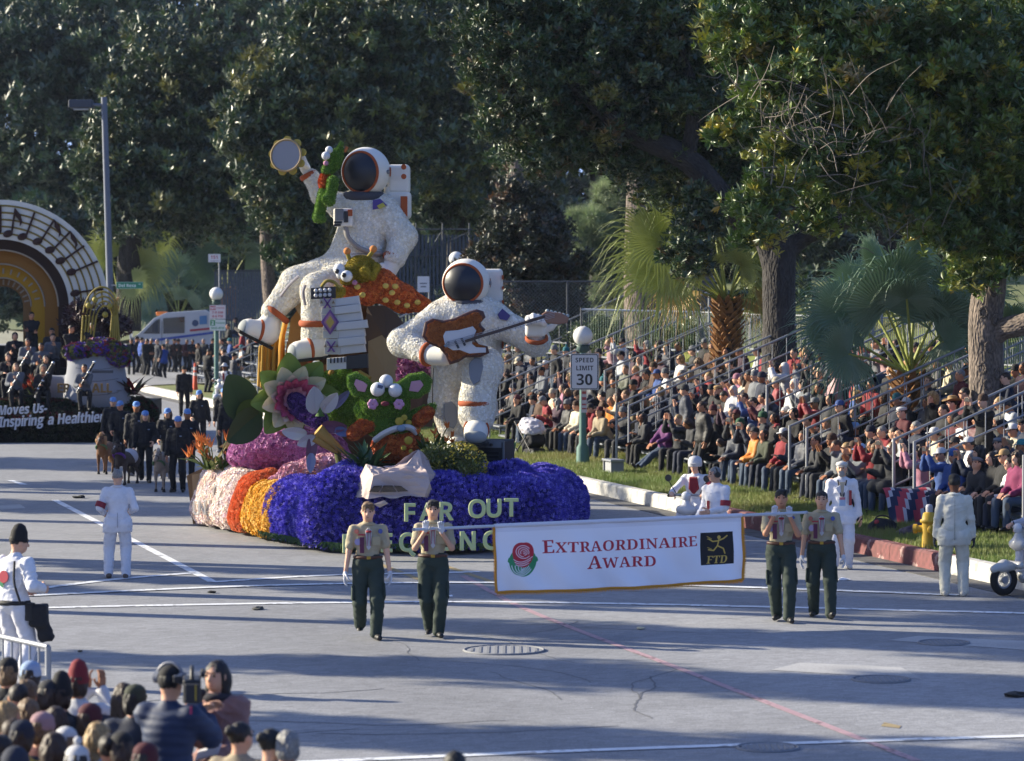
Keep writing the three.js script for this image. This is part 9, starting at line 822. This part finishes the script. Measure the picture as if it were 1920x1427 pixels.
// ---------------------------------------------------------------- the music float at the left
{ const D = 95, f = frame(60, 830, D), L = f.L, s = f.s, o = f.o.setY(0), t = thing('parade_float', 'dark flowered float with lettering Moves Us at the left edge', 'parade float', o), at = (x, y, d) => P(x, y, d).sub(o);
  const sk = net([rbox(at(40, 802, 92.6), 3.1, 0.42, 0.7, 0.15, Q(0, 0.12, 0), 0.2), rbox(at(150, 800, 93), 1.3, 0.42, 1.0, 0.3, null, 0.3)], 0.07); part(t, 'skirt', sk, M(0x12180f, 0.95)); petals(t, 'dark_leaf', sk, 5200, petalSpike, PET, 0.1, [0x1c2a18, 0x16200f, 0x2a1a1c, 0x24301c], 101, (p, n) => n.z > -0.3, 0.9); petals(t, 'red_blossom', sk, 900, petalRound, PET, 0.05, [0x5a1520, 0x7a1c28], 102, (p, n) => n.z > 0.3 && p.y > 0.62, 0.7);
  part(t, 'deck', [box(6.6, 0.5, 5, 0, 0.75, -2.6), box(5.4, 1.2, 2.4, -0.8, 1.4, -3.6), box(4.6, 0.7, 1.6, -1.4, 2.3, -4.4)], M(0x1a1c1c, 0.9)); const wht = M(0xb4b8c0, 0.6);
  for (const [text, x, y, size, dx] of [['Moves Us-', -3, 778, 17, 0], ['Inspiring a Healthier W', -2, 801, 19, 0]]) { const g = frame(x, y, 91.75); letters({ add: (m) => t.add(m) }, text, size * g.s, 0.06, wht, (X) => new THREE.Matrix4().makeTranslation(g.o.x - o.x, g.o.y - o.y, g.o.z - o.z).multiply(new THREE.Matrix4().makeRotationY(-0.06)).multiply(new THREE.Matrix4().makeRotationZ(0.055)).multiply(new THREE.Matrix4().makeTranslation(X * 0.86, 0, 0)).multiply(new THREE.Matrix4().makeScale(0.82, 1, 1)), font.bold, 0.04, 0.22); }
  const dr = part(t, 'hanging_greens', net([ell(at(60, 765, 93), 2.0, 0.2, 0.4, null, 0.1), ell(at(200, 770, 93.5), 0.9, 0.4, 0.5, null, 0.1), ell(at(255, 780, 94), 0.6, 0.5, 0.5, null, 0.2)], 0.06), M(0x18220f, 0.95)); petals(t, 'green_leaf', dr.geometry, 2600, petalSpike, PET, 0.13, [0x24361c, 0x1c2c16, 0x34441f, 0x5a2024], 103, null, 1);
  // music arch: nested half rings around an opening
  const c = frame(2, 575, 97.5), A = (r0, r1, d, k, col, name) => { const sh = new THREE.Shape(); const b = 3.0; sh.absarc(0, 0, r1, 0, PI); sh.lineTo(-r1, -b); sh.lineTo(-r0, -b); sh.lineTo(-r0, 0); sh.absarc(0, 0, r0, PI, 0, true); sh.lineTo(r0, -b); sh.lineTo(r1, -b); sh.lineTo(r1, 0); const g = new THREE.ExtrudeGeometry(sh, { depth: d, bevelEnabled: false, curveSegments: 40 }).translate(0, 0, k); return part(ar, name, g, M(col, 0.85)); }, ar = thing('music_arch', 'white band shell arch with gold staff lines and brown music notes at the left', 'arch', c.o); ar.rotation.y = 0.12; const S = c.s;
  A(126 * S, 200 * S, 0.6, -0.4, 0xd6d2c6, 'white_ring'); A(106 * S, 126 * S, 0.7, -0.9, 0x2e1c18, 'brown_ring'); A(80 * S, 106 * S, 0.7, -1.3, 0x96682c, 'ochre_ring'); A(54 * S, 80 * S, 0.7, -1.7, 0xbc9026, 'yellow_ring'); A(38 * S, 54 * S, 0.7, -2.1, 0x8c6c44, 'inner_ring');
  for (const [r, k] of [[106, -0.19], [80, -0.59], [54, -0.99]]) part(ar, 'edge_line', new THREE.TorusGeometry(r * S, 0.025, 6, 48, PI).translate(0, 0, k), M(0xa89c8c, 0.8)); for (let i = 0; i < 5; i++) part(ar, 'staff_line', new THREE.TorusGeometry((137 + i * 13) * S, 0.028, 6, 60, PI).translate(0, 0, 0.21), M(0x84702c, 0.7)); for (let i = 1; i < 8; i++) { const a = i * 0.22; for (const [r, k] of [[67, -0.97], [46, -1.37]]) part(ar, 'rung', box(10 * S, 0.05, 0.05).rotateZ(a).translate(Math.cos(a) * r * S, Math.sin(a) * r * S, k), M(0xa8a090, 0.8)); }
  [[1.62, 141, 0], [1.47, 137, 1], [1.27, 137, 0], [1.06, 140, 1], [0.86, 140, 1], [0.66, 140, 0], [0.46, 146, 0], [0.18, 140, 0], [1.82, 140, 1]].forEach(([a, r, flag]) => { const n = new THREE.Group(), X = Math.cos(a) * r * S, Y = Math.sin(a) * r * S, br = M(0x382019, 0.85); const u = V(Math.cos(a - 0.05), Math.sin(a - 0.05), 0), h = part(ar, 'note', new THREE.SphereGeometry(9.5 * S, 16, 10).scale(1, 0.7, 0.3).rotateZ(0.3).translate(X, Y, 0.24), br), b0 = V(X, Y, 0.24).add(V(7 * S, 2 * S, 0)), b1 = b0.clone().addScaledVector(u, 46 * S); part(h, 'stem', beam(b0, b1, 4.5 * S, 0.06), br); if (flag) part(h, 'flag', extrude([[0, 0], [10 * S, -12 * S], [13 * S, -26 * S], [8 * S, -34 * S], [8 * S, -24 * S], [0, -14 * S]], 0.05).translate(b1.x, b1.y, 0.22), br); });
  // rock with lettering, lyre of gold hoops, dark foliage
  const g = frame(185, 760, 93.4), rk = thing('stone_block', 'rounded grey stone of the music float with flowers on top and gold letters', 'rock', g.o); part(rk, 'stone', net([cap(g.L(165, 680, -0.3), g.L(168, 745, -0.1), 0.62, 0.78, 0.2), cap(g.L(196, 680, -0.3), g.L(205, 750, -0.1), 0.55, 0.62, 0.2), rbox(g.L(112, 735, -0.5), 0.7, 0.5, 0.4, 0.1, null, 0.1)], 0.045, (x, y, z) => (noise(x * 2, y * 2, z * 2) - 0.5) * 0.08), M(0x858890, 0.95)); for (const y of [690, 712, 738]) part(rk, 'joint', tube([g.L(142, y, 0.62), g.L(180, y + 3, 0.72), g.L(222, y - 2, 0.45)], [0.008, 0.008], 5), M(0x5a5c62, 0.9)); for (const [w, x, y] of [['ALL', 172, 736], ['ER', 108, 736]]) { const h = frame(x, y, w === 'ALL' ? 92.55 : 93.1); letters({ add: (m) => rk.add(m) }, w, 17 * h.s, 0.05, M(0x8a6e42, 0.8), (X) => new THREE.Matrix4().makeTranslation(h.o.x - g.o.x + X, h.o.y - g.o.y, h.o.z - g.o.z)); } part(rk, 'plaque', box(0.62, 0.08, 0.03, ...g.L(192, 697, 0.68).toArray()), M(0x4c4e54, 0.8));
  const tp = net([ell(g.L(150, 660, 0), 0.5, 0.22, 0.4, null, 0.1), ell(g.L(190, 652, 0), 0.6, 0.24, 0.4, null, 0.1), ell(g.L(222, 668, 0), 0.35, 0.3, 0.35, null, 0.1)], 0.05); part(rk, 'greens', tp, M(0x2a3a20, 0.9)); petals(rk, 'mixed_blossom', tp, 900, petalRound, PET, 0.1, [0x4a2a8a, 0x5a34a0, 0x8a1c3a, 0x3a4c2a, 0x34401f, 0x7a7a34], 105, null, 1);
  const h = frame(188, 590, 94.5), ly = thing('gold_hoops', 'nested golden hoops shaped like a harp above the grey stone', 'sculpture', h.o); for (let i = 0; i < 5; i++) part(ly, 'hoop', new THREE.TorusGeometry((52 - i * 7) * h.s, 0.03, 8, 40, PI).scale(0.62, 1, 1).rotateZ(-0.12).translate(i * 0.03, -i * 0.03, 0), M(0x8a7a2a, 0.6)); for (let i = 0; i < 5; i++) for (const q of [-1, 1]) part(ly, 'rail', rod(V(q * (52 - i * 7) * h.s * 0.62 + i * 0.03, -0.02, 0), V(q * (52 - i * 7) * h.s * 0.7, -1.05, 0), 0.03), M(0x8a7a2a, 0.6)); for (const [x, y] of [[166, 573], [178, 562], [197, 590], [206, 575]]) part(ly, 'note', ball(0.09, ...h.L(x, y, 0.05).toArray(), 10), M(0x9a8a34, 0.6));
  const dk = frame(160, 610, 95.6), fo = thing('shrub', 'dark red leaved plant between the music arch and the golden hoops', 'plant', dk.o); part(fo, 'stem', tube([V(0, -0.6, 0), V(0, 0.2, 0), V(0.1, 0.6, 0)], [0.05, 0.03], 6), barkDark); crownOf(fo, LEAF.magnolia, satin, [[dk.o.clone().add(V(-0.1, 0.2, 0)), 0.6, 0.7, 0.4, 150], [dk.o.clone().add(V(0.7, -0.1, -0.2)), 0.5, 0.6, 0.4, 120]], 1.2, [0x3a161c, 0x4a1c22, 0x2a1418], 106, 'foliage');
  strapPlant('red and orange blooms between the seated musicians', 68, 740, 93.2, 20, 0.5, [0x4a1c1c, 0x2f4020], 107, { n: 12, c: [0xa83a1c, 0xb8562a], l: 0.2 }); strapPlant('dark red foliage at the right end of the music float', 238, 740, 93.6, 34, 0.9, [0x6a1820, 0x3a1418, 0x2a381c], 108);
  // the band
  const seatK = [makeKit({ ...SIT, hl: [0.02, 0.86, 0.32], hr: [-0.16, 0.72, 0.3], pl: [-1, 0, 0], pr: [1, 0, 0], grip: 'grip' }), makeKit({ ...SIT, hl: [0.06, 0.95, 0.3], hr: [-0.12, 0.74, 0.26], pitch: 0.1, grip: 'grip' })], grey = 0x5a5f68;
  [[30, 688, 93, grey, 'long', 'light', 'with light brown hair holding a silver flute, front row', 2], [81, 691, 93, 0x17181d, 'short', 'blonde', 'in black jacket and pale hood playing a bassoon, front row', 1], [158, 690, 92.2, grey, 'bun', 'black', 'in grey sweater playing a bassoon before the grey stone', 1], [15, 669, 94.4, 0x17181d, 'bob', 'brown', 'in black at the left edge, second row', 0], [86, 673, 94.4, 0x1d2128, 'long', 'dark', 'in dark jacket with long dark hair behind the hooded player', 0], [52, 641, 95.4, grey, 'bob', 'dark', 'in grey sweater holding a clarinet, third row', 2], [77, 650, 95.2, grey, 'short', 'black', 'in grey sweater looking down, third row', 0], [99, 632, 95.8, grey, 'short', 'dark', 'in grey sweater at the right of the third row', 0], [28, 630, 96, 0x1a1b20, 'bob', 'dark', 'in black below the standing man', 0], [97, 622, 96.4, 0x1d2128, 'short', 'black', 'half hidden at the back of the band', 0]].forEach(([px, py, d, c2, st, hair, w, inst], i) => { const kit = seatK[i % 2], p = P(px, py, d), pos = V(p.x, p.y - kit.headP.y, p.z); const q = person('person', `musician ${w}`, pos, 0.15, kit, { top: c2, topKind: 'jacket', bottom: 0x131419, skin: i % 4, hairStyle: st, hair, ...(i === 1 ? { hatKind: 'hood', hat: 0x8a8070 } : {}) }, 'musicians seated on the music float'); if (inst) { const a = V(-0.22, 0.5, 0.36), b = V(0.3, 1.42, 0.3), n = thing(inst === 1 ? 'bassoon' : 'flute', inst === 1 ? `black bassoon held by the musician ${i === 1 ? 'with the pale hood' : 'before the grey stone'}` : `silver flute held by the ${i === 0 ? 'front row musician with light brown hair' : 'third row musician in grey'}`, 'instrument', pos.clone().add(a.clone().applyAxisAngle(UP, 0.15)), 0.15), v = b.sub(a); if (inst === 2) v.multiplyScalar(0.62); part(n, 'tube', rod(V(0, 0, 0), v, inst === 1 ? 0.045 : 0.02, inst === 1 ? 0.035 : 0.016, 12), M(inst === 1 ? 0x141416 : 0xa0a4a8, 0.3, { metalness: inst === 1 ? 0 : 0.8 })); for (const k of [0.15, 0.4, 0.65, 0.97]) part(n, 'key_ring', ball(inst === 1 ? 0.05 : 0.025, v.x * k, v.y * k, v.z * k, 10), M(0xb0b4b8, 0.25, { metalness: 0.9 })); } });
  for (const [px, py, d, w, yaw] of [[59, 592, 97, 'man in dark suit standing in the opening of the music arch', 0.1], [173, 612, 94.6, 'young man in black jacket standing behind the golden hoops', 0.5], [133, 617, 95.2, 'person in dark blue standing between arch and stone', 0.6]]) { const kit = kitOf('standfold'), p = P(px, py, d); person('person', w, V(p.x, p.y - kit.headP.y, p.z), yaw, kit, { top: 0x14171f, topKind: 'jacket', bottom: 0x121319, skin: 1, hairStyle: 'short', hair: 'dark' }, undefined, 1); } }
// ---------------------------------------------------------------- spectators seen from behind at the lower left
{ const K = [makeKit({ hl: [0.2, 1.0, 0.15] }), makeKit({ yaw: 0.5, pitch: 0.1 }), makeKit({ yaw: -0.4 }), makeKit(POSES.standphone)], fine = (k) => (k.fine = true, k); K.forEach(fine);
  const FRONT = `
14 1255 0 black jacket beanie:black|man in black with raised phone at the left edge
55 1262 0 charcoal jacket beanie:pale_blue|pale blue knit beanie above a dark jacket
32 1302 1 black jacket hair:dark:short|short dark hair below the pale blue beanie
48 1293 2 black jacket hair:light:long|light brown hair left of the two black beanies
88 1300 1 charcoal jacket beanie:charcoal|dark grey beanie left of the tall black one
113 1298 0 black jacket tall:black|tall black knit beanie beside the steel barrier post
10 1335 2 brown jacket hair:blonde:long|blonde hair at the left edge of the lower crowd
50 1330 1 purple jacket hair:light:bob|ash blonde bob in the middle of the lower crowd
104 1345 0 plum jacket hair:brown:long|long brown hair right of the ash blonde bob
76 1362 2 maroon jacket beanie:dusty_pink|dusty pink beanie low in the crowd
20 1370 1 charcoal jacket hair:brown:short|brown hair above the navy beanie
38 1378 0 yellow jacket beanie:navy|navy beanie with yellow scarf
165 1345 2 black jacket beanie:maroon|maroon beanie with pink badge near the stroller
100 1395 0 olive jacket hair:brown:long|long brown hair left of the white beanie
120 1392 1 brown jacket beanie:white|white slouchy beanie at the bottom of the crowd
182 1375 2 light_grey jacket hair:blonde:long|long blonde hair right of the white beanie
205 1398 0 black jacket hair:dark:bun|dark bun right of the long blonde hair
228 1402 1 white jacket beanie:black|black beanie above a white collar
270 1422 2 maroon jacket beanie:maroon|maroon beanie at the bottom edge
28 1425 0 navy puffer hood:navy|blue hood at the bottom left corner
142 1428 1 white jacket pompom:white|white pompom beanie at the bottom edge
0 1400 2 red jacket hair:dark:bob|dark bob above a red collar at the left edge
230 1300 1 navy jacket hair:brown:long|long brown hair and dark headband beside the cameraman
251 1308 2 navy puffer beanie:olive|olive beanie above a navy puffer jacket
145 1275 3 white jacket tall:red|red and white knit hat holding a camera
448 1375 2 beige jacket hair:dark:bun|person in beige with dark hair tied back
506 1388 2 grey jacket hair:black:bun|officer in grey with black hair tied back
537 1392 1 white jacket hair:grey:bob|grey haired person in white with red collar
852 1432 0 black jacket hair:black:short|top of a dark head at the bottom edge`;
  const r = rngOf(55); for (const l of FRONT.trim().split('\n')) { const [a, w] = l.split('|'), [px, py, k, c, kind, hd] = a.split(' '), kit = K[+k], k9 = 0.9, D = F * (4.6 - kit.headP.y * k9) / (+py + 10 - 530), p = P(+px, +py + 8, D), fx = (x) => x.replace('_', ' '), [h, b, st] = hd.split(':'); const o = { top: fx(c), topKind: kind, bottom: 'navy', skin: Math.floor(r() * 3) }; if (h === 'hair') Object.assign(o, { hair: b, hairStyle: st }); else Object.assign(o, { hatKind: h, hat: fx(b), hairStyle: 'bob', hair: pick(['dark', 'brown', 'light'], r) }); person('person', `spectator from behind, ${w}`, V(p.x, p.y - kit.headP.y * k9, p.z), PI + (r() - 0.5) * 0.5 - 0.25, kit, o, 'spectators seen from behind', k9); }
  // cameraman and reporter
  const ck = makeKit({ hl: [-0.06, 1.38, 0.4], hr: [-0.12, 1.3, 0.42], pitch: 0.05, yaw: -0.1, el: [0.9, -0.6, 0], er: [-0.7, -1, 0] }, true), cp = P(316, 1288, 23.7), cm = person('person', 'cameraman in blue puffer jacket with headphones seen from behind', V(cp.x, 0, cp.z), PI - 0.35, ck, { top: 0x1d3052, topKind: 'puffer', bottom: 'black', skin: 0, hairStyle: 'short', hair: 'black', hatKind: 'beanie', hat: 0x15161a }, undefined, 1); part(cm, 'headphones', [new THREE.TorusGeometry(0.112, 0.013, 8, 20, PI), cyl(0.045, 0.045, 0.04, 14).rotateZ(PI / 2).translate(0.105, 0, 0), cyl(0.045, 0.045, 0.04, 14).rotateZ(PI / 2).translate(-0.105, 0, 0)].map((g) => g.translate(0, 0.05, -0.02).applyQuaternion(ck.headQ).translate(ck.headP.x, ck.headP.y, ck.headP.z)), M(0x6a6e78, 0.4));
  const q = P(360, 1294, 23.35), vc = thing('video_camera', 'black video camera on the cameraman shoulder', 'camera', q, PI + 0.1), bk = M(0x141519, 0.5); vc.scale.setScalar(0.88); part(vc, 'body', box(0.15, 0.2, 0.34, 0, 0, 0.05, 0.02), bk); part(vc, 'lens', cyl(0.05, 0.06, 0.22, 18).rotateX(PI / 2).translate(0, 0.02, 0.32), bk); part(vc, 'battery', box(0.12, 0.16, 0.08, 0, -0.01, -0.15, 0.01), M(0x202126, 0.6)); part(vc, 'yellow_label', box(0.012, 0.13, 0.004, -0.03, 0, -0.192), M(0xa8902c, 0.6)); part(vc, 'handle', tube([V(0, 0.1, -0.1), V(0, 0.17, -0.05), V(0, 0.17, 0.15), V(0, 0.1, 0.2)], [0.018, 0.018], 8), bk); part(vc, 'viewfinder', box(0.07, 0.06, 0.1, 0.12, 0.09, 0.02, 0.01), bk); part(vc, 'microphone', rod(V(-0.09, 0.12, 0.0), V(-0.09, 0.12, 0.34), 0.02), M(0x1d1e22, 0.9)); part(vc, 'tag', box(0.02, 0.06, 0.02, 0.01, -0.15, -0.16), M(0xb0305a, 0.6));
  const rk = makeKit({ hl: [0.1, 1.02, 0.26], hr: [-0.08, 1.38, 0.2], yaw: -0.1, pr: [0, 0, 1], gr: 'grip', pl: [0, 1, 0.3] }, true), rp = P(409, 1274, 24.4), re = person('person', 'reporter with long dark hair in a dusty pink coat facing the camera', V(rp.x, 0, rp.z), -0.35, rk, { top: 0x8f6c68, topKind: 'coat', bottom: 'black', skin: 0, hairStyle: 'long', hair: 0x1c1416, shoe: 'black' }, undefined, 0.99); onTorso(re, rk, 'scarf', new THREE.TorusGeometry(0.085, 0.035, 10, 24).rotateX(PI / 2), M(0x23222c, 0.9), 0.52, 0, 0.01); for (const k of [-1, 1]) onTorso(re, rk, 'lapel', extrude([[k * 0.01, -0.22], [k * 0.03, 0.03], [k * 0.11, -0.03]], 0.012, 0.004), M(0x86625f, 0.9), 0.4, 0, 0.135);
  const mc = thing('microphone', 'black microphone held by the reporter', 'microphone', re.position.clone().add(V(-0.14, 1.4, 0.2))); part(mc, 'handle', rod(V(0, -0.12, 0), V(0.03, 0.06, 0), 0.016), bk); part(mc, 'head', ball(0.032, 0.035, 0.09, 0, 14), M(0x26272c, 0.9)); const pp = thing('paper_notes', 'white sheets of notes in the reporter hand', 'paper', re.position.clone().add(V(-0.05, 1.05, 0.32)), -0.3); part(pp, 'sheet', box(0.2, 0.004, 0.14).rotateX(0.5).rotateZ(0.35), M(0xc9c9d0, 0.7)); part(pp, 'sheet', box(0.19, 0.004, 0.14, 0.01, 0.006, 0).rotateX(0.45).rotateZ(0.3), M(0xc0c0c8, 0.7)); }

renderer.render(scene, camera);
